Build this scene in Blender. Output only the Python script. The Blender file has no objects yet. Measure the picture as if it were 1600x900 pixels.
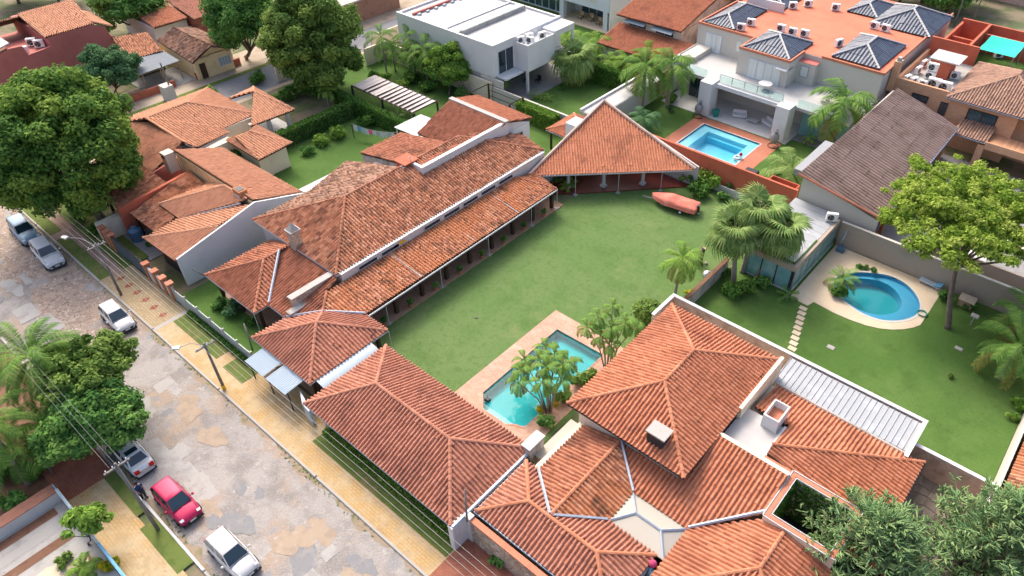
import bpy, math, random
import numpy as np
from mathutils import Vector, Matrix
from mathutils.geometry import tessellate_polygon
R = math.radians
rnd = random.Random(11)
nrng = np.random.default_rng(5)
scene = bpy.context.scene
col = scene.collection

# ---------------------------------------------------------------- camera, sky, sun, exposure
# world: X runs along the street (towards lower right of the photograph), Y across the plots, Z up, metres
CAM_H, PITCH, HEAD, FPX, PCX = 42.0, R(40.92), R(39.92), 1128.6, 868.0
cam_d = bpy.data.cameras.new('camera')
cam = bpy.data.objects.new('camera', cam_d); col.objects.link(cam)
cam.location = (0, 0, CAM_H)
cam.rotation_euler = (math.pi/2-PITCH, 0, HEAD)
cam_d.sensor_width = 36; cam_d.lens = 36*FPX/1600
cam_d.shift_x = -(PCX-800)/1600
cam_d.clip_end = 4000
scene.camera = cam

SUN_EL, SUN_AZ = R(47), R(154)      # the sun stands over -X, a little towards the street
world = bpy.data.worlds.new('World'); scene.world = world; world.use_nodes = True
wn = world.node_tree.nodes; wl = world.node_tree.links
sky = wn.new('ShaderNodeTexSky'); sky.sky_type = 'NISHITA'; sky.sun_disc = False
sky.sun_elevation = SUN_EL; sky.sun_rotation = R(90)-SUN_AZ
sky.air_density = 0.8; sky.dust_density = 6.0; sky.ozone_density = 0.3
bg = wn['Background']; bg.inputs['Strength'].default_value = 0.15
wl.new(sky.outputs[0], bg.inputs['Color'])
sun_d = bpy.data.lights.new('sun', 'SUN'); sun_d.energy = .75; sun_d.angle = R(14); sun_d.color = (1, .96, .91)
sun = bpy.data.objects.new('sun', sun_d); col.objects.link(sun)
sdir = Vector((math.cos(SUN_EL)*math.cos(SUN_AZ), math.cos(SUN_EL)*math.sin(SUN_AZ), math.sin(SUN_EL)))
sun.rotation_euler = sdir.to_track_quat('Z', 'Y').to_euler(); sun.location = (-60, -20, 90)
scene.view_settings.view_transform = 'Standard'; scene.view_settings.look = 'None'
scene.view_settings.gamma = 1; scene.view_settings.use_curve_mapping = False
scene.view_settings.exposure = 1.16

# ---------------------------------------------------------------- helpers
def at(px, py, z=0.0):
    """the point of the place at height z that the photograph shows at (px, py)"""
    a = px-PCX; b = -(py-450)
    dx, dy, dz = a, FPX*math.cos(PITCH)+b*math.sin(PITCH), -FPX*math.sin(PITCH)+b*math.cos(PITCH)
    t = (z-CAM_H)/dz
    c, s = math.cos(HEAD), math.sin(HEAD)
    hx, hy = dx*t, dy*t
    return Vector((hx*c-hy*s, hx*s+hy*c, z))

ORG = {}
def tag(o, label=None, cat=None, group=None, kind=None):
    if label: o['label'] = label
    if cat: o['category'] = cat
    if group: o['group'] = group
    if kind: o['kind'] = kind
    return o
def thing(name, loc, label, cat, group=None, rz=0.0, scale=1.0):
    o = bpy.data.objects.new(name, None); col.objects.link(o)
    o.empty_display_size = .3
    o.location = loc; o.rotation_euler = (0, 0, rz); o.scale = (scale,)*3
    ORG[o.name] = Vector(loc)
    return tag(o, label, cat, group)
def link(name, me, m, parent=None, org=None):
    o = bpy.data.objects.new(name, me); col.objects.link(o)
    if m is not None and not me.materials: me.materials.append(m)
    if parent is not None:
        o.parent = parent; ORG[o.name] = ORG.get(parent.name, Vector((0, 0, 0)))
    return o

class MB:
    """collects shapes and links them as one mesh object"""
    def __init__(s): s.v = []; s.f = []
    def add(s, vs, fs):
        n = len(s.v); s.v += [tuple(v) for v in vs]; s.f += [tuple(i+n for i in f) for f in fs]; return s
    def box(s, x0, x1, y0, y1, z0, z1):
        return s.add([(x0,y0,z0),(x1,y0,z0),(x1,y1,z0),(x0,y1,z0),(x0,y0,z1),(x1,y0,z1),(x1,y1,z1),(x0,y1,z1)],
                     [(0,3,2,1),(4,5,6,7),(0,1,5,4),(1,2,6,5),(2,3,7,6),(3,0,4,7)])
    def bevbox(s, x0, x1, y0, y1, z0, z1, b):
        # chamfered top edge
        v = [(x0,y0,z0),(x1,y0,z0),(x1,y1,z0),(x0,y1,z0),(x0,y0,z1-b),(x1,y0,z1-b),(x1,y1,z1-b),(x0,y1,z1-b),
             (x0+b,y0+b,z1),(x1-b,y0+b,z1),(x1-b,y1-b,z1),(x0+b,y1-b,z1)]
        f = [(0,3,2,1),(8,9,10,11)]
        for i in range(4):
            j = (i+1) % 4; f += [(i,j,4+j,4+i),(4+i,4+j,8+j,8+i)]
        return s.add(v, f)
    def prism(s, poly, z0, z1):
        n = len(poly); tri = tessellate_polygon([[Vector((p[0], p[1], 0)) for p in poly]])
        v = [(p[0], p[1], z0) for p in poly]+[(p[0], p[1], z1) for p in poly]
        f = [tuple(t[::-1]) for t in tri]+[tuple(i+n for i in t) for t in tri]
        f += [(i, (i+1) % n, n+(i+1) % n, n+i) for i in range(n)]
        return s.add(v, f)
    def slab(s, pts, th):
        """a sloped slab below a 3D polygon"""
        n = len(pts); v = [tuple(p) for p in pts]+[(p[0], p[1], p[2]-th) for p in pts]
        tri = tessellate_polygon([[Vector(p) for p in pts]])
        f = [tuple(t) for t in tri]+[tuple(i+n for i in t[::-1]) for t in tri]
        f += [(i, n+i, n+(i+1) % n, (i+1) % n) for i in range(n)]
        return s.add(v, f)
    def wall(s, prof, axis, a, th):
        """upright wall: prof = [(along, z)] outline; axis 'x' wall runs along X at y=a .. a+th; 'y' along Y at x=a .. a+th"""
        n = len(prof); mk = (lambda p, o: (p[0], o, p[1])) if axis == 'x' else (lambda p, o: (o, p[0], p[1]))
        v = [mk(p, a) for p in prof]+[mk(p, a+th) for p in prof]
        tri = tessellate_polygon([[Vector((p[0], p[1], 0)) for p in prof]])
        f = [tuple(t) for t in tri]+[tuple(i+n for i in t[::-1]) for t in tri]
        f += [(i, n+i, n+(i+1) % n, (i+1) % n) for i in range(n)]
        return s.add(v, f)
    def cyl(s, c, r0, r1, h, n=10, cap=True):
        x, y, z = c; v = []
        for k in range(n):
            a = 2*math.pi*k/n; v.append((x+r0*math.cos(a), y+r0*math.sin(a), z))
        for k in range(n):
            a = 2*math.pi*k/n; v.append((x+r1*math.cos(a), y+r1*math.sin(a), z+h))
        f = [(k, (k+1) % n, n+(k+1) % n, n+k) for k in range(n)]
        if cap: f += [tuple(range(n-1, -1, -1)), tuple(range(n, 2*n))]
        return s.add(v, f)
    def tube(s, pts, rs, n=6):
        pts = [Vector(p) for p in pts]
        if not hasattr(rs, '__len__'): rs = [rs]*len(pts)
        v = []; f = []
        for i, p in enumerate(pts):
            d = (pts[min(i+1, len(pts)-1)]-pts[max(i-1, 0)])
            d = d.normalized() if d.length > 1e-6 else Vector((0, 0, 1))
            a = d.cross(Vector((0, 0, 1)) if abs(d.z) < .9 else Vector((1, 0, 0))).normalized(); b = d.cross(a)
            for k in range(n):
                t = 2*math.pi*k/n; v.append(p+(a*math.cos(t)+b*math.sin(t))*rs[i])
        m = len(pts)
        for i in range(m-1):
            for k in range(n):
                f.append((i*n+k, i*n+(k+1) % n, (i+1)*n+(k+1) % n, (i+1)*n+k))
        f += [tuple(range(n-1, -1, -1)), tuple((m-1)*n+k for k in range(n))]
        return s.add(v, f)
    def ball(s, c, r, n=8, m=6, sz=1.0):
        v = []; f = []
        for i in range(m+1):
            t = math.pi*i/m
            for k in range(n):
                a = 2*math.pi*k/n; v.append((c[0]+r*math.sin(t)*math.cos(a), c[1]+r*math.sin(t)*math.sin(a), c[2]+r*sz*math.cos(t)))
        for i in range(m):
            for k in range(n): f.append((i*n+k, (i+1)*n+k, (i+1)*n+(k+1) % n, i*n+(k+1) % n))
        return s.add(v, f)
    def build(s, name, m, parent=None, local=False, smooth=False, kind=None, label=None):
        org = Vector((0, 0, 0))
        if parent is not None and not local: org = ORG.get(parent.name, org)
        me = bpy.data.meshes.new(name)
        me.from_pydata([(v[0]-org.x, v[1]-org.y, v[2]-org.z) for v in s.v], [], s.f); me.update()
        if smooth: me.polygons.foreach_set('use_smooth', [True]*len(me.polygons))
        o = link(name, me, m, parent)
        if kind: o['kind'] = kind
        if label: o['label'] = label
        return o

def flat(name, outer, holes, z, m, parent=None, kind='structure', th=0.0):
    loops = [[Vector((p[0], p[1], 0)) for p in outer]]+[[Vector((p[0], p[1], 0)) for p in h] for h in holes]
    pts = [p for l in loops for p in l]
    tri = tessellate_polygon(loops)
    fs = []
    for t in tri:
        a, b, c = (pts[i] for i in t)
        fs.append(t if (b-a).cross(c-a).z > 0 else t[::-1])
    mb = MB(); mb.add([(p.x, p.y, z) for p in pts], fs)
    if th:
        k = 0
        for l in loops:
            n = len(l); mb.add([(p.x, p.y, z) for p in l]+[(p.x, p.y, z-th) for p in l], [(i, (i+1) % n, n+(i+1) % n, n+i) for i in range(n)])
    o = mb.build(name, m, parent)
    if parent is None: o['kind'] = kind
    return o
def rect(x0, x1, y0, y1): return [(x0, y0), (x1, y0), (x1, y1), (x0, y1)]

# ---------------------------------------------------------------- materials
MATS = {}
def mat(name, base, layers=(), rough=.8, spec=.25, metal=0.0, bump=None, tint=None, palette=None, coord='pos', brick=None, voro=None, emit=None, alpha=None, stretch=None):
    """procedural material. layers: (colour, scale, lo, hi, strength[, stretch xyz]); tint: (lo, hi) value range of the per-piece random;
       palette: colours the per-piece random picks from; bump: (scale, strength, distance)"""
    m = bpy.data.materials.new(name); m.use_nodes = True; nt = m.node_tree; N = nt.nodes; L = nt.links
    bs = N['Principled BSDF']; bs.inputs['Roughness'].default_value = rough; bs.inputs['Metallic'].default_value = metal
    bs.inputs['Specular IOR Level'].default_value = spec
    if coord == 'pos': g = N.new('ShaderNodeNewGeometry').outputs['Position']
    else: g = N.new('ShaderNodeTexCoord').outputs['Object']
    def rgb(c):
        n = N.new('ShaderNodeRGB'); n.outputs[0].default_value = (*c, 1); return n.outputs[0]
    def mapped(st):
        if not st: return g
        n = N.new('ShaderNodeMapping'); n.inputs['Scale'].default_value = st; L.new(g, n.inputs[0]); return n.outputs[0]
    def noise(sc, st=None, det=5):
        n = N.new('ShaderNodeTexNoise'); n.inputs['Scale'].default_value = sc; n.inputs['Detail'].default_value = det; n.inputs['Roughness'].default_value = .62
        L.new(mapped(st), n.inputs['Vector']); return n.outputs['Fac']
    def mix(fac, a, b, mode='MIX'):
        n = N.new('ShaderNodeMix'); n.data_type = 'RGBA'; n.blend_type = mode
        if isinstance(fac, float): n.inputs[0].default_value = fac
        else: L.new(fac, n.inputs[0])
        L.new(a, n.inputs[6]); L.new(b, n.inputs[7]); return n.outputs[2]
    def ramp(fac, lo, hi, s=1.0):
        n = N.new('ShaderNodeMapRange'); n.interpolation_type = 'SMOOTHSTEP'
        n.inputs[1].default_value = lo; n.inputs[2].default_value = hi; n.inputs[3].default_value = 0; n.inputs[4].default_value = s
        L.new(fac, n.inputs[0]); return n.outputs[0]
    att = None
    if tint or palette:
        att = N.new('ShaderNodeAttribute'); att.attribute_name = 'tint'; att = att.outputs['Fac']
    if palette:
        n = N.new('ShaderNodeValToRGB'); e = n.color_ramp.elements
        while len(e) < len(palette): e.new(.5)
        for i, c in enumerate(palette): e[i].position = i/(len(palette)-1); e[i].color = (*c, 1)
        L.new(att, n.inputs[0]); c = n.outputs[0]
    else: c = rgb(base)
    if brick:
        bw, bh, c2, cm, ms, rot = brick
        mp = N.new('ShaderNodeMapping'); mp.inputs['Rotation'].default_value = rot; L.new(g, mp.inputs[0])
        n = N.new('ShaderNodeTexBrick'); L.new(mp.outputs[0], n.inputs['Vector'])
        n.inputs['Color1'].default_value = (*base, 1); n.inputs['Color2'].default_value = (*c2, 1); n.inputs['Mortar'].default_value = (*cm, 1)
        n.inputs['Scale'].default_value = 1; n.inputs['Mortar Size'].default_value = ms
        n.inputs['Brick Width'].default_value = bw; n.inputs['Row Height'].default_value = bh; n.inputs['Bias'].default_value = 0
        c = n.outputs['Color']
    if voro:
        sc, cm, edge, cols_ = voro
        n = N.new('ShaderNodeTexVoronoi'); n.feature = 'DISTANCE_TO_EDGE'; n.inputs['Scale'].default_value = sc; L.new(g, n.inputs['Vector'])
        n2 = N.new('ShaderNodeTexVoronoi'); n2.feature = 'F1'; n2.inputs['Scale'].default_value = sc; L.new(g, n2.inputs['Vector'])
        sp = N.new('ShaderNodeSeparateColor'); L.new(n2.outputs['Color'], sp.inputs[0])
        cr = N.new('ShaderNodeValToRGB'); e = cr.color_ramp.elements
        while len(e) < len(cols_): e.new(.5)
        for i, q in enumerate(cols_): e[i].position = i/max(1, len(cols_)-1); e[i].color = (*q, 1)
        L.new(sp.outputs[0], cr.inputs[0])
        c = mix(ramp(n.outputs['Distance'], 0.0, edge), rgb(cm), cr.outputs[0])
        vedge = n.outputs['Distance']
    for ly in layers:
        lc, sc, lo, hi, st = ly[:5]; sx = ly[5] if len(ly) > 5 else None
        c = mix(ramp(noise(sc, sx), lo, hi, st), c, rgb(lc))
    if tint:
        n = N.new('ShaderNodeMapRange'); n.inputs[3].default_value = tint[0]; n.inputs[4].default_value = tint[1]; L.new(att, n.inputs[0])
        hs = N.new('ShaderNodeHueSaturation'); L.new(n.outputs[0], hs.inputs['Value']); L.new(c, hs.inputs['Color']); c = hs.outputs[0]
    L.new(c, bs.inputs['Base Color'])
    if bump:
        sc, stg, dist = bump
        n = N.new('ShaderNodeBump'); n.inputs['Strength'].default_value = stg; n.inputs['Distance'].default_value = dist
        if voro: L.new(ramp(vedge, 0.0, voro[2]*2), n.inputs['Height'])
        else: L.new(noise(sc), n.inputs['Height'])
        L.new(n.outputs[0], bs.inputs['Normal'])
    if emit:
        bs.inputs['Emission Color'].default_value = (*emit[0], 1); bs.inputs['Emission Strength'].default_value = emit[1]
    MATS[name] = m
    return m

OLD_TILE = [(0.206, 0.094, 0.056), (0.351, 0.144, 0.079), (0.432, 0.18, 0.097), (0.505, 0.218, 0.121), (0.598, 0.314, 0.193), (0.402, 0.162, 0.087)]
MID_TILE = [(0.285, 0.112, 0.064), (0.359, 0.138, 0.078), (0.414, 0.164, 0.092), (0.469, 0.202, 0.12), (0.386, 0.147, 0.083)]
NEW_TILE = [(0.427, 0.16, 0.085), (0.475, 0.184, 0.097), (0.514, 0.204, 0.112), (0.553, 0.233, 0.134), (0.485, 0.189, 0.102)]
ROSE_TILE = [(0.381, 0.158, 0.1), (0.419, 0.177, 0.113), (0.446, 0.193, 0.126), (0.484, 0.219, 0.144), (0.428, 0.181, 0.117)]
PEACH_TILE = [(0.503, 0.246, 0.142), (0.556, 0.276, 0.162), (0.589, 0.3, 0.178), (0.631, 0.326, 0.196), (0.546, 0.268, 0.155)]
BLK = (.035,.022,.016)
mat('tile_old', (0,0,0), [((.12,.06,.04),.55,.52,.70,.55),((.08,.05,.035),3.5,.58,.74,.7),((.55,.36,.24),1.4,.60,.74,.45)], palette=OLD_TILE, rough=.85)
mat('tile_rust', (0,0,0), [((.50,.19,.08),.35,.42,.6,.7),((.09,.05,.035),.7,.54,.68,.75),((.07,.04,.03),4,.57,.72,.55)], palette=OLD_TILE, rough=.85)
mat('tile_mid', (0,0,0), [((.07,.03,.02),.5,.54,.70,.6),((.05,.03,.02),3.0,.60,.74,.7)], palette=MID_TILE, rough=.82)
mat('tile_new', (0,0,0), [((.26,.095,.055),.45,.50,.68,.6),((.13,.06,.042),1.7,.60,.74,.6),((.60,.34,.22),3.2,.64,.78,.4)], palette=NEW_TILE, rough=.8)
mat('tile_rose', (0,0,0), [((.22,.09,.062),.5,.50,.68,.6),((.12,.06,.045),1.9,.60,.74,.6),((.56,.34,.25),3.4,.64,.78,.4)], palette=ROSE_TILE, rough=.8)
mat('tile_peach', (0,0,0), [((.40,.17,.10),.45,.56,.76,.45),((.26,.11,.07),2.2,.66,.8,.4)], palette=PEACH_TILE, rough=.82)
mat('tile_sooty', (0,0,0), [((.20,.10,.07),.22,.50,.68,.7),((.12,.07,.05),1.6,.58,.74,.6)], palette=PEACH_TILE, rough=.85)
mat('tile_ash', (0,0,0), [((.09,.05,.04),.6,.5,.66,.6),((.45,.33,.26),1.2,.52,.68,.5)], palette=[(.16,.08,.055),(.30,.16,.10),(.42,.24,.16),(.50,.32,.23)], rough=.88)
mat('tile_brown', (0,0,0), [((.13,.085,.065),.35,.45,.62,.6),((.34,.235,.18),1.1,.60,.78,.5)], palette=[(.22,.155,.135),(.24,.17,.15),(.26,.185,.16),(.25,.175,.15)], rough=.8)
mat('tile_tan', (0,0,0), [((.14,.09,.075),.6,.55,.72,.5)], palette=[(.30,.17,.12),(.38,.23,.165),(.44,.28,.20),(.34,.20,.145)], rough=.8)
mat('tile_blue', (0,0,0), [((.10,.13,.18),.6,.5,.7,.4)], palette=[(.035,.05,.085),(.05,.07,.11),(.06,.085,.13)], rough=.45, spec=.5)
mat('deck_wood', (.10,.055,.035), [((.05,.03,.02),2,.45,.65,.7)])
mat('plaster_white', (.58,.57,.55), [((.44,.42,.39),.5,.52,.75,.55),((.36,.34,.31),2.2,.63,.80,.5,(1,1,.35))], bump=(18,.15,.02))
mat('plaster_clean', (.66,.66,.655), [((.55,.55,.545),.4,.5,.75,.5),((.38,.37,.35),1.6,.60,.80,.45,(1,1,.22)),((.30,.29,.27),5,.64,.82,.35,(1,1,.12))], rough=.6)
mat('plaster_cream', (.72,.62,.48), [((.45,.36,.26),.6,.52,.74,.6),((.30,.24,.18),2.0,.62,.8,.5,(1,1,.35))])
mat('plaster_ivory', (.55,.525,.47), [((.58,.53,.45),.5,.5,.75,.5),((.40,.36,.30),1.8,.64,.82,.4,(1,1,.3))])
mat('plaster_taupe', (.40,.33,.27), [((.30,.245,.20),.4,.5,.7,.6),((.22,.18,.15),1.4,.6,.8,.5,(1,1,.3))])
mat('plaster_grime', (.52,.48,.43), [((.22,.20,.18),.9,.42,.65,.8,(1,1,.35)),((.13,.12,.11),2.4,.56,.75,.7,(1,1,.3))])
mat('plaster_pink', (.62,.46,.38), [((.34,.22,.17),.8,.45,.68,.75),((.20,.13,.10),2.6,.58,.75,.6)])
mat('plaster_red', (.50,.165,.14), [((.43,.135,.115),.35,.45,.65,.7),((.42,.15,.13),1.3,.58,.78,.45),((.16,.05,.045),2.4,.63,.8,.5,(1,1,.3))])
mat('plaster_rust', (.50,.135,.075), [((.36,.09,.05),.5,.45,.68,.6),((.26,.08,.05),2,.6,.8,.5,(1,1,.3))])
mat('plaster_orange', (.46,.20,.095), [((.42,.16,.065),.7,.45,.68,.6),((.24,.12,.07),2.4,.6,.8,.55)])
mat('plaster_yellow', (.72,.56,.33), [((.46,.36,.22),.9,.48,.7,.6),((.25,.20,.15),2.2,.6,.78,.5,(1,1,.4))])
mat('plaster_grey', (.55,.60,.66), [((.42,.46,.52),.5,.5,.75,.5)], rough=.6)
mat('roof_white', (.44,.435,.425), [((.62,.58,.52),.5,.5,.72,.5),((.45,.42,.38),2.0,.63,.82,.45)], rough=.6)
mat('roof_terracotta', (.60,.185,.105), [((.48,.14,.08),.35,.45,.65,.6),((.30,.20,.15),.9,.62,.76,.7),((.70,.32,.22),1.8,.6,.8,.4)], rough=.75)
mat('concrete', (.42,.40,.37), [((.26,.25,.23),.7,.45,.68,.7),((.14,.13,.12),3,.58,.76,.6)], bump=(14,.2,.02))
mat('concrete_pale', (.40,.38,.355), [((.40,.38,.35),.8,.45,.68,.6),((.24,.22,.2),3,.6,.78,.5)], bump=(14,.2,.02))
mat('stone_wall', (.46,.38,.28), voro=(2.6,(.20,.17,.13),.06,[(.50,.42,.31),(.38,.31,.23),(.56,.50,.40),(.44,.30,.20),(.33,.29,.25)]), layers=[((.16,.14,.12),1.1,.55,.75,.6)], bump=(1,.6,.03))
mat('stone_clad', (.50,.42,.30), voro=(4.5,(.22,.18,.14),.05,[(.56,.46,.32),(.42,.35,.26),(.60,.53,.42),(.36,.30,.24)]), layers=[((.12,.11,.10),1.6,.52,.7,.75)], bump=(1,.6,.03))
mat('brick', (.68,.36,.20), brick=(.26,.085,(.56,.27,.14),(.58,.43,.30),.012,(R(90),0,0)), layers=[((.66,.38,.22),.7,.5,.75,.5),((.28,.13,.07),1.6,.6,.8,.5)], bump=(20,.2,.02))
mat('brick_low', (.44,.135,.08), brick=(.28,.09,(.34,.10,.06),(.30,.17,.12),.012,(R(90),0,R(90))), layers=[((.16,.08,.06),1.1,.5,.72,.7)], bump=(20,.2,.02))
mat('terracotta', (.52,.20,.12), [((.36,.13,.08),1.2,.5,.7,.5)], rough=.75)
mat('gutter_white', (.48,.48,.48), [((.50,.50,.50),1.5,.5,.7,.5)], rough=.5)
mat('gutter_blue', (.40,.47,.55), [((.30,.34,.40),1.5,.5,.7,.5)], rough=.45, metal=.2)
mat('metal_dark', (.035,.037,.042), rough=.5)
mat('metal_grey', (.30,.31,.32), [((.2,.2,.2),2,.5,.7,.4)], rough=.5, metal=.3)
mat('metal_gate', (.10,.125,.145), [((.07,.08,.09),1.2,.5,.7,.5)], rough=.5)
mat('wood_dark', (.055,.032,.022), [((.09,.055,.035),3,.5,.7,.5)], rough=.6)
mat('wood_pale', (.42,.30,.19), [((.28,.19,.12),3,.45,.65,.6)], rough=.7)
mat('sheet_white', (.36,.38,.40), [((.55,.57,.59),.7,.5,.72,.55),((.36,.35,.34),2.5,.62,.8,.5)], rough=.5, spec=.4)
mat('sheet_blue', (.42,.50,.56), [((.50,.58,.64),.8,.5,.72,.5),((.40,.42,.42),2.5,.64,.8,.4)], rough=.45)
mat('sheet_dark', (.14,.17,.20), [((.22,.26,.29),.8,.5,.72,.6),((.08,.09,.10),2,.55,.75,.6)], rough=.7)
mat('sheet_straw', (.44,.41,.35), [((.42,.39,.33),.9,.45,.68,.6),((.28,.26,.22),3,.6,.78,.5)], rough=.7)
mat('sheet_mauve', (.56,.50,.47), [((.42,.36,.34),.8,.45,.68,.6),((.28,.24,.22),3,.6,.78,.4)], rough=.7)
mat('tarp_green', (.02,.55,.40), [((.02,.42,.32),1.2,.5,.7,.5)], rough=.6)
mat('tarp_red', (.60,.17,.12), [((.66,.27,.20),.9,.42,.66,.7),((.50,.15,.11),2.5,.58,.76,.5)], rough=.8, bump=(3,.4,.06))
mat('cushion_white', (.62,.63,.64), rough=.9)
mat('ac_white', (.80,.80,.78), [((.62,.61,.58),2,.55,.75,.4)], rough=.5, coord='obj')
mat('rubber', (.016,.016,.017), rough=.75)
mat('chrome', (.60,.61,.62), rough=.25, metal=.9)
mat('glass_dark', (.012,.03,.045), rough=.06, spec=.9)
mat('glass_window', (.03,.075,.095), [((.10,.17,.19),.6,.5,.7,.6)], rough=.08, spec=.8)
mat('glass_teal', (.16,.36,.37), [((.36,.52,.52),.5,.45,.68,.7)], rough=.1, spec=.8)
mat('curtain', (.62,.66,.62), [((.74,.77,.74),1.2,.4,.6,.7,(4,4,.1))], rough=.5)
mat('lamp_white', (.70,.71,.72), rough=.35)
mat('white_paint', (.54,.54,.54), rough=.5)
mat('red_lens', (.45,.015,.015), rough=.25)
mat('yellow_paint', (.72,.45,.04), rough=.6)
mat('blue_paint', (.15,.40,.60), [((.38,.58,.70),2,.5,.7,.5)], rough=.5)
mat('teal_fence', (.50,.62,.62), [((.34,.45,.45),1.4,.48,.7,.5)], rough=.35, spec=.5)
mat('tank_blue', (.09,.17,.26), [((.14,.24,.33),2,.5,.7,.4)], rough=.5)
mat('pot_clay', (.46,.17,.09), rough=.8)
mat('pot_green', (.02,.26,.20), rough=.35)
mat('blind_grey', (.30,.36,.41), rough=.5)
mat('trunk', (.16,.125,.095), [((.09,.07,.055),3,.45,.65,.7),((.26,.22,.18),6,.6,.75,.5)], bump=(12,.5,.04))
mat('trunk_palm', (.30,.26,.21), [((.20,.17,.14),5,.45,.65,.7,(.2,.2,3)),((.46,.43,.38),3,.6,.8,.4)], bump=(8,.4,.03))
mat('trunk_green', (.25,.28,.12), [((.34,.26,.17),2,.45,.65,.7,(.3,.3,2))], rough=.6)
mat('road_slab', (.37,.355,.335), [((.27,.255,.24),.8,.45,.62,.7),((.44,.42,.39),2.5,.55,.7,.6),((.22,.19,.16),5,.58,.7,.5)], rough=.9, bump=(9,.3,.03))
mat('road_tar', (.225,.225,.23), [((.30,.28,.26),1.2,.48,.64,.6),((.16,.155,.15),4,.55,.7,.6)], rough=.9, bump=(9,.3,.03))
mat('road_sand', (.37,.29,.215), [((.29,.23,.18),1,.45,.62,.7),((.43,.37,.30),3,.55,.7,.6)], rough=.95, bump=(9,.3,.03))
mat('pole_dark', (.20,.19,.175), [((.13,.125,.12),2,.45,.65,.6)])
mat('kerb_dirt', (.30,.235,.17), [((.16,.17,.07),1.3,.50,.66,.8),((.22,.16,.11),3,.5,.7,.6)], rough=.95)
mat('soil', (.20,.10,.06), [((.12,.06,.04),2,.45,.65,.6),((.30,.17,.10),.8,.55,.75,.5)])
def leafmat(name, pal, trans=.32):
    m = mat(name, (0,0,0), palette=pal, rough=.7, spec=.08)
    nt = m.node_tree; bs = nt.nodes['Principled BSDF']; out = nt.nodes['Material Output']
    tr = nt.nodes.new('ShaderNodeBsdfTranslucent'); mx = nt.nodes.new('ShaderNodeMixShader'); mx.inputs[0].default_value = trans
    src = bs.inputs['Base Color'].links[0].from_socket
    nt.links.new(src, tr.inputs[0]); nt.links.new(bs.outputs[0], mx.inputs[1]); nt.links.new(tr.outputs[0], mx.inputs[2]); nt.links.new(mx.outputs[0], out.inputs[0])
    return m
leafmat('leaf_dark', [(0.05, 0.124, 0.028), (0.084, 0.186, 0.04), (0.143, 0.266, 0.05), (0.22, 0.346, 0.063), (0.303, 0.408, 0.077)])
leafmat('leaf_mid', [(0.053, 0.155, 0.04), (0.099, 0.232, 0.056), (0.161, 0.318, 0.073), (0.224, 0.386, 0.09)])
leafmat('leaf_olive', [(0.074, 0.143, 0.034), (0.125, 0.219, 0.048), (0.191, 0.295, 0.062), (0.25, 0.343, 0.083)])
leafmat('leaf_lime', [(.12,.22,.03),(.19,.31,.04),(.27,.39,.055),(.36,.46,.085),(.43,.50,.13)], .35)
leafmat('leaf_fresh', [(0.095, 0.213, 0.037), (0.151, 0.289, 0.046), (0.214, 0.365, 0.059), (0.301, 0.425, 0.079)])
leafmat('leaf_blue', [(0.107, 0.201, 0.087), (0.148, 0.264, 0.11), (0.206, 0.327, 0.131), (0.263, 0.37, 0.153), (0.296, 0.349, 0.153)], .1)
leafmat('leaf_teal', [(0.066, 0.168, 0.077), (0.102, 0.222, 0.094), (0.15, 0.276, 0.116)])
leafmat('leaf_yellow', [(.25,.30,.02),(.45,.42,.03),(.55,.42,.02)])
leafmat('hedge', [(0.04, 0.122, 0.026), (0.072, 0.179, 0.035), (0.108, 0.235, 0.043), (0.18, 0.319, 0.058)])
leafmat('frond', [(0.083, 0.196, 0.045), (0.142, 0.271, 0.057), (0.225, 0.359, 0.072)])
leafmat('frond_dry', [(.13,.19,.04),(.22,.24,.06),(.33,.27,.09)])
leafmat('frond_silver', [(0.139, 0.254, 0.072), (0.233, 0.351, 0.104), (0.373, 0.463, 0.169)])
leafmat('flower_pink', [(.45,.05,.14),(.6,.10,.22)])
GR = (.110,.190,.058)
mat('lawn', GR, [((.140,.205,.078),.13,.42,.62,.75),((.075,.150,.038),.35,.48,.68,.65),((.225,.255,.115),.55,.60,.80,.5),((.075,.140,.038),2.2,.48,.64,.5),((.20,.235,.10),.22,.56,.72,.6),((.22,.24,.10),9,.52,.72,.5),((.05,.10,.025),14,.52,.66,.55),((.27,.25,.13),.9,.66,.8,.6)], rough=.95, spec=.1, bump=(16,.5,.06))
mat('lawn_rich', (.075,.150,.034), [((.110,.190,.050),.16,.42,.62,.75),((.050,.110,.022),.4,.5,.7,.6),((.17,.20,.07),.3,.62,.78,.55),((.05,.115,.02),3.0,.52,.72,.5),((.14,.19,.06),11,.52,.70,.5),((.035,.08,.015),15,.52,.66,.5),((.24,.21,.10),.8,.68,.8,.6)], rough=.95, spec=.1, bump=(16,.5,.06))
mat('verge', (.130,.170,.045), [((.22,.17,.09),.7,.50,.70,.7),((.075,.125,.03),1.6,.45,.65,.6)], rough=.95, spec=.1, bump=(16,.5,.06))
mat('earth', (.22,.18,.12), [((.09,.13,.05),.25,.42,.58,.9),((.22,.16,.11),1.5,.5,.7,.5)], rough=.95)
mat('asphalt', (.20,.205,.215), [((.15,.155,.165),.3,.45,.65,.6),((.28,.26,.24),1.5,.58,.78,.4)], rough=.9)
mat('dirt_walk', (.42,.34,.26), [((.26,.22,.15),.5,.45,.65,.6),((.55,.46,.36),1.3,.58,.78,.5)], rough=.95)
mat('paver_yellow', (.50,.34,.16), brick=(.40,.20,(.48,.315,.135),(.36,.24,.115),.02,(0,0,0)), layers=[((.50,.40,.26),.45,.40,.62,.75),((.40,.30,.17),1.4,.48,.64,.7),((.30,.21,.12),3.2,.56,.72,.55),((.30,.20,.10),.8,.58,.76,.6)], rough=.9)
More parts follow.
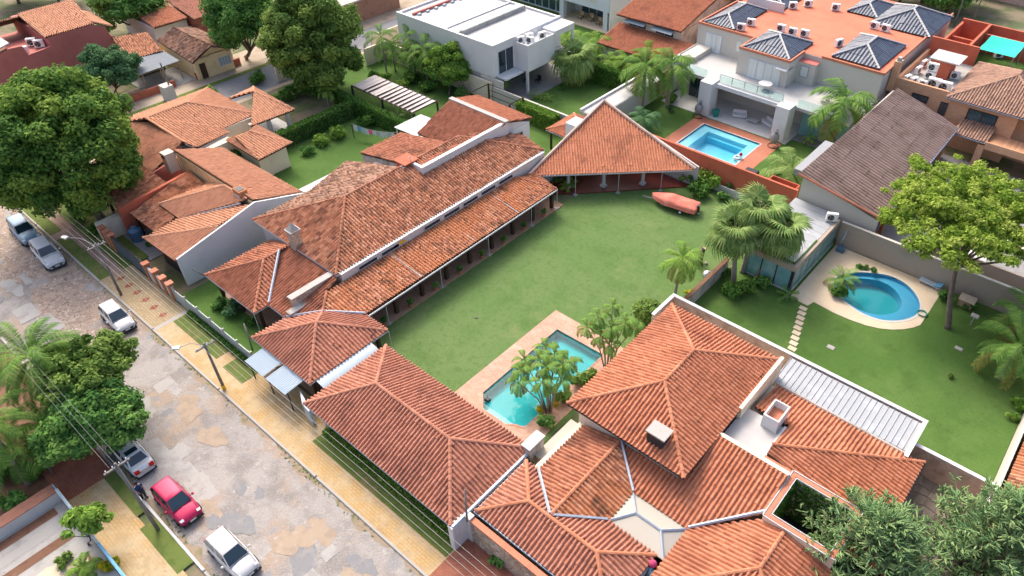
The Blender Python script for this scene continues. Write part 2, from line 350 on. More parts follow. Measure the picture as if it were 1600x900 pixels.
mat('paver_tan', (.46,.36,.22), brick=(.40,.20,(.38,.29,.17),(.26,.20,.12),.02,(0,0,0)), layers=[((.34,.25,.13),.5,.45,.68,.6),((.50,.42,.30),1.0,.58,.78,.4)], rough=.9)
mat('paver_red', (.34,.12,.075), brick=(.30,.15,(.28,.095,.06),(.18,.08,.055),.015,(0,0,0)), layers=[((.40,.17,.11),.6,.45,.68,.5),((.18,.08,.06),1.4,.58,.78,.5)], rough=.9)
mat('paver_brown', (.33,.21,.16), brick=(.40,.40,(.28,.17,.13),(.20,.13,.10),.02,(0,0,0)), layers=[((.42,.30,.24),.5,.45,.68,.6),((.20,.12,.09),1.2,.58,.78,.5)], rough=.9)
mat('deck_brick', (.54,.32,.23), brick=(.24,.12,(.45,.24,.165),(.44,.30,.23),.012,(0,0,R(0))), layers=[((.62,.42,.33),.8,.45,.68,.6),((.36,.19,.13),2.2,.58,.78,.5)], rough=.85)
mat('deck_sand', (.62,.50,.36), [((.70,.60,.47),.5,.45,.68,.6),((.48,.37,.25),1.2,.55,.76,.5)], rough=.85)
mat('deck_red', (.44,.165,.10), brick=(.30,.30,(.40,.145,.085),(.34,.13,.08),.01,(0,0,0)), layers=[((.50,.21,.14),.5,.45,.68,.5)], rough=.7)
mat('floor_tan', (.42,.26,.17), brick=(.4,.4,(.37,.22,.14),(.30,.18,.12),.01,(0,0,0)), layers=[((.48,.33,.23),.6,.5,.7,.4)], rough=.6)
mat('floor_maroon', (.17,.035,.028), brick=(.4,.4,(.145,.03,.024),(.10,.025,.02),.01,(0,0,0)), rough=.25, spec=.5)
mat('floor_pale', (.66,.65,.62), brick=(.8,.8,(.62,.61,.58),(.5,.49,.47),.008,(0,0,0)), rough=.5)
mat('floor_grey', (.30,.29,.29), brick=(.5,.5,(.26,.255,.25),(.2,.2,.2),.01,(0,0,0)), rough=.7)
mat('flagstone', (.25,.21,.175), [((.17,.14,.115),.9,.42,.62,.7),((.36,.30,.25),1.7,.56,.76,.6)], rough=.9, tint=(.7,1.3), bump=(10,.3,.02))
mat('mortar', (.20,.165,.135), rough=.95)
mat('pool_turq', (.02,.47,.49), [((.04,.54,.55),.5,.45,.65,.4)], rough=.5)
mat('pool_sky', (.22,.62,.80), rough=.5)
mat('pool_pale', (.55,.74,.84), rough=.5)
mat('pool_deep', (.035,.35,.40), rough=.5)
mat('pool_ledge', (.17,.45,.68), rough=.5)
def water(name, tintc):
    m = bpy.data.materials.new(name); m.use_nodes = True; nt = m.node_tree; N = nt.nodes; L = nt.links; N.remove(N['Principled BSDF'])
    t = N.new('ShaderNodeBsdfTransparent'); t.inputs[0].default_value = (*tintc, 1)
    g = N.new('ShaderNodeBsdfGlossy'); g.inputs['Roughness'].default_value = .04
    f = N.new('ShaderNodeFresnel'); f.inputs[0].default_value = 1.33
    nz = N.new('ShaderNodeTexNoise'); nz.inputs['Scale'].default_value = 2.6; nz.inputs['Detail'].default_value = 4; b = N.new('ShaderNodeBump'); b.inputs['Strength'].default_value = .22; b.inputs['Distance'].default_value = .05
    gp = N.new('ShaderNodeNewGeometry'); L.new(gp.outputs['Position'], nz.inputs['Vector']); L.new(nz.outputs['Fac'], b.inputs['Height'])
    L.new(b.outputs[0], g.inputs['Normal']); L.new(b.outputs[0], f.inputs['Normal'])
    mx = N.new('ShaderNodeMixShader'); L.new(f.outputs[0], mx.inputs[0]); L.new(t.outputs[0], mx.inputs[1]); L.new(g.outputs[0], mx.inputs[2])
    L.new(mx.outputs[0], N['Material Output'].inputs[0]); MATS[name] = m; return m
water('water', (.68,.95,.96)); water('glass_clear', (.80,.92,.92))
def road_mat():
    """worn street: cobbles towards -X, a patched concrete skin over most of the rest"""
    m = mat('road', (.3,.3,.3), voro=(3.6,(.15,.12,.10),.07,[(.34,.26,.205),(.43,.34,.28),(.28,.21,.165),(.38,.30,.25),(.48,.395,.33)]),
            layers=[((.42,.30,.21),.35,.50,.68,.5),((.34,.31,.28),1.1,.58,.76,.4)], rough=.9, bump=(1,.5,.03))
    nt = m.node_tree; N = nt.nodes; L = nt.links; bs = N['Principled BSDF']; src = bs.inputs['Base Color'].links[0].from_socket
    g = N.new('ShaderNodeNewGeometry').outputs['Position']
    def nz(sc, d=7):
        n = N.new('ShaderNodeTexNoise'); n.inputs['Scale'].default_value = sc; n.inputs['Detail'].default_value = d; n.inputs['Roughness'].default_value = .6; L.new(g, n.inputs['Vector']); return n.outputs['Fac']
    def math_(op, a, b):
        n = N.new('ShaderNodeMath'); n.operation = op
        for i, q in enumerate((a, b)):
            if isinstance(q, (int, float)): n.inputs[i].default_value = q
            else: L.new(q, n.inputs[i])
        return n.outputs[0]
    def sstep(v, lo, hi):
        n = N.new('ShaderNodeMapRange'); n.interpolation_type = 'SMOOTHSTEP'; n.inputs[1].default_value = lo; n.inputs[2].default_value = hi; L.new(v, n.inputs[0]); return n.outputs[0]
    def mix(f, a, b):
        n = N.new('ShaderNodeMix'); n.data_type = 'RGBA'; L.new(f, n.inputs[0])
        for i, q in ((6, a), (7, b)):
            if isinstance(q, tuple): n.inputs[i].default_value = (*q, 1)
            else: L.new(q, n.inputs[i])
        return n.outputs[2]
    sx = N.new('ShaderNodeSeparateXYZ'); L.new(g, sx.inputs[0])
    along = sstep(sx.outputs[0], -57, -49)
    low = math_('MULTIPLY', sstep(sx.outputs[1], 8, 4.5), sstep(sx.outputs[0], -80, -66))
    mask = math_('ADD', math_('MULTIPLY', math_('MAXIMUM', along, math_('MULTIPLY', low, .8)), .40), nz(.22))
    patch = sstep(mask, .60, .66)
    conc = mix(sstep(nz(.5), .42, .62), (.335,.31,.29), (.235,.215,.20))
    conc = mix(sstep(nz(.30), .50, .63), conc, (.35,.27,.205))
    conc = mix(sstep(nz(1.7), .58, .70), conc, (.40,.375,.345))
    conc = mix(sstep(nz(.6), .56, .68), conc, (.25,.255,.265))
    conc = mix(sstep(nz(4.0), .56, .70), conc, (.28,.23,.19)); conc = mix(sstep(nz(11.0), .54, .68), conc, (.42,.39,.355))
    vc = N.new('ShaderNodeTexVoronoi'); vc.feature = 'DISTANCE_TO_EDGE'; vc.inputs['Scale'].default_value = .22
    wob = N.new('ShaderNodeVectorMath'); wob.operation = 'ADD'; L.new(g, wob.inputs[0])
    n3 = N.new('ShaderNodeTexNoise'); n3.inputs['Scale'].default_value = .9; L.new(g, n3.inputs['Vector']); L.new(n3.outputs['Color'], wob.inputs[1]); L.new(wob.outputs[0], vc.inputs['Vector'])
    crack = sstep(vc.outputs['Distance'], .006, .0)
    conc = mix(crack, conc, (.33,.30,.27))
    L.new(mix(patch, src, conc), bs.inputs['Base Color'])
    return m
road_mat()
M = MATS
# ---------------------------------------------------------------- roofs of clay tiles
def set_tint(me, vals, domain='FACE'):
    a = me.attributes.new('tint', 'FLOAT', domain); a.data.foreach_set('value', np.asarray(vals, dtype=np.float32))
def np_mesh(name, verts, quads, tint=None, smooth=False):
    me = bpy.data.meshes.new(name)
    me.vertices.add(len(verts)); me.vertices.foreach_set('co', np.asarray(verts, np.float32).ravel())
    k = quads.shape[1]
    me.loops.add(len(quads)*k); me.loops.foreach_set('vertex_index', quads.astype(np.int32).ravel())
    me.polygons.add(len(quads)); me.polygons.foreach_set('loop_start', np.arange(0, len(quads)*k, k, dtype=np.int32))
    me.polygons.foreach_set('loop_total', np.full(len(quads), k, dtype=np.int32))
    if smooth: me.polygons.foreach_set('use_smooth', np.ones(len(quads), bool))
    me.update(calc_edges=True)
    if tint is not None: set_tint(me, tint)
    return me

def tiles(parent, pts, m, pitch=.29, row=.40, amp=.15, step=.016, deck='deck_wood', name='roof_tiles'):
    """one roof slope: barrel tiles laid in courses on a sloping deck. pts = outline, first edge horizontal"""
    P = [Vector(p) for p in pts]
    n = Vector((0, 0, 0))
    for i in range(len(P)):
        a, b = P[i], P[(i+1) % len(P)]; n += Vector(((a.y-b.y)*(a.z+b.z), (a.z-b.z)*(a.x+b.x), (a.x-b.x)*(a.y+b.y)))
    n.normalize()
    if n.z < 0: n = -n
    u = P[1]-P[0]; u.z = 0; u = (u-n*u.dot(n)).normalized(); v = n.cross(u)
    if v.z < 0: u = -u; v = -v
    c0 = sum(P, Vector((0, 0, 0)))/len(P)
    uv = np.array([[(p-c0).dot(u), (p-c0).dot(v)] for p in P])
    u0, u1 = uv[:, 0].min(), uv[:, 0].max(); v0, v1 = uv[:, 1].min(), uv[:, 1].max()
    fr = np.array([0, .21, .42, .47, .71, .95]); hh = np.array([.06, 0, .06, .70, 1.0, .70])*amp; K = len(fr)
    nc = max(1, int(round((u1-u0)/pitch))); pt = (u1-u0)/nc
    us = np.concatenate([((np.arange(nc)[:, None]+fr[None])*pt).ravel(), [nc*pt]])+u0
    hs = np.concatenate([np.tile(hh, nc), [hh[0]]])
    uc = np.clip(us, u0+1e-4, u1-1e-4)
    lo = np.full(len(us), np.inf); hi = np.full(len(us), -np.inf)
    for i in range(len(uv)):
        a, b = uv[i], uv[(i+1) % len(uv)]
        if abs(a[0]-b[0]) < 1e-9: continue
        t = (uc-a[0])/(b[0]-a[0]); ok = (t >= 0) & (t <= 1); vv = a[1]+t*(b[1]-a[1])
        lo = np.where(ok, np.minimum(lo, vv), lo); hi = np.where(ok, np.maximum(hi, vv), hi)
    bad = ~np.isfinite(lo); lo[bad] = 0; hi[bad] = 0
    nr = int(math.ceil((v1-v0)/row))
    ns = len(us); org = ORG.get(parent.name, Vector((0, 0, 0)))
    base = np.array(c0-org); U = np.array(u); V = np.array(v); Nn = np.array(n)
    VT = []; Q = []; T = []; off = 0
    jit = nrng.normal(0, .014, (nr, nc)); jit[nrng.random((nr, nc)) < .012] += .05
    for j in range(nr):
        a = v0+j*row; b = a+row
        va = np.clip(a, lo, hi); vb = np.clip(b, lo, hi)
        la = step*(1-(va-a)/row); lb = step*(1-(vb-a)/row)
        jj = np.repeat(jit[j], K); jj = np.append(jj, jj[-1]); uj = np.append(np.repeat(nrng.normal(0, .013, nc), K), 0); uj = np.where((us+uj > u0) & (us+uj < u1), uj, 0)
        pa = base+(us+uj)[:, None]*U+va[:, None]*V+(hs+la+jj+.02)[:, None]*Nn
        pb = base+(us+uj*.5)[:, None]*U+vb[:, None]*V+(hs+lb+jj*.3+.02)[:, None]*Nn
        k = np.arange(ns-1); ln = vb-va; keep = (ln[:-1]+ln[1:]) > 1e-3
        VT.append(pa); VT.append(pb); k = k[keep]
        Q.append(np.stack([off+k, off+k+1, off+ns+k+1, off+ns+k], 1)); off += 2*ns
        r = nrng.random(nc); r2 = nrng.random(nc); tt = np.repeat(r, K).reshape(nc, K); tt[:, :2] = r2[:, None]; T.append(tt.ravel()[keep])
    me = np_mesh(name, np.concatenate(VT), np.concatenate(Q), np.concatenate(T))
    o = link(name, me, M[m], parent); o['kind'] = 'stuff'
    # deck below, on the same plane
    mb = MB(); pl = [c0+u*a[0]+v*a[1] for a in uv]
    mb.slab([(p.x, p.y, p.z-.01) for p in pl], .10).build('roof_deck', M[deck], parent)
    return o
def ridge(parent, segs, m, r=.13, name='ridge_tiles', lift=.13):
    mb = MB(); tint = []
    for p, q in segs:
        p = Vector(p); q = Vector(q); d = q-p; L_ = d.length; k = max(1, int(L_/.45))
        dn = d.normalized(); a = dn.cross(Vector((0, 0, 1))).normalized(); b = a.cross(dn)
        for i in range(k):
            s = p+d*(i/k); e = p+d*((i+1)/k)+dn*.04; vs = []
            t0 = rnd.random()
            for c, rr in ((s, r*1.12), (e, r*.92)):
                for w in (0, 45, 90, 135, 180):
                    vs.append(c+a*math.cos(R(w))*rr+b*(math.sin(R(w))*rr+lift-.05))
            mb.add(vs, [(x, x+1, x+6, x+5) for x in range(4)]+[(0, 1, 2, 3, 4)]); tint += [t0]*5
    o = mb.build(name, M[m], parent, kind='stuff'); set_tint(o.data, tint); return o
def gutter(parent, pts, m='gutter_white', r=.06, name='gutter'):
    return MB().tube([(p[0], p[1], p[2]-.04) for p in pts], r, 6).build(name, M[m], parent)
def hip(parent, x0, x1, y0, y1, ze, slope, m, sides='lrfb', gut='gutter_white', pitch=.29, row=.40, deck='deck_wood', rm=None, amp=.15):
    """hipped roof on a rectangle; sides l=-X r=+X f=-Y b=+Y"""
    w, d = x1-x0, y1-y0; r = min(w, d)/2; zr = ze+r*slope; rm = rm or m
    if w >= d: A = (x0+r, (y0+y1)/2, zr); B = (x1-r, (y0+y1)/2, zr)
    else: A = ((x0+x1)/2, y0+r, zr); B = ((x0+x1)/2, y1-r, zr)
    c = dict(lf=(x0,y0,ze), rf=(x1,y0,ze), rb=(x1,y1,ze), lb=(x0,y1,ze))
    long_x = w >= d
    polys = {'f': [c['lf'], c['rf']]+([B, A] if long_x else [A]), 'b': [c['rb'], c['lb']]+([A, B] if long_x else [B]),
             'l': [c['lb'], c['lf']]+([A] if long_x else [A, B]), 'r': [c['rf'], c['rb']]+([B] if long_x else [B, A])}
    for s in sides:
        pl = [p for i, p in enumerate(polys[s]) if i == 0 or (Vector(p)-Vector(polys[s][i-1])).length > .02]
        tiles(parent, pl, m, pitch, row, amp, deck=deck)
    segs = [(c['lf'], A), (c['lb'], A if long_x else B), (c['rf'], B if long_x else A), (c['rb'], B)]
    if (Vector(A)-Vector(B)).length > .1: segs.append((A, B))
    ridge(parent, segs, rm)
    if gut: gutter(parent, [c['lf'], c['rf'], c['rb'], c['lb'], c['lf']], gut)
    return A, B
def window(parent, axis, a, s0, s1, z0, z1, out, glass='glass_window', frame='white_paint', panes=2, ft=.06):
    """window on a wall: axis 'x' = wall running along X at y=a; out = +1/-1 side it faces"""
    def bx(mb, p0, p1, q0, q1, d0, d1):
        lo, hi = sorted((a+out*d0, a+out*d1))
        return mb.box(p0, p1, lo, hi, q0, q1) if axis == 'x' else mb.box(lo, hi, p0, p1, q0, q1)
    w = bx(MB(), s0, s1, z0, z1, .004, .03).build('window', M[glass], parent)
    f = MB()
    for (p0, p1, q0, q1) in ((s0-ft, s1+ft, z0-ft, z0), (s0-ft, s1+ft, z1, z1+ft), (s0-ft, s0, z0, z1), (s1, s1+ft, z0, z1)): bx(f, p0, p1, q0, q1, .002, .07)
    for i in range(1, panes): x = s0+(s1-s0)*i/panes; bx(f, x-ft/2, x+ft/2, z0, z1, .006, .06)
    f.build('window_frame', M[frame], w)
    return w

# ---------------------------------------------------------------- the ground, streets and lawns
DECK_A = rect(-29.2, -21.3, 22.3, 34.95)
POOL_A = [(-27.5, 24.3), (-26.4, 23.2), (-24.2, 23.2), (-23.7, 23.6), (-22.9, 23.9), (-22.9, 33.3), (-27.6, 33.2)]
DECK_V = rect(-38.4, -27.3, 64.6, 73.2)
POOL_V = rect(-36.7, -29.25, 65.8, 71.7)
DECK_H = [(-14.6, 49.4), (-12.9, 49.3), (-12.7, 50.1), (-10.9, 49.9), (-9.4, 49.95), (-8.1, 50.15), (-7.1, 50.5), (-6.2, 51.05), (-5.5, 51.7), (-4.95, 52.4), (-4.6, 53.1), (-4.6, 59.1), (-14.6, 59.1)]
POOL_H = [(-12.4, 55.2), (-12.6, 53.9), (-11.9, 52.7), (-10.5, 51.8), (-8.8, 51.3), (-7.2, 51.6), (-6.0, 52.6), (-5.3, 53.9), (-5.3, 55.3), (-6.1, 56.7), (-7.4, 57.7), (-8.9, 57.9), (-10.2, 57.3), (-11.5, 56.4)]
WELL = rect(-5.3, -1.5, 26.8, 30.2)
flat('ground', rect(-900, 900, -700, 1500), [DECK_A, DECK_V, [(p[0], p[1]) for p in DECK_H]], -.03, M['earth'])
flat('side_street', rect(-91.5, -85.2, -60, 160), [], -.012, M['asphalt'])
flat('street', rect(-140, 60, 3.2, 11.5), [], 0, M['road'])
def kerb(name, x0, x1, y0, y1, m='concrete_pale', h=.12):
    o = MB().bevbox(x0, x1, y0, y1, -.02, h, .03).build(name, M[m]); o['kind'] = 'structure'; return o
for x0, x1 in ((-81, -76.5), (-76.4, -63), (-62.9, -53.4), (-53.3, -43.2), (-43.1, -31), (-30.9, -19.6), (-19.5, -4)): kerb('kerb', x0, x1, 11.5, 11.68)
for x0, x1 in ((-62, -43), (-42.9, -38.8), (-38.7, -30.6), (-30.5, -16)): kerb('kerb', x0, x1, 3.02, 3.2, 'white_paint' if -38.8 < x1 and x0 > -39 and x1 < -29 else 'concrete')
W0 = .10
flat('pavement', rect(-84.5, -63, 11.68, 16.2), [], W0-.004, M['verge'], th=.12)
flat('pavement_path', rect(-82, -62.6, 12.75, 13.75), [], W0+.004, M['paver_brown'])
flat('pavement_path', rect(-73.4, -72.2, 11.7, 12.75), [], W0+.008, M['paver_brown'])
flat('pavement', rect(-63, -53.2, 11.68, 14.6), [], W0, M['paver_tan'], th=.12)
for i in range(6): flat('pavement_inlay', [(-62.2+i*1.5, 13.0), (-61.85+i*1.5, 12.6), (-61.5+i*1.5, 13.0), (-61.85+i*1.5, 13.4)], [], W0+.006, M['paver_red'])
flat('pavement_band', rect(-53.4, -53.0, 11.68, 14.6), [], W0+.006, M['concrete_pale'])
flat('pavement', rect(-53.2, -19.8, 11.68, 14.3), [], W0, M['paver_yellow'], th=.12)
flat('pavement', rect(-42.6, -33.4, 14.3, 15.6), [], W0, M['paver_yellow'])
flat('pavement', rect(-19.8, 8, 11.68, 15.6), [], W0+.002, M['paver_red'], th=.12)
for x0, x1, y0, y1 in ((-52.9, -46.2, 13.15, 14.55), (-45.0, -42.3, 13.0, 14.5), (-33.6, -19.9, 13.2, 14.4)):
    o = MB().box(x0, x1, y0, y1, W0-.02, W0+.03).build('verge_strip', M['verge']); o['kind'] = 'structure'
# far side of the street
flat('pavement', rect(-47, -41.9, -.3, 3.02), [], W0, M['paver_red'], th=.12)
flat('pavement', rect(-41.9, -24, -.3, 2.3), [], W0, M['paver_yellow'], th=.12)
flat('verge_strip', rect(-41.9, -37.3, 2.25, 3.02), [], W0+.012, M['verge'])
flat('verge_strip', rect(-36.3, -31.6, 1.95, 3.02), [], W0+.012, M['verge'])
flat('pavement', rect(-60, -47, -.3, 3.02), [], W0-.01, M['soil'], th=.12)
flat('garden', rect(-75, -42.3, -20, .0), [], .02, M['soil'])
# lawns
flat('lawn', [(-38.9, 21.5), (-20.9, 21.5), (-20.9, 59.8), (-30.3, 59.8), (-39.1, 49.9), (-38.9, 46.8)], [DECK_A], .01, M['lawn'])
flat('back_lawn', rect(-71, -57.0, 29.8, 47.0), [], .01, M['lawn_rich'])
flat('back_lawn', rect(-57, -43.0, 53.2, 59.7), [], .012, M['lawn_rich'])
flat('pergola_lawn', rect(-84.5, -57, 47.0, 59.6), [], .008, M['lawn_rich'])
flat('lawn', [(-20.6, 40), (4.5, 40), (4.5, 59.2), (-20.6, 59.2)], [DECK_H], .01, M['lawn_rich'])
flat('villa_lawn', rect(-47, -20.5, 61, 80), [DECK_V], .01, M['lawn_rich'])
flat('garden_lawn', rect(-60.2, -47.2, 59.95, 79), [], .01, M['lawn_rich'])
flat('garden_lawn', rect(-86, -56, 79, 90), [], .012, M['lawn_rich'])
flat('front_garden', rect(-55.6, -43.6, 14.9, 18.4), [], .03, M['lawn_rich'])
flat('dirt_walk', rect(-98.5, -91.5, -40, 120), [], .0, M['dirt_walk'])
flat('verge_strip', rect(-92.4, -91.5, 20, 58), [], .01, M['verge'])
flat('dirt_walk', rect(-85.2, -84.4, 16, 60), [], .0, M['dirt_walk'])
flat('yard', rect(-14.4, 12, 60, 83), [], .005, M['floor_grey'])

# ---------------------------------------------------------------- pools
def pool(label, deck_poly, pool_poly, deck_m, depth, floor_m, wall_m, coping, cop_w, zdeck, name='swimming_pool', waterz=-.08):
    c = sum((Vector((*p, 0)) for p in pool_poly), Vector())/len(pool_poly)
    t = thing(name, (c.x, c.y, 0), label, 'swimming pool')
    out = [((p[0]-c.x)*(1+cop_w)+c.x, (p[1]-c.y)*(1+cop_w)+c.y) for p in pool_poly]
    f = flat('deck', deck_poly, [out], zdeck, M[deck_m], t, th=.12)
    flat('coping', out, [pool_poly], zdeck+.02, M[coping], t, th=.14)
    n = len(pool_poly); b = MB()
    b.add([(*p, zdeck) for p in pool_poly]+[(*p, -depth) for p in pool_poly], [(i, n+i, n+(i+1) % n, (i+1) % n) for i in range(n)])
    b.build('basin_wall', M[wall_m], t)
    flat('basin_floor', pool_poly, [], -depth, M[floor_m], t)
    flat('water', pool_poly, [], waterz, M['water'], t)
    return t
pa = pool('turquoise swimming pool with brick deck on the central lawn, half hidden by palms', DECK_A, POOL_A, 'deck_brick', .75, 'pool_turq', 'pool_turq', 'deck_brick', .05, .03)
MB().box(-26.3, -24.0, 23.22, 23.75, -.75, -.3).build('step', M['pool_pale'], pa)
pv = pool('square bright blue swimming pool on red tile deck before the white villa', DECK_V, POOL_V, 'deck_red', 1.3, 'pool_sky', 'pool_sky', 'white_paint', .04, .03)
for q in ((-36.69, -35.5, 65.81, 71.69), (-30.3, -29.26, 65.81, 71.69), (-35.5, -30.3, 70.7, 71.69)): MB().box(*q, -1.3, -.16).build('ledge', M['pool_pale'], pv)
MB().box(-35.5, -30.3, 70.2, 70.7, -1.3, -.6).build('step', M['pool_sky'], pv)
def chaikin(p, n=2):
    for _ in range(n): p = [q for i in range(len(p)) for q in ((p[i][0]*.75+p[(i+1) % len(p)][0]*.25, p[i][1]*.75+p[(i+1) % len(p)][1]*.25), (p[i][0]*.25+p[(i+1) % len(p)][0]*.75, p[i][1]*.25+p[(i+1) % len(p)][1]*.75))]
    return p
POOL_H = chaikin(POOL_H)
ph = pool('oval swimming pool with blue ledge and pale coping beside the glass pool house', DECK_H, POOL_H, 'deck_sand', 1.1, 'pool_deep', 'pool_ledge', 'plaster_ivory', .07, .04)
cH = Vector((-9.0, 54.8, 0))
inner = [((p[0]-cH.x)*.76+cH.x-.5, (p[1]-cH.y)*.76+cH.y-.1) for p in POOL_H]
led = flat('ledge', POOL_H, [inner], -.30, M['pool_ledge'], ph, th=.8)

# ---------------------------------------------------------------- central house (long red roof with verandah)
A = thing('tiled_house', (-49, 36, 0), 'long red tiled house with a verandah along the central lawn', 'house')
ze, sl = 3.8, .325
X0, X1, Y0, Y1 = -55.3, -43.15, 23.4, 49.7
RA = (-49.22, 29.5, 5.8); RB = (-49.22, 43.6, 5.8)
tiles(A, [(X1, Y0, ze), (X1, Y1, ze), RB, RA], 'tile_old')
tiles(A, [(X0, Y0, ze), (X1, Y0, ze), RA], 'tile_old')
tiles(A, [(X1, Y1, ze), (-46.9, 50.6, 3.8), (-49.2, 47.0, 5.0), RB], 'tile_old')
pe = 3.8-.325*3.4
tiles(A, [(X0, 29.6, ze), (X0, Y0, ze), RA, (-49.22, 35.9, 5.8), (-51.0, 36.0, 5.22), (-58.7, 36.3, pe)], 'tile_ash')
ridge(A, [((X0, Y0, ze), RA), ((X1, Y0, ze), RA), (RA, RB), ((X1, Y1, ze), RB)], 'tile_mid')
gutter(A, [(X0, 29.6, ze), (X0, Y0, ze), (X1+.05, Y0, ze), (X1+.05, Y1, ze)], 'gutter_white', .09)
MB().box(-54.6, -42.82, 23.7, 49.4, 0, 3.86).build('wall', M['plaster_white'], A)
MB().box(-58.2, -54.6, 30.0, 36.0, 0, 2.6).build('wall', M['plaster_white'], A)
for k in range(8):
    y = 25.4+k*2.45
    if k == 2: continue
    window(A, 'y', -42.82, y, y+1.9, 3.28, 3.62, 1, 'glass_dark', 'white_paint', 1, .03)
sunb = MB()
sunb.add([(-42.79, 29.9+.75*math.cos(R(a)), 3.32+.36*math.sin(R(a))) for a in range(0, 181, 20)], [tuple(range(10))])
sunb.build('sun_ornament', M['yellow_paint'], A)
MB().box(-50.2, -48.9, 36.3, 37.6, 5.2, 6.05).build('vent_box', M['plaster_rust'], A)
MB().box(-50.4, -48.7, 36.1, 37.8, 6.05, 6.15).build('vent_cap', M['plaster_rust'], A)
for q in ((-48.9, 37.0), (-48.2, 35.4)):
    MB().tube([(*q, 5.4), (*q, 6.7)], .03).tube([(q[0]-.3, q[1], 6.5), (q[0]+.3, q[1]+.1, 6.5)], .02).build('antenna', M['gutter_white'], A)
# chimney with stone shaft
ch = MB().box(-49.35, -48.55, 23.28, 24.1, 2.5, 5.5).build('chimney', M['stone_clad'], A)
MB().box(-49.45, -48.45, 23.18, 24.2, 5.5, 5.62).build('chimney_cap', M['concrete'], ch)
m_ = MB(); m_.add([(-49.35,23.28,5.62),(-48.55,23.28,5.62),(-48.55,24.1,5.62),(-49.35,24.1,5.62),(-48.95,23.69,6.35)], [(0,1,4),(1,2,4),(2,3,4),(3,0,4)])
m_.build('chimney_hood', M['concrete_pale'], ch)
st = MB().box(-44.05, -43.6, 19.4, 23.3, 2.2, 3.62).build('stone_parapet', M['stone_clad'], A)
MB().box(-44.15, -43.5, 19.3, 23.35, 3.62, 3.72).build('parapet_coping', M['concrete'], st)
# verandah and front porches
EV = 2.4
V0 = (-41.25, 20.45, 2.9); HT = (-42.8, 22.05, 3.12)
VX = -38.87; VT_ = 2.98
tiles(A, [(VX, 22.8, EV), (VX, 46.6, EV), (-42.5, 44.9, VT_), (-42.8, 44.9, VT_+.04), (-42.8, 22.4, VT_+.04), HT, V0], 'tile_rust')
tiles(A, [(VX, 46.6, EV), (-42.3, 47.3, EV+.15), (-42.6, 44.9, VT_)], 'tile_rust')
ridge(A, [((VX, 46.6, EV), (-42.6, 44.9, VT_)), (HT, V0)], 'tile_mid')
gutter(A, [(-38.6, 22.8, EV), (-38.75, 46.6, EV)], 'gutter_white', .08)
for y in (28.7, 35.2, 41.0): MB().tube([(-42.8, y, VT_+.15), (VX, y, EV+.15)], .055, 5).build('flashing', M['gutter_white'], A)
tiles(A, [(-45.85, 18.4, EV), (-43.45, 18.4, EV), V0, HT, (-43.0, 23.4, 3.5), (-50.4, 23.4, 3.5), (-49.9, 22.4, 3.3)], 'tile_mid')
AP1 = (-49.6, 20.8, 3.73)
tiles(A, [(-53.3, 17.1, EV), (-45.85, 17.1, EV), AP1], 'tile_mid')
tiles(A, [(-53.3, 23.6, EV), (-53.3, 17.1, EV), AP1, (-49.6, 23.6, 3.73)], 'tile_mid')
tiles(A, [(-45.85, 17.1, EV), (-45.85, 18.4, EV), (-49.6, 22.3, 3.73), AP1], 'tile_mid')
ridge(A, [((-53.3, 17.1, EV), AP1), ((-45.85, 17.1, EV), AP1), (AP1, (-49.6, 22.3, 3.73))], 'tile_mid')
gutter(A, [(-53.3, 17.1, EV), (-45.85, 17.1, EV), (-45.85, 18.4, EV), (-43.45, 18.4, EV)], 'gutter_white')
MB().tube([(-45.9, 18.5, 2.62), (-49.6, 22.35, 3.92)], .10, 5).build('valley_gutter', M['gutter_blue'], A)
APC = (-39.8, 19.0, 3.68); c1, c2, c3, c4, c5 = (-43.5, 15.4, EV), (-36.1, 15.4, EV), (-36.1, 22.65, EV), (-38.87, 22.8, EV), (-43.5, 18.4, EV)
tiles(A, [c1, c2, APC], 'tile_rose'); tiles(A, [c2, c3, APC], 'tile_rose')
tiles(A, [c3, c4, V0, APC], 'tile_rose'); tiles(A, [c5, c1, APC, V0], 'tile_rose')
ridge(A, [(c1, APC), (c2, APC), (c3, APC), (V0, APC)], 'tile_rose')
gutter(A, [c5, c1, c2, c3, c4], 'gutter_white')
MB().tube([(-43.4, 18.45, 2.58), (V0[0], V0[1], V0[2]+.16), (-38.9, 22.75, 2.58)], .10, 5).build('valley_gutter', M['gutter_blue'], A)
MB().prism([(-43.7, 17.6), (-38.75, 17.6), (-38.75, 47.6), (-43.7, 47.6)], 0, .09).build('verandah_floor', M['floor_tan'], A)
MB().box(-52.8, -43.7, 17.7, 24.1, 0, .085).build('porch_floor', M['floor_tan'], A)
MB().box(-43.0, -36.5, 15.9, 22.3, 0, .1).build('porch_floor', M['floor_tan'], A)
for k in range(9): MB().box(-39.5, -39.2, 22.9+k*2.92, 23.2+k*2.92, .09, 2.55).build('post', M['wood_dark'], A)
for x, y in ((-36.7, 16.0), (-36.7, 22.0), (-42.9, 16.0), (-46.4, 17.7), (-52.7, 17.7), (-49.5, 17.7)): MB().box(x-.13, x+.13, y-.13, y+.13, .08, 2.45).build('post', M['wood_dark'], A)
for x, y in ((VX, 24.7), (VX, 30.8), (VX, 36.8), (VX, 42.8), (VX, 46.7), (-36.05, 22.7), (-45.8, 17.0)):
    MB().tube([(x, y, 2.36), (x, y, .1)], .035, 5).build('rain_chain', M['gutter_white'], A)
    MB().box(x-.18, x+.18, y-.18, y+.18, 0, .12).build('drain_stone', M['concrete'], A)
MB().box(-51.4, -44.4, 20.9, 23.68, .09, 2.75).build('wall', M['plaster_white'], A)
MB().box(-43.6, -43.0, 18.6, 20.4, .09, 2.9).build('wall', M['plaster_grime'], A)
window(A, 'x', 20.9, -51.6, -49.6, .9, 2.0, -1, 'glass_dark', 'wood_dark', 2)
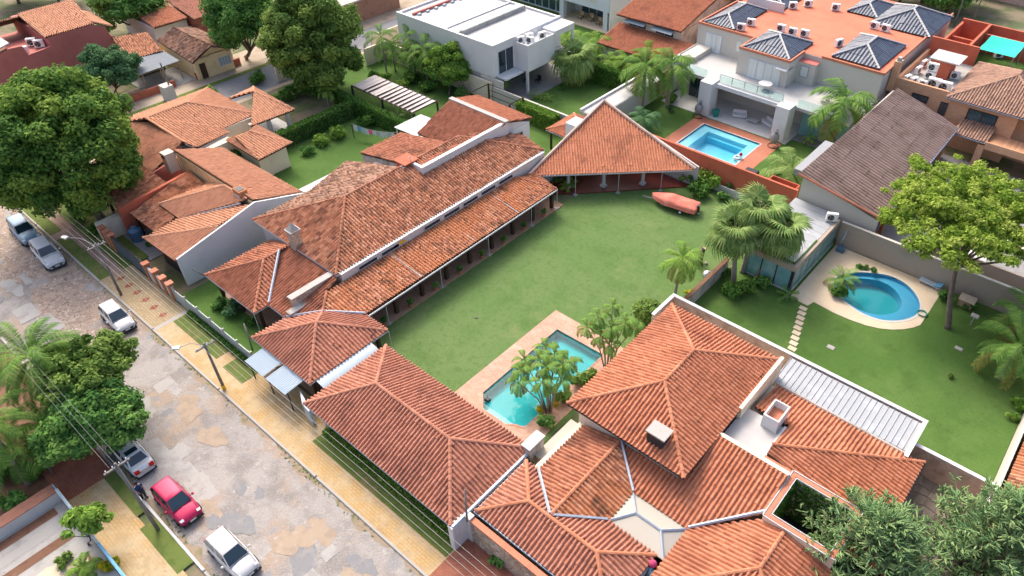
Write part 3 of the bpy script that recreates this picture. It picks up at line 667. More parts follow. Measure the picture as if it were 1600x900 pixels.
door = MB().box(-47.4, -46.4, 20.84, 20.9, .1, 2.15).build('door', M['wood_dark'], A)
MB().ball((-46.55, 20.8, 1.05), .04).build('handle', M['chrome'], door)
MB().box(-42.82, -42.76, 25.0, 26.1, .1, 2.2).build('door', M['wood_dark'], A)
for y in (28.0, 32.0, 36.0, 40.0, 44.0): window(A, 'y', -42.82, y, y+1.6, .9, 2.1, 1, 'glass_dark', 'wood_dark', 2)
# back wing, parapet and the taller rear block
bwp = [(-57.1, 37.05, 3.9), (-57.1, 42.6, 3.9), (-47.7, 42.6, 5.78), (-47.7, 37.05, 5.78)]
tiles(A, bwp, 'tile_mid')
MB().wall([(-57.0, 0), (-47.8, 0), (-47.8, 5.6), (-57.0, 3.8)], 'x', 37.15, .15).build('wall', M['plaster_grime'], A)
MB().box(-47.75, -47.35, 37.0, 48.9, 4.6, 6.0).box(-49.3, -47.75, 37.0, 37.3, 5.2, 6.0).build('parapet', M['plaster_clean'], A)
MB().box(-54.6, -47.8, 43.7, 52.7, 0, 4.35).wall([(43.7, 4.3), (52.7, 4.3), (48.6, 5.85)], 'y', -48.0, .15).wall([(43.7, 4.3), (52.7, 4.3), (48.6, 5.85)], 'y', -54.6, .15).build('wall', M['plaster_clean'], A)
tiles(A, [(-55.1, 43.1, 4.35), (-47.75, 43.1, 4.35), (-47.3, 48.6, 6.0), (-55.5, 48.6, 6.0)], 'tile_mid')
tiles(A, [(-47.9, 53.3, 4.4), (-56.3, 53.3, 4.4), (-55.5, 48.6, 6.0), (-47.3, 48.6, 6.0)], 'tile_new')
MB().slab([(-55.6, 48.35, 6.2), (-47.2, 48.35, 6.2), (-47.2, 48.9, 6.2), (-55.6, 48.9, 6.2)], .25).build('ridge_beam', M['concrete_pale'], A)
window(A, 'x', 43.7, -52.6, -51.4, 2.2, 3.2, -1, 'glass_dark', 'white_paint', 1)
window(A, 'y', -47.8, 50.6, 51.5, 2.4, 3.6, 1, 'glass_dark', 'plaster_grime', 1)
MB().slab([(-60.8, 44.4, 2.55), (-57.0, 44.4, 2.75), (-57.0, 48.4, 2.75), (-60.8, 48.4, 2.55)], .06).build('canopy', M['sheet_white'], A)
for x, y in ((-60.6, 44.6), (-60.6, 48.2)): MB().box(x-.05, x+.05, y-.05, y+.05, 0, 2.5).build('post', M['white_paint'], A)
MB().box(-57.0, -54.6, 43.9, 50, 0, 2.6).build('wall', M['plaster_clean'], A)

# triangular pavilion in the far corner of the lawn
P = thing('pavilion', (-38.5, 55, 0), 'open pavilion with triangular tiled roof and white columns over maroon floor', 'pavilion')
p1, p2, p3 = (-42.45, 46.5, 2.5), (-30.1, 58.35, 2.5), (-42.5, 59.0, 5.85)
tiles(P, [p1, p2, p3], 'tile_new')
for q in (p1, p2): MB().tube([(q[0], q[1], q[2]+.18), (p3[0], p3[1], p3[2]+.22)], .16, 6).build('flashing', M['plaster_pink'], P)
gutter(P, [p1, p2], 'gutter_white', .08)
MB().prism([(-42.5, 46.9), (-39.2, 49.8), (-30.6, 58.9), (-42.5, 59.2)], 0, .12).build('floor', M['floor_maroon'], P)
MB().wall([(46.6, 0), (59.2, 0), (59.2, 5.7), (46.6, 2.45)], 'y', -42.75, .2).build('wall', M['plaster_white'], P)
MB().wall([(-42.5, 0), (-30.2, 0), (-30.2, 2.4), (-42.5, 5.65)], 'x', 59.2, .2).build('wall', M['plaster_white'], P)
for q_ in (at(943, 291, .12), at(1004, 287.5, .12), at(888, 292, .12)):
    x, y = q_.x, q_.y; h = 2.5+(y-x-88.93)/math.sqrt(2)*.378-.12   # up to the underside of the slope
    cl = MB().cyl((x, y, .12), .19, .16, h-.12, 12).build('column', M['white_paint'], P)
    MB().box(x-.28, x+.28, y-.28, y+.28, .12, .34).build('column_base', M['white_paint'], cl)
for x, y in ((-38.95, 49.75), (-35.8, 52.95), (-32.6, 56.1)):
    MB().tube([(x, y, 2.45), (x, y, .1)], .035, 5).build('rain_chain', M['gutter_white'], P)
    MB().box(x-.18, x+.18, y-.18, y+.18, 0, .14).build('drain_stone', M['concrete'], P)
MB().box(-44.3, -43.0, 54.6, 56.4, 2.2, 4.6).build('chimney', M['plaster_clean'], P)
G = thing('gazebo', (-46, 57.5, 0), 'small tiled gazebo roof tucked behind the white pavilion wall', 'gazebo')
hip(G, -47.4, -43.5, 55.0, 60.0, 2.45, .33, 'tile_new')
for x, y in ((-47.0, 55.4), (-47.0, 59.6), (-43.9, 59.6)): MB().box(x-.1, x+.1, y-.1, y+.1, 0, 2.45).build('post', M['wood_dark'], G)

# garage roof beside the pavement
GA = thing('garage', (-27.5, 17.8, 0), 'long low garage with rose tiled hip roof beside the yellow pavement', 'garage')
hip(GA, -34.9, -20.05, 14.05, 21.5, 2.4, .42, 'tile_rose')
MB().box(-34.3, -20.3, 14.75, 21.0, 0, 2.5).build('wall', M['plaster_white'], GA)
window(GA, 'x', 21.0, -33, -30.5, .1, 2.1, 1, 'glass_dark', 'wood_dark', 3)
MB().tube([(-19.85, 14.0, 2.5), (-19.95, 21.8, 2.5)], .14, 6).build('box_gutter', M['gutter_blue'], GA)
MB().box(-20.15, -19.75, 13.9, 15.0, 0, 2.5).build('end_pier', M['plaster_clean'], GA)
C = thing('entrance_canopy', (-39.5, 14.6, 0), 'two pale blue ribbed metal canopy sheets over the street entrance', 'canopy')
for x0, x1 in ((-42.1, -39.65), (-39.35, -36.9)):
    mb = MB(); n = int((x1-x0)/.17)
    for i in range(n):
        a = x0+(x1-x0)*i/n; b = x0+(x1-x0)*(i+1)/n; h = .05
        mb.add([(a, 13.75, 2.14), ((a+b)/2, 13.75, 2.14+h), (b, 13.75, 2.14), (a, 15.5, 2.3), ((a+b)/2, 15.5, 2.3+h), (b, 15.5, 2.3)], [(0,1,4,3),(1,2,5,4)])
    mb.build('canopy_sheet', M['sheet_blue'], C)
for x in (-42.0, -39.5, -37.0): MB().tube([(x, 14.0, 2.12), (x, 14.0, 0)], .05).build('post', M['metal_dark'], C)
MB().box(-39.65, -39.35, 13.8, 15.4, 2.05, 2.12).build('beam', M['wood_dark'], C)
AW = thing('awning', (-35.4, 18.2, 0), 'curved pale translucent awning between the corner roof and the garage', 'awning')
mb = MB(); k = 8
for i in range(k+1):
    t = math.pi*.5*i/k; x = -36.2+1.3*math.sin(t); z = 1.85+.55*math.cos(t); mb.v += [(x, 15.9, z), (x, 21.0, z)]
mb.f = [(2*i, 2*i+2, 2*i+3, 2*i+1) for i in range(k)]
mb.build('awning_sheet', M['sheet_blue'], AW, smooth=True)
for y in (16, 20.9): MB().box(-36.3, -36.1, y-.1, y+.1, 0, 2.35).build('post', M['wood_dark'], AW)
W = thing('entrance_wall', (-35.8, 14.5, 0), 'low white angled wall where the entrance canopy meets the garage', 'wall')
MB().prism([(-36.9, 14.9), (-36.7, 14.75), (-35.6, 14.2), (-34.7, 14.1), (-34.7, 14.35), (-35.5, 14.5)], 0, 1.7).build('wall_panel', M['sheet_blue'], W)
# ---------------------------------------------------------------- house with the orange roofs (front right)
B = thing('tiled_house', (-13, 27, 0), 'orange tiled house with many joined roofs and a dark light well', 'house')
hip(B, -19.6, -10.45, 24.6, 37.4, 4.5, .34, 'tile_new', gut='metal_dark')
MB().box(-19.0, -11.0, 25.2, 36.9, 0, 4.55).build('wall', M['plaster_cream'], B)
c = MB().box(-13.7, -12.5, 25.3, 26.2, 4.6, 5.75).build('chimney', M['metal_dark'], B)
MB().box(-13.8, -12.4, 25.2, 26.3, 5.75, 5.87).build('chimney_cap', M['concrete_pale'], c)
MB().box(-10.55, -10.3, 31.5, 37.6, 2.6, 4.75).build('parapet', M['plaster_cream'], B)
window(B, 'x', 25.2, -15.6, -14.2, 3.5, 4.2, -1, 'glass_dark', 'white_paint', 2)
z0, zr = 2.6, 3.45
FA, FB = (-17.05, 17.85, zr), (-11.85, 17.85, zr)
tiles(B, [(-19.5, 15.65, z0), (-9.4, 15.65, z0), FB, FA], 'tile_rose')
tiles(B, [(-19.55, 20.4, z0), (-19.5, 15.65, z0), FA], 'tile_rose')
tiles(B, [(-9.4, 15.65, z0), (-9.4, 20.35, z0), FB], 'tile_rose')
tiles(B, [(-18.5, 20.4, z0), (-19.55, 20.4, z0), FA, (-15.5, 17.95, zr)], 'tile_rose')
tiles(B, [(-9.4, 20.35, z0), (-12.9, 20.35, z0), (-15.4, 17.95, zr), FB], 'tile_rose')
tiles(B, [(-18.5, 25.15, z0), (-18.5, 20.4, z0), (-15.45, 18.0, zr), (-15.45, 25.15, zr)], 'tile_mid')
tiles(B, [(-12.85, 20.3, z0), (-12.85, 22.95, z0), (-15.45, 25.2, zr), (-15.45, 18.0, zr)], 'tile_rust')
W3 = [(-12.85, 22.95, z0), (-8.87, 22.95, z0), (-5.65, 26.1, 3.65), (-5.65, 28.8, 4.52), (-10.9, 28.8, 4.52), (-10.9, 25.15, 3.33), (-15.35, 25.15, 3.33)]
tiles(B, W3, 'tile_new')
RW = (-4.2, 22.7, 3.9); RW2 = (-4.2, 25.7, 3.9)
tiles(B, [(-8.87, 23.0, z0), (-8.87, 18.2, z0), RW, RW2, (-5.6, 25.8, 3.55)], 'tile_new')
tiles(B, [(-8.87, 18.2, z0), (.5, 18.2, z0), RW], 'tile_new')
tiles(B, [(.5, 18.2, z0), (.5, 25.7, z0), RW2, RW], 'tile_new')
ridge(B, [((-19.5, 15.65, z0), FA), ((-19.55, 20.4, z0), FA), (FA, FB), (FB, (-9.4, 20.3, z0)), (FB, (-9.4, 15.65, z0)), ((-15.45, 18.0, zr), (-15.45, 25.1, zr)), ((-8.87, 18.2, z0), RW), ((.5, 18.2, z0), RW), (RW, RW2)], 'tile_new')
for a, b in (((-12.85, 22.95, 2.8), (-15.4, 25.1, 3.58)), ((-8.87, 23.0, 2.8), (-5.6, 26.3, 3.93)), ((-18.5, 20.4, 2.8), (-15.5, 18.0, 3.63)), ((-12.9, 20.35, 2.8), (-15.3, 18.1, 3.58))):
    MB().tube([a, b], .10, 5).build('valley_gutter', M['gutter_blue'], B)
gutter(B, [(-18.5, 25.1, z0), (-18.5, 20.4, z0)], 'gutter_blue'); gutter(B, [(-19.6, 20.4, z0), (-19.55, 15.6, z0), (-9, 15.6, z0)], 'gutter_blue')
# skylight over the inner court
sk = [(-12.85, 20.35, 2.62), (-8.87, 20.35, 2.62), (-8.87, 22.95, 2.62), (-12.85, 22.95, 2.62)]; s1, s2 = (-11.75, 21.65, 3.0), (-9.95, 21.65, 3.0)
for pl in ([sk[0], sk[1], s2, s1], [sk[1], sk[2], s2], [sk[2], sk[3], s1, s2], [sk[3], sk[0], s1]):
    MB().slab(pl, .03).build('skylight_sheet', M['sheet_straw'], B)
for a, b in ((sk[0], s1), (sk[3], s1), (s1, s2), (sk[1], s2), (sk[2], s2)): MB().tube([(a[0], a[1], a[2]+.04), (b[0], b[1], b[2]+.04)], .08, 4).build('skylight_bar', M['gutter_blue'], B)
# white service platform, chimney, light well
MB().box(-10.5, -7.5, 29.6, 32.7, 2.6, 3.75).build('platform', M['roof_white'], B)
MB().box(-7.68, -7.5, 29.6, 32.7, 3.75, 3.95).build('platform_edge', M['plaster_clean'], B)
cb = MB(); cb.box(-9.0, -8.9, 31.9, 33.6, 3.7, 4.9).box(-8.0, -7.9, 31.9, 33.6, 3.7, 4.9).box(-8.9, -8.0, 31.9, 32.0, 3.7, 4.9).box(-8.9, -8.0, 33.5, 33.6, 3.7, 4.9)
cb.build('chimney', M['plaster_clean'], B); MB().box(-8.9, -8.0, 32.0, 33.5, 3.7, 4.3).build('chimney_flue', M['terracotta'], B)
MB().box(-10.6, -5.66, 28.85, 29.15, 2.6, 4.55).build('wall', M['plaster_cream'], B)
MB().box(-7.5, -5.62, 29.2, 29.55, 2.6, 4.26).build('coping', M['terracotta'], B)
w = MB(); a, b, c_, d = -5.6, -1.2, 25.65, 29.6; zt = 4.2
w.box(a, b, c_, c_+.35, 0, zt).box(a, b, d-.35, d, 0, zt).box(a, a+.35, c_+.35, d-.35, 0, zt).box(b-.35, b, c_+.35, d-.35, 0, zt)
w.build('light_well_wall', M['plaster_cream'], B)
w = MB(); w.box(a+.05, b-.05, c_+.05, c_+.3, zt, zt+.06).box(a+.05, b-.05, d-.3, d-.05, zt, zt+.06).box(a+.05, a+.3, c_+.3, d-.3, zt, zt+.06).box(b-.3, b-.05, c_+.3, d-.3, zt, zt+.06)
w.build('light_well_coping', M['terracotta'], B)
w = MB(); w.box(a, b, d, d+.06, zt-.02, zt+.09).box(a, b, c_-.06, c_, zt-.02, zt+.09).box(a-.06, a, c_, d, zt-.02, zt+.09).box(b, b+.06, c_, d, zt-.02, zt+.09)
w.box(-5.25, -1.55, 26.0, 26.05, zt, zt+.08).box(-5.25, -1.55, 29.2, 29.25, zt, zt+.08).box(-5.25, -5.2, 26.05, 29.2, zt, zt+.08).box(-1.6, -1.55, 26.05, 29.2, zt, zt+.08)
w.build('light_well_trim', M['white_paint'], B)
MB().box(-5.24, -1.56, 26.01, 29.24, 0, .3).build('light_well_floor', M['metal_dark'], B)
LWI = True
# right hand roofs
HL = (-7.5, 30.3, 4.5)
tiles(B, [(.35, 36.7, 2.65), (-10.0, 36.7, 2.65), (-10.0, 33.0, 3.76), (-7.5, 33.0, 3.76), HL], 'tile_new')
tiles(B, [(.38, 32.2, z0), (.38, 36.95, z0), HL, (-7.45, 29.62, 4.45), (-1.2, 29.7, 2.95)], 'tile_new')
ridge(B, [(HL, (.38, 36.9, z0))], 'tile_new')
tiles(B, [(1.7, 31.4, z0), (-1.1, 31.2, z0), (-1.1, 26.6, 4.0), (1.7, 26.4, 4.0)], 'tile_new')
tiles(B, [(1.7, 21.5, 2.4), (1.7, 31.4, 2.4), (.5, 31.4, 2.9), (.5, 21.5, 2.9)], 'tile_new')
MB().tube([(-10.1, 36.85, 2.78), (-.6, 36.75, 2.7)], .14, 6).build('box_gutter', M['concrete'], B)
gutter(B, [(.45, 32.2, z0), (.45, 36.95, z0)], 'metal_dark', .07); MB().tube([(.38, 32.2, 2.7), (-1.4, 31.1, 3.1)], .08, 5).build('valley_gutter', M['gutter_blue'], B)
MB().box(-18.9, -13.0, 16.2, 25.2, 0, 2.6).box(-13.0, -9.6, 16.2, 20.2, 0, 2.6).build('wall', M['plaster_cream'], B)
MB().box(-11.0, -8.6, 23.2, 28.9, 0, 2.7).box(-8.6, -5.7, 19.0, 28.9, 0, 2.7).box(-5.7, 0, 18.8, 26.4, 0, 2.6).build('wall', M['plaster_cream'], B)
MB().box(-10.6, -.2, 30.6, 36.6, 0, 2.7).build('wall', M['plaster_cream'], B)
MB().box(-1.1, 1.2, 22, 31.0, 0, 2.4).build('wall', M['plaster_cream'], B)
# lean-to with ribbed metal sheets along the garden wall: each sheet is a piece
for i in range(24):
    x = -10.45+i*.405
    mb = MB(); mb.add([(x+.0, 36.95, 2.74), (x+.05, 36.95, 2.80), (x+.10, 36.95, 2.74), (x+.40, 36.95, 2.74), (x+.0, 39.75, 2.92), (x+.05, 39.75, 2.98), (x+.10, 39.75, 2.92), (x+.40, 39.75, 2.92)], [(0,1,5,4),(1,2,6,5),(2,3,7,6)])
    mb.build('roof_sheet', M['sheet_white'], B)
MB().box(-10.3, -.85, 37.3, 39.6, 0, 2.7).build('wall', M['plaster_cream'], B)
MB().slab([(-19.75, 21.4, 2.1), (-18.7, 21.4, 2.1), (-18.7, 25.3, 2.1), (-19.75, 25.3, 2.1)], .05).build('passage_roof', M['sheet_straw'], B)
c = MB().box(-20.3, -19.7, 20.9, 22.3, 0, 3.1).build('chimney', M['plaster_grime'], B)
MB().box(-20.4, -19.6, 20.8, 22.4, 3.1, 3.25).build('chimney_cap', M['metal_grey'], c)
FW = thing('stone_wall', (-12, 15.2, 0), 'stone clad street wall with brick red coping under the orange roofs', 'wall')
MB().box(-19.6, -2, 15.05, 15.35, 0, 2.35).build('wall_face', M['stone_wall'], FW)
MB().box(-19.7, -2, 15.0, 15.4, 2.35, 2.47).build('coping', M['terracotta'], FW)
MB().box(-19.75, -19.35, 14.98, 15.42, 0, 2.6).build('end_pier', M['plaster_white'], FW)
def wall_thing(label, segs, m, cop=None, h=None, cat='wall', name='garden_wall'):
    """straight garden walls: segs = (x0, x1, y0, y1, height)"""
    xs = [(s[0]+s[1])/2 for s in segs]; ys = [(s[2]+s[3])/2 for s in segs]
    t = thing(name, (sum(xs)/len(xs), sum(ys)/len(ys), 0), label, cat)
    for s in segs:
        MB().box(s[0], s[1], s[2], s[3], -.02, s[4]).build('wall_panel', M[m], t)
        if cop:
            e = .04; MB().box(s[0]-e, s[1]+e, s[2]-e, s[3]+e, s[4], s[4]+.07).build('coping', M[cop], t)
    return t
wall_thing('pinkish grey garden wall behind the orange roofs, stained white on top', [(-21.0, -.6, 39.9, 40.1, 3.0), (-21.0, -20.8, 37.0, 39.88, 3.0), (-.8, -.6, 36.3, 39.88, 3.0)], 'plaster_pink', 'plaster_clean')
wall_thing('short pinkish wall with white coping along the stone patio', [(-.6, 4.5, 38.15, 38.35, 2.4), (4.4, 4.6, 33.0, 38.13, 2.4)], 'plaster_pink', 'plaster_clean')
wall_thing('right edge garden wall between the rich lawn and red roof', [(4.55, 4.75, 38.4, 60, 2.3)], 'plaster_ivory')
NR = thing('tiled_house', (8, 40, 0), 'red tiled roof corner cut by the right edge of the picture', 'house')
tiles(NR, [(4.95, 50, 2.5), (4.95, 34, 2.5), (9, 34, 4.2), (9, 50, 4.2)], 'tile_rust')
MB().box(5.2, 9, 34, 50, 0, 2.6).build('wall', M['plaster_cream'], NR)
TK = MB().cyl((4.95, 36.9, 1.6), .5, .45, 1.0, 12).cyl((4.95, 36.9, 2.6), .45, .2, .2, 12).build('water_tank', M['metal_dark']); tag(TK, 'black water tank between the patio wall and right edge roof', 'water tank')
# flagstone patio
PT = thing('stone_patio', (2.4, 35, 0), 'small patio of irregular brown flagstones beside the orange roof', 'patio')
flat('mortar_bed', rect(.2, 4.4, 29.5, 38.15), [], .02, M['mortar'], PT)
nx, ny = 6, 11; gx = [[(.25+4.1*i/nx+(rnd.uniform(-.16, .16) if 0 < i < nx else 0), 29.55+8.55*j/ny+(rnd.uniform(-.18, .18) if 0 < j < ny else 0)) for i in range(nx+1)] for j in range(ny+1)]
for j in range(ny):
    for i in range(nx):
        q = [gx[j][i], gx[j][i+1], gx[j+1][i+1], gx[j+1][i]]; cx = sum(p[0] for p in q)/4; cy = sum(p[1] for p in q)/4
        h = rnd.uniform(.05, .075)
        o = MB().prism([(cx+(p[0]-cx)*.93, cy+(p[1]-cy)*.93) for p in q], .015, h).build('flagstone', M['flagstone'], PT)
        set_tint(o.data, [rnd.random()]*len(o.data.polygons))

# ---------------------------------------------------------------- pool house with the metal roof, right lot
H = thing('pool_house', (-17, 55, 0), 'flat roofed glass pool house with pale metal roof beside the oval pool', 'house')
hx0, hx1, hy0, hy1 = -19.6, -14.85, 49.9, 59.0
for i in range(10):
    y = 50.3+i*.94
    MB().slab([(hx0-.1, y, 2.92), (hx1-.35, y, 2.8), (hx1-.35, y+.92, 2.8), (hx0-.1, y+.92, 2.92)], .04).build('roof_sheet', M['sheet_white'], H)
MB().box(hx1-.3, hx1, hy0, hy1, 2.3, 2.85).box(hx0, hx1-.3, hy0, hy0+.3, 2.3, 2.85).build('roof_beam', M['plaster_taupe'], H)
MB().box(hx1-.42, hx1-.3, hy0+.3, 54.6, 2.78, 2.95).box(hx0, hx1-.42, hy0+.3, hy0+.42, 2.8, 3.0).build('planter_edge', M['lawn_rich'], H)
for i in range(6): MB().box(hx1-.12, hx1-.06, hy0+.3+i*1.42, hy0+1.66+i*1.42, .1, 2.3).build('glass_panel', M['glass_teal'], H)
for i in range(7): MB().box(hx1-.14, hx1-.02, hy0+.22+i*1.42, hy0+.3+i*1.42, .05, 2.3).build('mullion', M['metal_grey'], H)
for i in range(3): MB().box(hx0+.3+i*1.4, hx0+1.62+i*1.4, hy0+.06, hy0+.12, .1, 2.3).build('glass_panel', M['glass_teal'], H)
for i in range(4): MB().box(hx0+.2+i*1.4, hx0+.28+i*1.4, hy0+.02, hy0+.14, .05, 2.3).build('mullion', M['metal_dark'], H)
MB().box(hx0, hx1, hy0, hy1, 0, .08).build('floor', M['floor_pale'], H)
MB().box(hx0, hx0+.15, hy0+.2, hy1, .08, 2.8).box(hx0+.15, hx1-.2, hy1-.2, hy1, .08, 2.75).build('wall', M['plaster_taupe'], H)
MB().box(-18.6, -17.0, 51.3, 52.0, .1, .75).build('counter', M['cushion_white'], H)
wall_thing('taupe boundary wall behind the oval pool and bright green tree', [(-14.7, 4.6, 59.2, 59.4, 2.55)], 'plaster_taupe', 'plaster_ivory')
wall_thing('low mossy wall between central lawn and the glass pool house garden', [(-20.9, -20.6, 40.2, 49.0, 1.4)], 'plaster_grime', 'soil')
wall_thing('grey yard wall beyond the taupe boundary, behind the bright tree', [(-9, 4.6, 62.6, 62.8, 1.8), (-9.2, -9, 59.5, 62.8, 1.8)], 'plaster_taupe')
NP = pool('small blue pool glimpsed under the bright green tree', rect(-5, 3, 63.2, 71), rect(-2.9, 1.4, 64.8, 68.6), 'floor_pale', .6, 'pool_sky', 'pool_sky', 'white_paint', .05, .04, waterz=-.02)
SP = thing('stepping_stone_path', (-12.3, 46.4, 0), 'row of pale square stepping stones across the rich green lawn', 'path')
for i in range(9):
    t = i/8; p = (-13.05+1.45*t, 48.75-5.05*t); w_ = .33; q = .24
    MB().bevbox(p[0]-w_, p[0]+w_, p[1]-q, p[1]+q, 0, .05, .015).build('stepping_stone', M['deck_sand'], SP)

# ---------------------------------------------------------------- boundary walls of the central lot
wall_thing('terracotta coloured wall between the central lawn and the villa pool', [(-42.3, -20.0, 60.6, 60.85, 3.1)], 'plaster_rust')
wall_thing('white stained wall behind the covered boat', [(-30.2, -20.0, 60.0, 60.2, .75)], 'plaster_white')
MB_ = thing('planter_box', (-22, 62, 0), 'open red planter box behind the terracotta wall near the brown roof', 'planter')
MB().box(-23.4, -20.6, 60.9, 61.0, 0, 2.6).box(-23.4, -20.6, 62.4, 62.5, 0, 2.6).box(-23.5, -23.4, 60.9, 62.5, 0, 2.6).box(-20.6, -20.5, 60.9, 62.5, 0, 2.6).build('planter_side', M['plaster_rust'], MB_)
MB().box(-23.4, -20.6, 61.0, 62.4, 0, 1.9).build('planter_soil', M['soil'], MB_)

# ---------------------------------------------------------------- brown roofed hall and brick house
N_ = thing('hall', (-15.5, 70, 0), 'hall with one big brown ribbed roof slope and beige end wall', 'house')
tiles(N_, [(-11.6, 60.3, 3.6), (-11.9, 82.6, 3.6), (-19.3, 82.8, 5.85), (-19.75, 59.0, 5.85)], 'tile_brown', pitch=.46, row=1.3, amp=.12, step=.02)
MB().wall([(-19.6, 0), (-11.9, 0), (-11.9, 3.45), (-19.6, 5.65)], 'x', 60.0, .2).build('wall', M['plaster_ivory'], N_)
MB().box(-19.5, -12.8, 60.2, 82.4, 0, 3.4).build('wall', M['plaster_orange'], N_)
MB().wall([(60.2, 0), (82.4, 0), (82.4, 5.7), (60.2, 5.7)], 'y', -19.6, .2).build('wall', M['plaster_ivory'], N_)
MB().tube([(-19.8, 58.9, 5.95), (-11.5, 60.2, 3.7)], .11, 5).build('verge_tiles', M['terracotta'], N_)
gutter(N_, [(-11.55, 60.3, 3.6), (-11.85, 82.6, 3.6)], 'gutter_blue', .1)
MB().box(-20.5, -19.6, 59.6, 66.5, 5.3, 5.9).build('skylight_box', M['metal_grey'], N_)
for y in (63, 67, 71, 75, 79): MB().box(-12.2, -11.9, y, y+.3, 0, 3.45).build('post', M['plaster_orange'], N_)
K = thing('brick_house', (-10, 90, 0), 'two storey orange brick house with tan roof and rows of air conditioners', 'house')
MB().box(-20.3, -7.0, 85.0, 96, 0, 5.3).build('wall', M['brick'], K)
MB().box(-20.3, -14.5, 85.0, 85.3, 5.3, 6.1).box(-20.3, -20.0, 85.3, 95.7, 5.3, 6.1).build('parapet', M['brick'], K)
MB().box(-20.0, -14.6, 85.3, 95.7, 5.3, 5.36).build('flat_roof', M['concrete'], K)
MB().box(-18.3, -16.0, 89.6, 92.4, 5.36, 7.4).build('stair_block', M['plaster_rust'], K)
MB().slab([(-18.5, 89.4, 7.5), (-15.2, 89.4, 7.5), (-15.2, 92.6, 7.5), (-18.5, 92.6, 7.5)], .12).build('stair_roof', M['roof_white'], K)
MB().box(-20.3, -14.8, 95.7, 96.0, 5.3, 7.6).build('party_wall', M['plaster_rust'], K)
c = MB().box(-20.9, -20.2, 84.6, 85.5, 4.5, 8.0).build('chimney', M['brick'], K)
MB().box(-20.75, -20.35, 84.8, 85.3, 8.0, 8.4).build('chimney_cap', M['concrete_pale'], c)
for s0, s1, zz0, zz1 in ((-18.0, -16.3, 4.2, 4.9), (-14.8, -14.1, 3.4, 4.8)): window(K, 'x', 85.0, s0, s1, zz0, zz1, -1, 'glass_window', 'wood_dark', 2)
window(K, 'x', 85.0, -11.8, -9.0, 3.6, 4.9, -1, 'glass_window', 'wood_dark', 2, .12)
hip(K, -14.4, -4, 84.4, 96.2, 5.7, .42, 'tile_tan', gut='gutter_blue')
MB().box(-14.0, -7.0, 85.02, 95.8, 5.3, 5.8).build('wall', M['brick'], K)
tiles(K, [(-12.2, 82.2, 3.0), (-8.6, 82.2, 3.0), (-8.6, 85.0, 3.7), (-12.2, 85.0, 3.7)], 'tile_tan')
gutter(K, [(-12.2, 82.2, 3.0), (-8.6, 82.2, 3.0)], 'gutter_blue')
MB().box(-8.6, 2, 81.6, 85.0, 2.7, 3.0).build('balcony_slab', M['brick'], K)
MB().box(-8.6, 2, 81.5, 81.65, 2.7, 3.5).build('balcony_parapet', M['brick'], K)
MB().box(-7.0, 2, 86.5, 96, 0, 5.6).build('wall', M['brick'], K)
for x in (-9.0, -2.5): MB().box(x-.35, x+.35, 82.1, 82.8, 0, 2.7).build('column', M['brick'], K)
GT = thing('shade_sail', (-13, 100, 0), 'bright green shade tarp on poles behind the brick house roof', 'canopy')
mb = MB(); n = 8
for i in range(n+1):
    for j in range(n+1):
        u_, v_ = i/n, j/n; mb.v.append((-15.1+4.0*u_, 97+5.4*v_, 7.0-.25*math.sin(math.pi*u_)*math.sin(math.pi*v_)+.05*math.sin(9*v_)))
mb.f = [(i*(n+1)+j, (i+1)*(n+1)+j, (i+1)*(n+1)+j+1, i*(n+1)+j+1) for i in range(n) for j in range(n)]
mb.build('tarp', M['tarp_green'], GT, smooth=True)
for x, y in ((-15, 97.1), (-11.2, 97.1), (-15, 102.3), (-11.2, 102.3)): MB().tube([(x, y, 7), (x, y, 3.5)], .06).build('pole', M['metal_grey'], GT)
KB = thing('annex', (-15, 100, 0), 'red walled roof annex behind the brick house with tall parapets', 'building')
MB().box(-20.3, -7, 96.1, 112, 0, 4.2).build('wall', M['plaster_rust'], KB)
MB().box(-19.6, -19.3, 96.2, 106, 4.2, 6.6).box(-16.4, -16.1, 96.2, 106, 4.2, 7.0).box(-19.3, -16.4, 101, 101.3, 4.2, 6.3).box(-19.6, -10, 106, 106.3, 4.2, 7.0).box(-16.1, -8, 103.5, 103.8, 4.2, 6.6).build('parapet', M['plaster_rust'], KB)
MB().box(-16, -7.2, 96.3, 103.4, 4.2, 4.3).build('roof_garden', M['lawn_rich'], KB)
KC = thing('tiled_house', (-5, 104, 0), 'tan tiled roof at the far right behind the green tarp', 'house')
hip(KC, -9.5, 8, 98, 112, 4.6, .35, 'tile_tan'); MB().box(-9, 7.5, 98.5, 111.5, 0, 4.7).build('wall', M['plaster_pink'], KC)
# ---------------------------------------------------------------- white villa with blue tiled hips
V = thing('villa', (-32, 88, 0), 'large white two storey villa with red flat roof and dark blue hips', 'house')
zt = 4.0; zu = 7.1
MB().box(-44.9, -21, 82.2, 106, 0, zu).build('wall', M['plaster_ivory'], V)
MB().box(-37.0, -30.5, 78.5, 82.2, zt, zu).build('wall', M['plaster_ivory'], V)
MB().box(-30.5, -28.3, 81.0, 82.2, zt, zu-.6).build('wall', M['plaster_ivory'], V)
MB().box(-42.6, -21, 79.0, 82.2, 0, zt-.35).build('wall', M['plaster_ivory'], V)
MB().box(-44.8, -21.1, 82.3, 105.9, zu, zu+.05).build('flat_roof', M['roof_terracotta'], V)
MB().box(-36.9, -30.6, 78.6, 82.3, zu, zu+.055).build('flat_roof', M['roof_terracotta'], V)
MB().box(-30.5, -28.3, 81.0, 82.28, zu-.6, zu-.55).build('flat_roof', M['plaster_red'], V)
tr = MB()
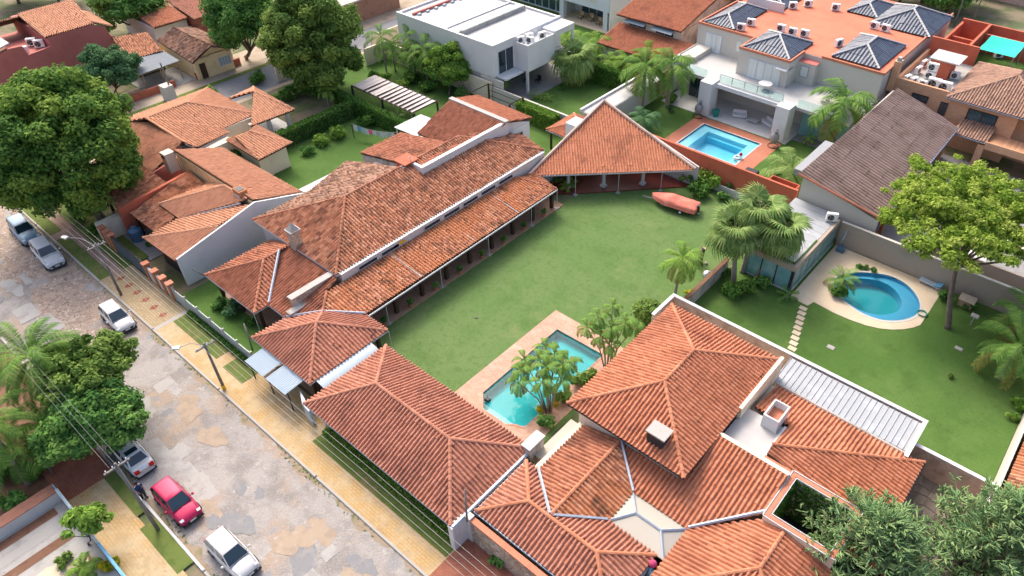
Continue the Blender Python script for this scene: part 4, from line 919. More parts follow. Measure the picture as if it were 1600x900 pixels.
for q in ((-44.95, -40.0, 82.12, 82.32), (-37.05, -30.45, 78.42, 78.62), (-37.05, -36.85, 78.62, 82.3), (-30.65, -30.45, 78.62, 82.3), (-28.3, -20.9, 82.12, 82.32), (-44.98, -44.78, 82.32, 106), (-21.1, -20.9, 82.32, 106), (-40, -37.05, 82.12, 82.3)): tr.box(*q, zu, zu+.28)
tr.build('parapet_coping', M['terracotta'], V)
MB().box(-42.6, -21, 75.0, 82.2, zt-.35, zt).build('terrace_slab', M['roof_white'], V)
MB().box(-44.6, -42.6, 77.6, 82.2, 0, 4.6).build('wall', M['plaster_ivory'], V)
for x0, x1 in ((-38.9, -37.3), (-29.0, -27.4)): MB().box(x0, x1, 73.4, 75.2, 0, zt+.25).build('pillar', M['plaster_clean'], V)
MB().box(-37.3, -29.0, 74.4, 75.0, zt-.45, zt+.02).build('terrace_beam', M['plaster_clean'], V)
MB().box(-44, -27.0, 73.4, 79.0, 0, .07).build('patio_floor', M['floor_pale'], V)
MB().box(-27.0, -21, 75, 79.0, 0, .06).build('patio_floor', M['floor_grey'], V)
for i in range(5): MB().box(-37.2+i*1.64, -35.62+i*1.64, 75.02, 75.06, zt+.05, zt+1.0).build('glass_railing', M['glass_clear'], V)
MB().tube([(-37.2, 75.04, zt+1.02), (-29.0, 75.04, zt+1.02)], .03, 5).build('handrail', M['chrome'], V)
for i in range(6): MB().box(-37.25+i*1.64, -37.19+i*1.64, 74.97, 75.1, zt-.2, zt+1.0).build('baluster', M['chrome'], V)
for i in range(4): MB().box(-27.2+i*1.5, -25.75+i*1.5, 75.02, 75.06, zt+.05, zt+1.0).build('glass_railing', M['glass_clear'], V)
for i in range(3): MB().box(-42.3+i*1.1, -41.25+i*1.1, 75.1, 75.16, zt+.05, zt+1.0).build('glass_railing', M['glass_clear'], V)
for i in range(3): MB().box(-42.2+i*1.1, -41.2+i*1.1, 77.0, 77.08, .1, 3.5).build('glass_panel', M['glass_dark'], V)
for i in range(5): MB().box(-27.0+i*1.2, -25.85+i*1.2, 76.6, 76.68, .1, 3.4).build('glass_panel', M['glass_teal'], V)
for i in range(4): MB().box(-33.9+i*1.15, -32.85+i*1.15, 78.9, 78.97, 1.6, 2.5).build('window', M['glass_dark'], V)
window(V, 'x', 78.5, -35.5, -31.4, zt+.1, zt+2.3, -1, 'curtain', 'plaster_grey', 4, .08)
window(V, 'x', 82.2, -43.6, -41.4, zt+.1, zt+2.3, -1, 'curtain', 'plaster_grey', 3, .08)
window(V, 'x', 82.2, -39.3, -38.6, zt+1.0, zt+2.3, -1, 'curtain', 'white_paint', 1, .06)
window(V, 'x', 81.0, -30.0, -29.1, zt+.9, zt+2.1, -1, 'curtain', 'blind_grey', 1, .08)
MB().slab([(-31.9, 77.9, zu-.8), (-30.5, 77.9, zu-.8), (-30.5, 79.6, zu-.8), (-31.9, 79.6, zu-.8)], .12).build('window_hood', M['plaster_clean'], V)
def bluehip(x0, x1, y0, y1, slope=.42):
    h = thing('hip', (0, 0, 0), None, None) if False else V
    hip(h, x0, x1, y0, y1, zu+.2, slope, 'tile_blue', gut=None, pitch=.42, row=1.2, rm='gutter_white', amp=.045)
bluehip(-44.4, -40.2, 82.7, 91.5); bluehip(-36.7, -30.8, 78.8, 85.2); bluehip(-27.5, -21.9, 83.0, 91.5); bluehip(-28.0, -20.6, 95.8, 104.5); bluehip(-32, -28.0, 98, 104); bluehip(-43.5, -38.6, 93, 100.5)
MB().box(-43.6, -38.3, 92.2, 92.5, zu, zu+1.2).build('parapet', M['plaster_clean'], V)
def ac_unit(loc, rz, label, s=1.0, group='air conditioner units on the roofs'):
    t = thing('air_conditioner', loc, label, 'air conditioner', group, rz, s)
    MB().bevbox(-.42, .42, -.17, .17, .06, .72, .03).build('casing', M['ac_white'], t, local=True)
    r = MB(); n = 14
    r.add([(-.1+.25*math.cos(2*math.pi*k/n), -.176, .38+.25*math.sin(2*math.pi*k/n)) for k in range(n)], [tuple(range(n))])
    g_ = r.build('fan_grille', M['metal_dark'], t, local=True)
    f = MB()
    for k in range(3):
        a = 2*math.pi*k/3; f.add([(-.1+.03*math.cos(a+1.5), -.18, .38+.03*math.sin(a+1.5)), (-.1+.2*math.cos(a-.3), -.18, .38+.2*math.sin(a-.3)), (-.1+.2*math.cos(a+.3), -.18, .38+.2*math.sin(a+.3))], [(0, 1, 2)])
    f.build('fan_blade', M['metal_grey'], g_, local=True)
    for x in (-.3, .3): MB().box(x-.04, x+.04, -.16, .16, 0, .06).build('foot', M['metal_grey'], t, local=True)
    return t
rl = 'air conditioner on villa roof, '
vz = zu+.055
for (x, y, rz, l) in ((-39.6, 83.4, .4, 'beside the left blue hip, nearest the parapet'), (-39.4, 85.6, .3, 'beside the left blue hip, farther one'), (-35.6, 86.3, .1, 'first of three behind the middle hip'), (-34.0, 86.2, .1, 'second of three behind the middle hip'),
                      (-32.6, 86.6, .1, 'last of three behind the middle hip'), (-28.2, 86.5, 1.2, 'left of the right front hip'), (-27.0, 94.6, 0, 'left one of a pair before the rear hip'), (-25.6, 94.6, 0, 'right one of a pair before the rear hip'),
                      (-33.4, 97.5, .5, 'by the small rear hip'), (-38.0, 94.5, .6, 'by the far left rear hip'), (-36.8, 96.5, .6, 'at the far rear edge of the roof')):
    ac_unit((x, y, vz), rz, rl+l, 1.25)
kz = 5.365
for i, (x, y, z, rz, l, s) in enumerate(((-19.4, 86.3, kz, 1.3, 'at the left end of the front row', 1.15), (-18.6, 86.2, kz, 1.2, 'second in the front row', 1.15), (-17.5, 86.1, kz, .1, 'third in the front row', 1.1), (-16.5, 86.4, kz, .1, 'tall one near the row middle', 1.7),
        (-15.3, 86.3, kz, .1, 'tall one at the right row end', 1.7), (-17.6, 88.6, kz, .1, 'lower of two stacked', 1.35), (-17.6, 88.6, kz+1.0, .1, 'upper of two stacked', 1.35), (-15.4, 90.6, kz, .2, 'right of the red stair block', 1.2), (-19.2, 89.3, kz, 1.4, 'standing alone left of the red block', 1.2), (-19.3, 91.6, kz, 1.4, 'at the far left behind the red block', 1.2))):
    ac_unit((x, y, z), rz, 'white air conditioner on the brick house roof, '+l, s)
ac_unit((-15.5, 58.3, 2.86), .5, 'white air conditioner on the pool house metal roof', 1.2)
for x, y, l in ((-18.9, 103, 'inside the tall red parapets'), (-17.2, 97.5, 'on the wall left of the green tarp'), (-13.6, 103, 'behind the green tarp')): ac_unit((x, y, 4.32), .8, 'white air conditioner on the red annex '+l, 1.3)
# patio furniture under the villa terrace
for i, (x, y, rz, l) in enumerate(((-34.3, 75.9, .5, 'left'), (-30.6, 76.3, -.4, 'right'))):
    t = thing('sofa', (x, y, .07), 'white cushioned patio sofa at the %s under the villa terrace' % l, 'sofa', rz=rz)
    MB().bevbox(-.8, .8, -.4, .4, .12, .42, .05).build('seat', M['cushion_white'], t, local=True)
    MB().bevbox(-.8, .8, .28, .44, .42, .8, .05).build('backrest', M['cushion_white'], t, local=True)
    for sx in (-1, 1): MB().bevbox(sx*.8-.07, sx*.8+.07, -.4, .42, .1, .58, .04).build('armrest', M['cushion_white'], t, local=True)
    for sx in (-.7, .7):
        for sy in (-.3, .3): MB().box(sx-.04, sx+.04, sy-.04, sy+.04, 0, .12).build('leg', M['wood_dark'], t, local=True)
t = thing('coffee_table', (-32.4, 75.7, .07), 'low white coffee table between the two patio sofas', 'table')
MB().bevbox(-33.1, -31.7, 75.3, 76.1, .37, .42, .02).build('table_top', M['white_paint'], t)
for x in (-33, -31.8):
    for y in (75.4, 76.0): MB().box(x-.04, x+.04, y-.04, y+.04, .07, .37).build('leg', M['white_paint'], t)
for x, y, l, m_ in ((-36.6, 74.2, 'beside the left villa pillar', 'pot_green'),):
    o = MB().cyl((x, y, .07), .3, .42, .8, 12).cyl((x, y, .80), .45, .45, .08, 12).build('plant_pot', M[m_]); tag(o, 'glossy green round pot standing '+l, 'pot')
def egg_chair(x, y, label, m_):
    t = thing('egg_chair', (x, y, .05), label, 'chair')
    r = MB(); n = 16
    r.tube([(x+.6*math.cos(2*math.pi*k/n), y+.6*math.sin(2*math.pi*k/n), .08) for k in range(n+1)], .035, 5).build('base_ring', M['metal_dark'], t)
    MB().tube([(x, y+.6, .08), (x, y+.75, 1.2), (x, y+.45, 1.95), (x, y, 2.0)], .035, 5).build('stand', M['metal_dark'], t)
    s = MB()
    for i in range(7):
        th = R(20+i*20)
        for k in range(12):
            ph = R(30+k*300/11-60); s.v.append((x+.48*math.sin(th)*math.sin(ph), y-.48*math.sin(th)*math.cos(ph)*-1, 1.15-.72*math.cos(th)*-1*-1+.0))
    for i in range(6):
        for k in range(11): s.f.append((i*12+k, i*12+k+1, (i+1)*12+k+1, (i+1)*12+k))
    s.build('shell', M['metal_grey'], t, smooth=True)
    MB().bevbox(x-.3, x+.3, y-.3, y+.3, .55, .75, .08).build('cushion', M[m_], t)
egg_chair(-38.3, 72.8, 'grey hanging egg chair at the left villa pillar', 'metal_grey')
egg_chair(-27.9, 72.2, 'hanging egg chair with green cushion at the right villa pillar', 'pot_green')
o = MB().bevbox(-27.7, -26.3, 65.0, 65.8, .04, .4, .05).build('lounge_cushion', M['metal_dark']); tag(o, 'dark folded lounger on the red pool deck corner', 'lounger')
t = thing('terrace_table', (-32.2, 76.8, zt), 'white round table on the villa terrace', 'table')
MB().cyl((-32.2, 76.8, zt+.68), .8, .8, .06, 18).build('table_top', M['white_paint'], t); MB().cyl((-32.2, 76.8, zt), .12, .08, .68, 8).build('leg', M['white_paint'], t)

# ---------------------------------------------------------------- white strip building and garden walls behind the pavilion
S = thing('garden_store', (-46.2, 67.5, 0), 'narrow white flat roofed store running behind the triangular pavilion', 'building')
MB().box(-47.2, -44.8, 61.0, 74.6, 0, 2.45).build('wall', M['plaster_ivory'], S)
MB().box(-47.1, -44.9, 61.1, 74.5, 2.45, 2.5).build('flat_roof', M['roof_white'], S)
MB().box(-47.3, -47.05, 60.9, 74.7, 2.45, 2.75).build('parapet', M['plaster_clean'], S)
wall_thing('beige garden wall between the white modern house and the hedge', [(-60.2, -47.3, 59.7, 59.95, 2.0)], 'plaster_ivory')
wall_thing('white wall closing the villa terrace side behind the palms', [(-44.7, -44.4, 74.6, 82, 4.6)], 'plaster_clean')

# ---------------------------------------------------------------- white modern house, grey house, orange roofed house
X = thing('modern_house', (-69, 66, 0), 'white cubic modern house with flat roof and projecting box', 'house')
zr_ = 6.7
MB().box(-77.8, -60.2, 60.1, 73.0, 3.0, zr_).build('upper_storey', M['plaster_clean'], X)
MB().box(-77.8, -62.4, 60.3, 73.0, 0, 3.0).build('wall', M['plaster_ivory'], X)
MB().box(-62.4, -58.8, 60.0, 60.3, 0, 2.9).build('wall', M['plaster_ivory'], X)
MB().box(-77.6, -60.4, 60.4, 72.8, zr_, zr_+.05).build('flat_roof', M['roof_white'], X)
pp = MB()
for q in ((-77.8, -60.2, 60.1, 60.4, .38), (-60.5, -60.2, 60.4, 73.0, .35), (-77.8, -77.5, 60.4, 73.0, .3), (-77.5, -60.5, 72.7, 73.0, .3), (-69.2, -68.95, 60.4, 72.7, .2)): pp.box(*q[:4], zr_, zr_+q[4])
pp.build('parapet', M['plaster_clean'], X)
for i in range(6): MB().slab([(-67.4, 60.9+i*1.9, zr_+.45), (-66.0, 60.9+i*1.9, zr_+.62), (-66.0, 62.72+i*1.9, zr_+.62), (-67.4, 62.72+i*1.9, zr_+.45)], .05).build('skylight_pane', M['glass_teal'], X)
MB().box(-66.0, -65.85, 60.7, 72.4, zr_+.05, zr_+.6).build('skylight_kerb', M['concrete'], X)
MB().box(-75.9, -75.6, 61.2, 70.4, zr_+.05, zr_+.35).build('roof_duct', M['plaster_red'], X)
for i in range(6): MB().bevbox(-75.3, -75.0, 61.6+i*1.5, 62.1+i*1.5, zr_+.05, zr_+.3, .04).build('vent_cowl', M['sheet_blue'], X)
MB().box(-60.2, -57.9, 63.9, 69.0, 3.1, 6.15).build('cantilever_box', M['plaster_clean'], X)
MB().box(-60.2, -57.9, 63.9, 64.05, 6.15, 6.5).box(-58.05, -57.9, 64.05, 69.0, 6.15, 6.5).box(-60.2, -58.05, 68.85, 69.0, 6.15, 6.5).build('parapet', M['plaster_clean'], X)
MB().box(-60.2, -57.9, 69.05, 73.0, 6.0, 6.75).box(-58.1, -57.9, 72.6, 73.0, 3.1, 6.0).box(-60.2, -57.9, 69.05, 73.0, 2.9, 3.1).build('loggia', M['plaster_clean'], X)
window(X, 'y', -60.2, 61.0, 63.6, 3.2, 6.0, 1, 'glass_dark', 'white_paint', 2, .08)
MB().slab([(-60.2, 60.6, 3.1), (-58.6, 60.6, 3.1), (-58.6, 63.88, 3.1), (-60.2, 63.88, 3.1)], .2).build('balcony_slab', M['plaster_clean'], X)
window(X, 'y', -62.4, 64.5, 71.5, .2, 2.6, 1, 'glass_dark', 'metal_dark', 5, .06)
MB().box(-62.4, -57.0, 60.4, 73, 0, .06).build('terrace_floor', M['floor_grey'], X)
for y in (64.2, 72.6): MB().box(-58.5, -58.2, y-.15, y+.15, .06, 3.0).build('column', M['plaster_clean'], X)
for i, (x, y, rz) in enumerate(((-59.7, 64.6, 1.2), (-59.5, 66.0, 1.2), (-58.7, 65.3, .2), (-58.6, 67.4, 1.2))): ac_unit((x, y, 6.16), rz, 'white air conditioner on the projecting box, %s' % ('at its left corner', 'at the back middle', 'at the front middle', 'nearest the dark opening')[i], 1.2)
for i, (x, y) in enumerate(((-60.6, 66.5), (-59.4, 67.4))):
    t = thing('terrace_chair', (x, y, .06), 'dark terrace chair under the projecting box, %s' % ('inner one', 'outer one')[i], 'chair')
    MB().bevbox(x-.3, x+.3, y-.3, y+.3, .42, .5, .03).build('seat', M['metal_dark'], t); MB().bevbox(x-.3, x+.3, y+.24, y+.32, .5, 1.0, .03).build('backrest', M['metal_dark'], t)
    for sx in (-.26, .26):
        for sy in (-.26, .26): MB().box(x+sx-.03, x+sx+.03, y+sy-.03, y+sy+.03, .06, .42).build('leg', M['metal_dark'], t)
wall_thing('cream perimeter wall with climbing plants left of the round tree', [(-81.0, -80.8, 56.2, 60.0, 2.4), (-80.8, -60.3, 59.6, 59.8, 2.5)], 'plaster_cream')
wall_thing('cream wall stretch left of the dark driveway gate', [(-86.0, -85.8, 45.5, 52.8, 2.0)], 'plaster_cream')
g_ = thing('driveway_gate', (-82, 54.8, 0), 'dark steel driveway gate at the side street behind the pergola', 'gate')
for i in range(9): MB().box(-84.2+.34*i-.15, -84.2+.34*i+.15, 53.3+.31*i-.03, 53.3+.31*i+.03, .1, 2.3).build('gate_board', M['metal_gate'], g_)
MB().tube([(-84.4, 53.2, 2.33), (-81.2, 56.1, 2.33)], .05, 4).tube([(-84.4, 53.2, .1), (-81.2, 56.1, .1)], .05, 4).build('gate_frame', M['metal_dark'], g_)

Y = thing('modern_house', (-70, 92, 0), 'grey blue modern house with open portico at the top edge', 'house')
MB().box(-72, -62.5, 91.0, 102, 0, 6).build('wall', M['plaster_grey'], Y)
MB().box(-72, -62.5, 87.0, 91.0, 2.9, 6).build('upper_storey', M['plaster_grey'], Y)
MB().box(-71, -65, 86.94, 87.0, 3.9, 5.2).build('balcony_recess', M['plaster_ivory'], Y)
MB().box(-72.4, -62, 86.4, 91.0, 0, .12).build('portico_floor', M['deck_sand'], Y)
for x in (-71.6, -63.2): MB().box(x-.4, x+.4, 87.0, 87.8, .12, 2.9).build('column', M['plaster_grey'], Y)
for i in range(5): MB().box(-70.6+i*1.5, -69.3+i*1.5, 90.9, 90.97, .2, 2.6).build('glass_panel', M['glass_window'], Y)
MB().box(-86, -72, 88.5, 100, 0, 5.6).build('wall', M['plaster_grey'], Y)
for i in range(7): MB().box(-82.5+i*1.45, -81.3+i*1.45, 88.4, 88.47, .3, 2.7).build('glass_panel', M['glass_window'], Y)
MB().box(-86, -72, 86.4, 88.5, 2.8, 3.0).build('eave_slab', M['plaster_grey'], Y)
MB().box(-62.3, -62.1, 86.8, 101, 0, 6).build('downpipe_wall', M['plaster_clean'], Y)
for i, (x, y) in enumerate(((-69.0, 88.6), (-67.2, 88.8), (-65.3, 88.4))):
    t = thing('dining_chair', (x, y, .12), 'brown wicker chair under the grey portico, %s of three' % ('left', 'middle', 'right')[i], 'chair')
    MB().bevbox(x-.35, x+.35, y-.35, y+.35, .5, .6, .03).build('seat', M['wood_pale'], t); MB().bevbox(x-.35, x+.35, y+.28, y+.38, .6, 1.2, .03).build('backrest', M['wood_pale'], t)
    for sx in (-.3, .3):
        for sy in (-.3, .3): MB().box(x+sx-.04, x+sx+.04, y+sy-.04, y+sy+.04, .12, .5).build('leg', M['wood_dark'], t)
Z = thing('tiled_house', (-52, 86, 0), 'two storey orange tiled house with pink stained gable and window awnings', 'house')
tiles(Z, [(-57.2, 81.3, 5.6), (-47.0, 81.6, 5.6), (-47.0, 90.5, 7.6), (-57.2, 90.5, 7.6)], 'tile_new')
MB().box(-56.6, -47.4, 82.2, 95, 0, 5.5).build('wall', M['plaster_ivory'], Z)
MB().wall([(82.2, 5.4), (97, 5.4), (90.5, 7.6)], 'y', -47.5, .15).wall([(82.2, 0), (97, 0), (97, 5.4), (82.2, 5.4)], 'y', -47.35, .1).build('gable_wall', M['plaster_pink'], Z)
tiles(Z, [(-46.0, 98, 5.4), (-57.2, 98, 5.4), (-57.2, 90.5, 7.6), (-47.0, 90.5, 7.6)], 'tile_new')
tiles(Z, [(-57.3, 77.2, 2.9), (-45.2, 77.2, 2.9), (-45.2, 82.2, 4.2), (-57.3, 82.2, 4.2)], 'tile_new')
MB().box(-56.8, -45.6, 77.8, 82.2, 0, 3.0).build('wall', M['plaster_ivory'], Z)
for x0 in (-55.6, -51.2):
    window(Z, 'x', 82.2, x0, x0+2.8, 4.35, 5.1, -1, 'glass_dark', 'white_paint', 2)
    MB().slab([(x0-.2, 81.2, 5.05), (x0+3.0, 81.2, 5.05), (x0+3.0, 82.2, 5.45), (x0-.2, 82.2, 5.45)], .05).build('window_awning', M['blind_grey'], Z)
Z2 = thing('tiled_house', (-44, 98, 0), 'orange tiled roofs at the top edge behind the villa parapet', 'house')
tiles(Z2, [(-47.0, 92, 5.4), (-45.3, 92, 5.4), (-45.3, 108, 7), (-47, 108, 7)], 'tile_new')
hip(Z2, -56, -45.4, 99, 112, 5, .4, 'tile_new'); MB().box(-55.5, -46, 99.5, 111.5, 0, 5.1).build('wall', M['plaster_pink'], Z2)
# ---------------------------------------------------------------- peach roofed house on the left
Lh = thing('tiled_house', (-68, 27, 0), 'rambling peach tiled house with tall white gable wall at the left', 'house')
e3 = 3.0
r1, r2 = (-79.9, 26.2, 4.5), (-79.9, 31.0, 4.5)
tiles(Lh, [(-74.2, 31.2, e3), (-74.5, 35.7, e3), r2, r1], 'tile_peach')
tiles(Lh, [(-74.5, 35.8, e3), (-84.8, 35.8, e3), r2], 'tile_peach')
tiles(Lh, [(-84.8, 35.8, e3), (-84.8, 24.0, e3), r1, r2], 'tile_peach')
tiles(Lh, [(-72.3, 27.4, 3.1), (-72.8, 31.5, 3.1), (-74.2, 31.2, 3.3), r1, (-73.6, 26.8, 3.5)], 'tile_peach')
tiles(Lh, [(-83.0, 20.5, 2.6), (-71.9, 21.1, 2.6), (-72.7, 24.9, 3.2), (-73.55, 26.8, 3.5), (-80.1, 26.2, 4.4), (-84.8, 24.0, 3.0)], 'tile_sooty')
ridge(Lh, [(r1, r2), (r2, (-74.5, 35.8, e3)), (r2, (-84.8, 35.8, e3)), (r1, (-74.2, 31.2, 3.25)), (r1, (-73.6, 26.8, 3.55))], 'tile_peach')
gutter(Lh, [(-73.55, 26.8, 3.45), (-72.3, 27.4, 3.05), (-72.8, 31.5, 3.05)], 'gutter_white')
MB().box(-84.0, -74.2, 24.6, 35.2, 0, 3.0).box(-83.5, -73.2, 21.2, 24.6, 0, 2.6).box(-74.2, -71.5, 25.2, 31.0, 0, 2.9).build('wall', M['plaster_cream'], Lh)
MB().wall([(21.3, 0), (26.0, 0), (26.0, 3.4), (21.3, 2.5)], 'y', -72.2, .2).build('wall', M['plaster_red'], Lh)
c = MB().box(-71.6, -70.6, 23.4, 24.4, 2.6, 4.7).build('chimney', M['plaster_cream'], Lh); MB().box(-71.4, -70.8, 23.34, 23.4, 4.2, 4.4).build('chimney_vent', M['metal_dark'], c)
c = MB().box(-92.6, -91.2, 33.2, 34.4, 0, 2.0).build('letter_post', M['plaster_ivory'], None); tag(c, 'small cream utility box standing by the side street', 'utility box')
# open terrace roof
s1, s2 = (-77.6, 37.0, 4.0), (-77.6, 38.2, 4.0)
tiles(Lh, [(-72.6, 33.9, 2.9), (-72.2, 39.2, 2.9), (-77.6, 37.8, 4.05)], 'tile_peach')
tiles(Lh, [(-72.2, 39.3, 2.9), (-81.0, 39.6, 2.9), (-77.6, 37.8, 4.05)], 'tile_peach')
tiles(Lh, [(-81.0, 39.6, 2.9), (-80.5, 35.9, 2.9), (-77.6, 37.8, 4.05)], 'tile_peach')
ridge(Lh, [((-72.2, 39.3, 2.9), (-77.6, 37.8, 4.05)), ((-81, 39.6, 2.9), (-77.6, 37.8, 4.05))], 'tile_peach')
for x, y in ((-72.9, 38.6), (-72.9, 36.2), (-73.2, 34.2), (-80.2, 39.0)): MB().box(x-.2, x+.2, y-.2, y+.2, 0, 2.9).build('column', M['plaster_ivory'], Lh)
MB().box(-80, -71.4, 33.6, 39.6, 0, .08).build('terrace_floor', M['floor_pale'], Lh)
# small wing
t1 = (-70.6, 32.6, 3.5)
tiles(Lh, [(-65.95, 30.5, 2.7), (-66.2, 34.8, 2.7), t1, (-70.8, 31.0, 3.4)], 'tile_peach')
tiles(Lh, [(-66.2, 34.8, 2.7), (-72.4, 34.4, 2.9), t1], 'tile_peach'); ridge(Lh, [((-66.2, 34.8, 2.7), t1)], 'tile_peach')
tiles(Lh, [(-72.0, 30.4, 2.9), (-65.95, 30.5, 2.7), t1], 'tile_peach')
MB().box(-71.8, -66.6, 30.8, 34.2, 0, 2.7).build('wall', M['plaster_cream'], Lh)
# gabled part against the tall white wall
GY, GZ = 24.55, 4.7
MB().wall([(16.4, 0), (29.4, 0), (29.4, 3.2), (GY, GZ), (16.4, 3.0)], 'y', -56.55, .2).build('gable_wall', M['plaster_clean'], Lh)
tiles(Lh, [(-56.6, 29.4, 3.2), (-70.0, 29.0, 3.2), (-70.8, GY, GZ), (-56.6, GY, GZ)], 'tile_peach')
MB().box(-69.6, -56.6, 24.8, 28.8, 0, 3.2).build('wall', M['plaster_cream'], Lh)
MB().wall([(-70.6, 0), (-56.6, 0), (-56.6, 4.5), (-70.6, 4.5)], 'x', 24.5, .15).build('wall', M['plaster_yellow'], Lh)
g1 = (-61.3, 24.4, 4.45)
tiles(Lh, [(-65.8, 19.7, 2.85), (-62.2, 19.7, 2.85), (-58.0, 23.9, 4.25), (-57.6, 24.5, 4.5), g1], 'tile_peach')
tiles(Lh, [(-65.8, 24.6, 2.85), (-65.8, 19.7, 2.85), g1], 'tile_peach')
g2 = (-56.6, 20.9, 3.85)
tiles(Lh, [(-62.0, 16.15, 2.7), (-56.6, 16.3, 2.7), g2], 'tile_peach')
tiles(Lh, [(-62.2, 19.7, 2.7), (-62.0, 16.15, 2.7), g2, (-56.6, 24.3, 4.3), (-57.9, 23.9, 4.0)], 'tile_peach')
ridge(Lh, [((-62.0, 16.15, 2.7), g2), ((-65.8, 19.7, 2.85), g1), (g1, (-57.6, 24.5, 4.5))], 'tile_peach')
MB().tube([(-62.2, 19.7, 2.8), (-57.9, 23.9, 4.25)], .1, 5).build('valley_gutter', M['gutter_white'], Lh)
MB().box(-61.4, -56.6, 16.9, 24.4, 0, 2.6).box(-65.2, -61.4, 20.2, 24.4, 0, 2.8).build('wall', M['plaster_orange'], Lh)
MB().box(-60.9, -57.4, 16.82, 16.9, .1, 2.1).build('garage_opening', M['metal_dark'], Lh)
c = MB().box(-59.4, -58.2, 24.2, 25.0, 4.3, 5.1).build('chimney', M['plaster_orange'], Lh); MB().box(-59.2, -58.4, 24.3, 24.9, 5.1, 5.14).build('chimney_flue', M['metal_dark'], c)
MB().box(-59.3, -58.3, 24.12, 24.18, 4.35, 4.65).build('chimney_vent', M['white_paint'], c)
# low rust coloured porch roofs either side of a red party wall
tiles(Lh, [(-73.6, 17.1, 2.35), (-67.6, 17.1, 2.35), (-68.6, 22.0, 3.0), (-73.6, 22.0, 3.0)], 'tile_rust')
tiles(Lh, [(-67.2, 17.4, 2.35), (-62.4, 17.4, 2.35), (-63.5, 24.0, 3.2), (-68.6, 24.4, 3.2)], 'tile_rust')
MB().prism([(-67.7, 16.6), (-67.35, 16.6), (-68.6, 24.6), (-68.95, 24.6)], 0, 3.15).build('party_wall', M['plaster_rust'], Lh)
for x in (-73.2, -70.3, -66.8, -63.0): MB().box(x-.12, x+.12, 17.5, 17.74, 0, 2.35).build('post', M['wood_dark'], Lh)
MB().box(-68.6, -62.4, 16.0, 21, 0, .06).build('forecourt', M['floor_grey'], Lh)
MB().box(-67.9, -66.0, 19.0, 19.2, 0, 2.1).build('wall', M['plaster_ivory'], Lh)
tk = thing('water_tank', (-66.4, 16.9, 0), 'dark blue water tank behind the sliding gate of the peach house', 'water tank')
MB().cyl((-66.4, 16.9, .06), .6, .62, 1.1, 14).build('tank_body', M['tank_blue'], tk, smooth=False); MB().cyl((-66.4, 16.9, 1.16), .62, .3, .25, 14).cyl((-66.4, 16.9, 1.41), .25, .25, .1, 10).build('lid', M['tank_blue'], tk)
# street front: pillars, wall panels, gate
FL = thing('front_wall', (-60, 14.7, 0), 'orange and white street wall with pillars before the peach house', 'wall')
for x in (-68.0, -67.0, -66.1, -59.6, -58.0, -56.6, -55.4): 
    pl_ = MB().box(x-.22, x+.22, 14.55, 14.99, 0, 1.85).build('pillar', M['plaster_orange'], FL); MB().box(x-.3, x+.3, 14.47, 15.07, 1.85, 1.98).build('pillar_cap', M['terracotta'], pl_)
for a, b in ((-67.78, -67.22), (-66.78, -66.32), (-59.38, -58.22), (-57.78, -56.82), (-56.38, -55.62)): MB().box(a, b, 14.65, 14.85, 0, 1.6).build('wall_panel', M['plaster_white'], FL)
MB().box(-69.2, -68.2, 14.65, 18.5, 0, 1.9).build('side_wall', M['plaster_cream'], FL)
gt = thing('sliding_gate', (-62.8, 14.7, 0), 'dark grey sliding gate between the orange pillars', 'gate')
for i in range(16): MB().box(-65.8+i*.375, -65.45+i*.375, 14.66, 14.72, .12, 1.85).build('gate_board', M['metal_gate'], gt)
MB().box(-65.85, -59.8, 14.62, 14.76, 1.85, 1.95).box(-65.85, -59.8, 14.62, 14.76, .05, .12).build('gate_frame', M['metal_dark'], gt)
F = thing('picket_fence', (-49.3, 14.75, 0), 'pale teal spiked fence along the front garden of the long house', 'fence')
for i in range(12):
    x = -55.1+i*1.0
    MB().box(x, x+.96, 14.72, 14.78, .1, 1.45).build('fence_panel', M['teal_fence'], F)
    mb = MB()
    for k in range(4): xx = x+.12+k*.24; mb.add([(xx-.03, 14.75, 1.45), (xx+.03, 14.75, 1.45), (xx, 14.75+.04*(-1)**k, 1.72)], [(0, 1, 2)]); mb.tube([(xx, 14.69, .15), (xx, 14.69, 1.62)], .018, 4)
    mb.build('spike', M['white_paint'], F)
for i in range(7): MB().box(-55.16+i*2.0, -55.06+i*2.0, 14.66, 14.84, 0, 1.7).build('fence_post', M['gutter_white'], F)

# ---------------------------------------------------------------- red house and old houses across the side street
Q = thing('red_house', (-112, 28, 0), 'big red walled house with peach roofs at the top left', 'house')
MB().wall([(14, 0), (35.3, 0), (34.4, 5.6), (33.0, 6.3), (27.4, 6.3), (27.4, 5.2), (24.6, 5.0), (24.4, 6.2), (23.0, 6.3), (20.0, 5.6), (14, 4.2)], 'y', -106.5, .3).build('wall', M['plaster_red'], Q)
MB().box(-118, -106.5, 14.5, 35.0, 0, 4.2).box(-118, -106.5, 27.4, 33.0, 4.2, 6.2).build('wall', M['plaster_red'], Q)
tiles(Q, [(-106.3, 27.2, 6.35), (-106.3, 33.2, 6.35), (-113.5, 34.2, 7.6), (-113.5, 27.2, 7.6)], 'tile_peach')
tiles(Q, [(-106.3, 14, 4.2), (-106.3, 24.3, 6.3), (-118, 24.3, 6.3), (-118, 14, 4.2)][::-1] if False else [(-118, 14, 4.0), (-106.3, 14, 4.0), (-106.3, 22.8, 6.35), (-118, 22.8, 6.35)], 'tile_peach')
tiles(Q, [(-118, 33, 5.4), (-118, 22.8, 5.4), (-113.6, 22.8, 7.2), (-113.6, 33, 7.2)], 'tile_peach')
tiles(Q, [(-106.3, 35.4, 5.4), (-113.5, 35.4, 5.4), (-113.5, 33.2, 6.8), (-106.3, 33.2, 6.4)], 'tile_peach')
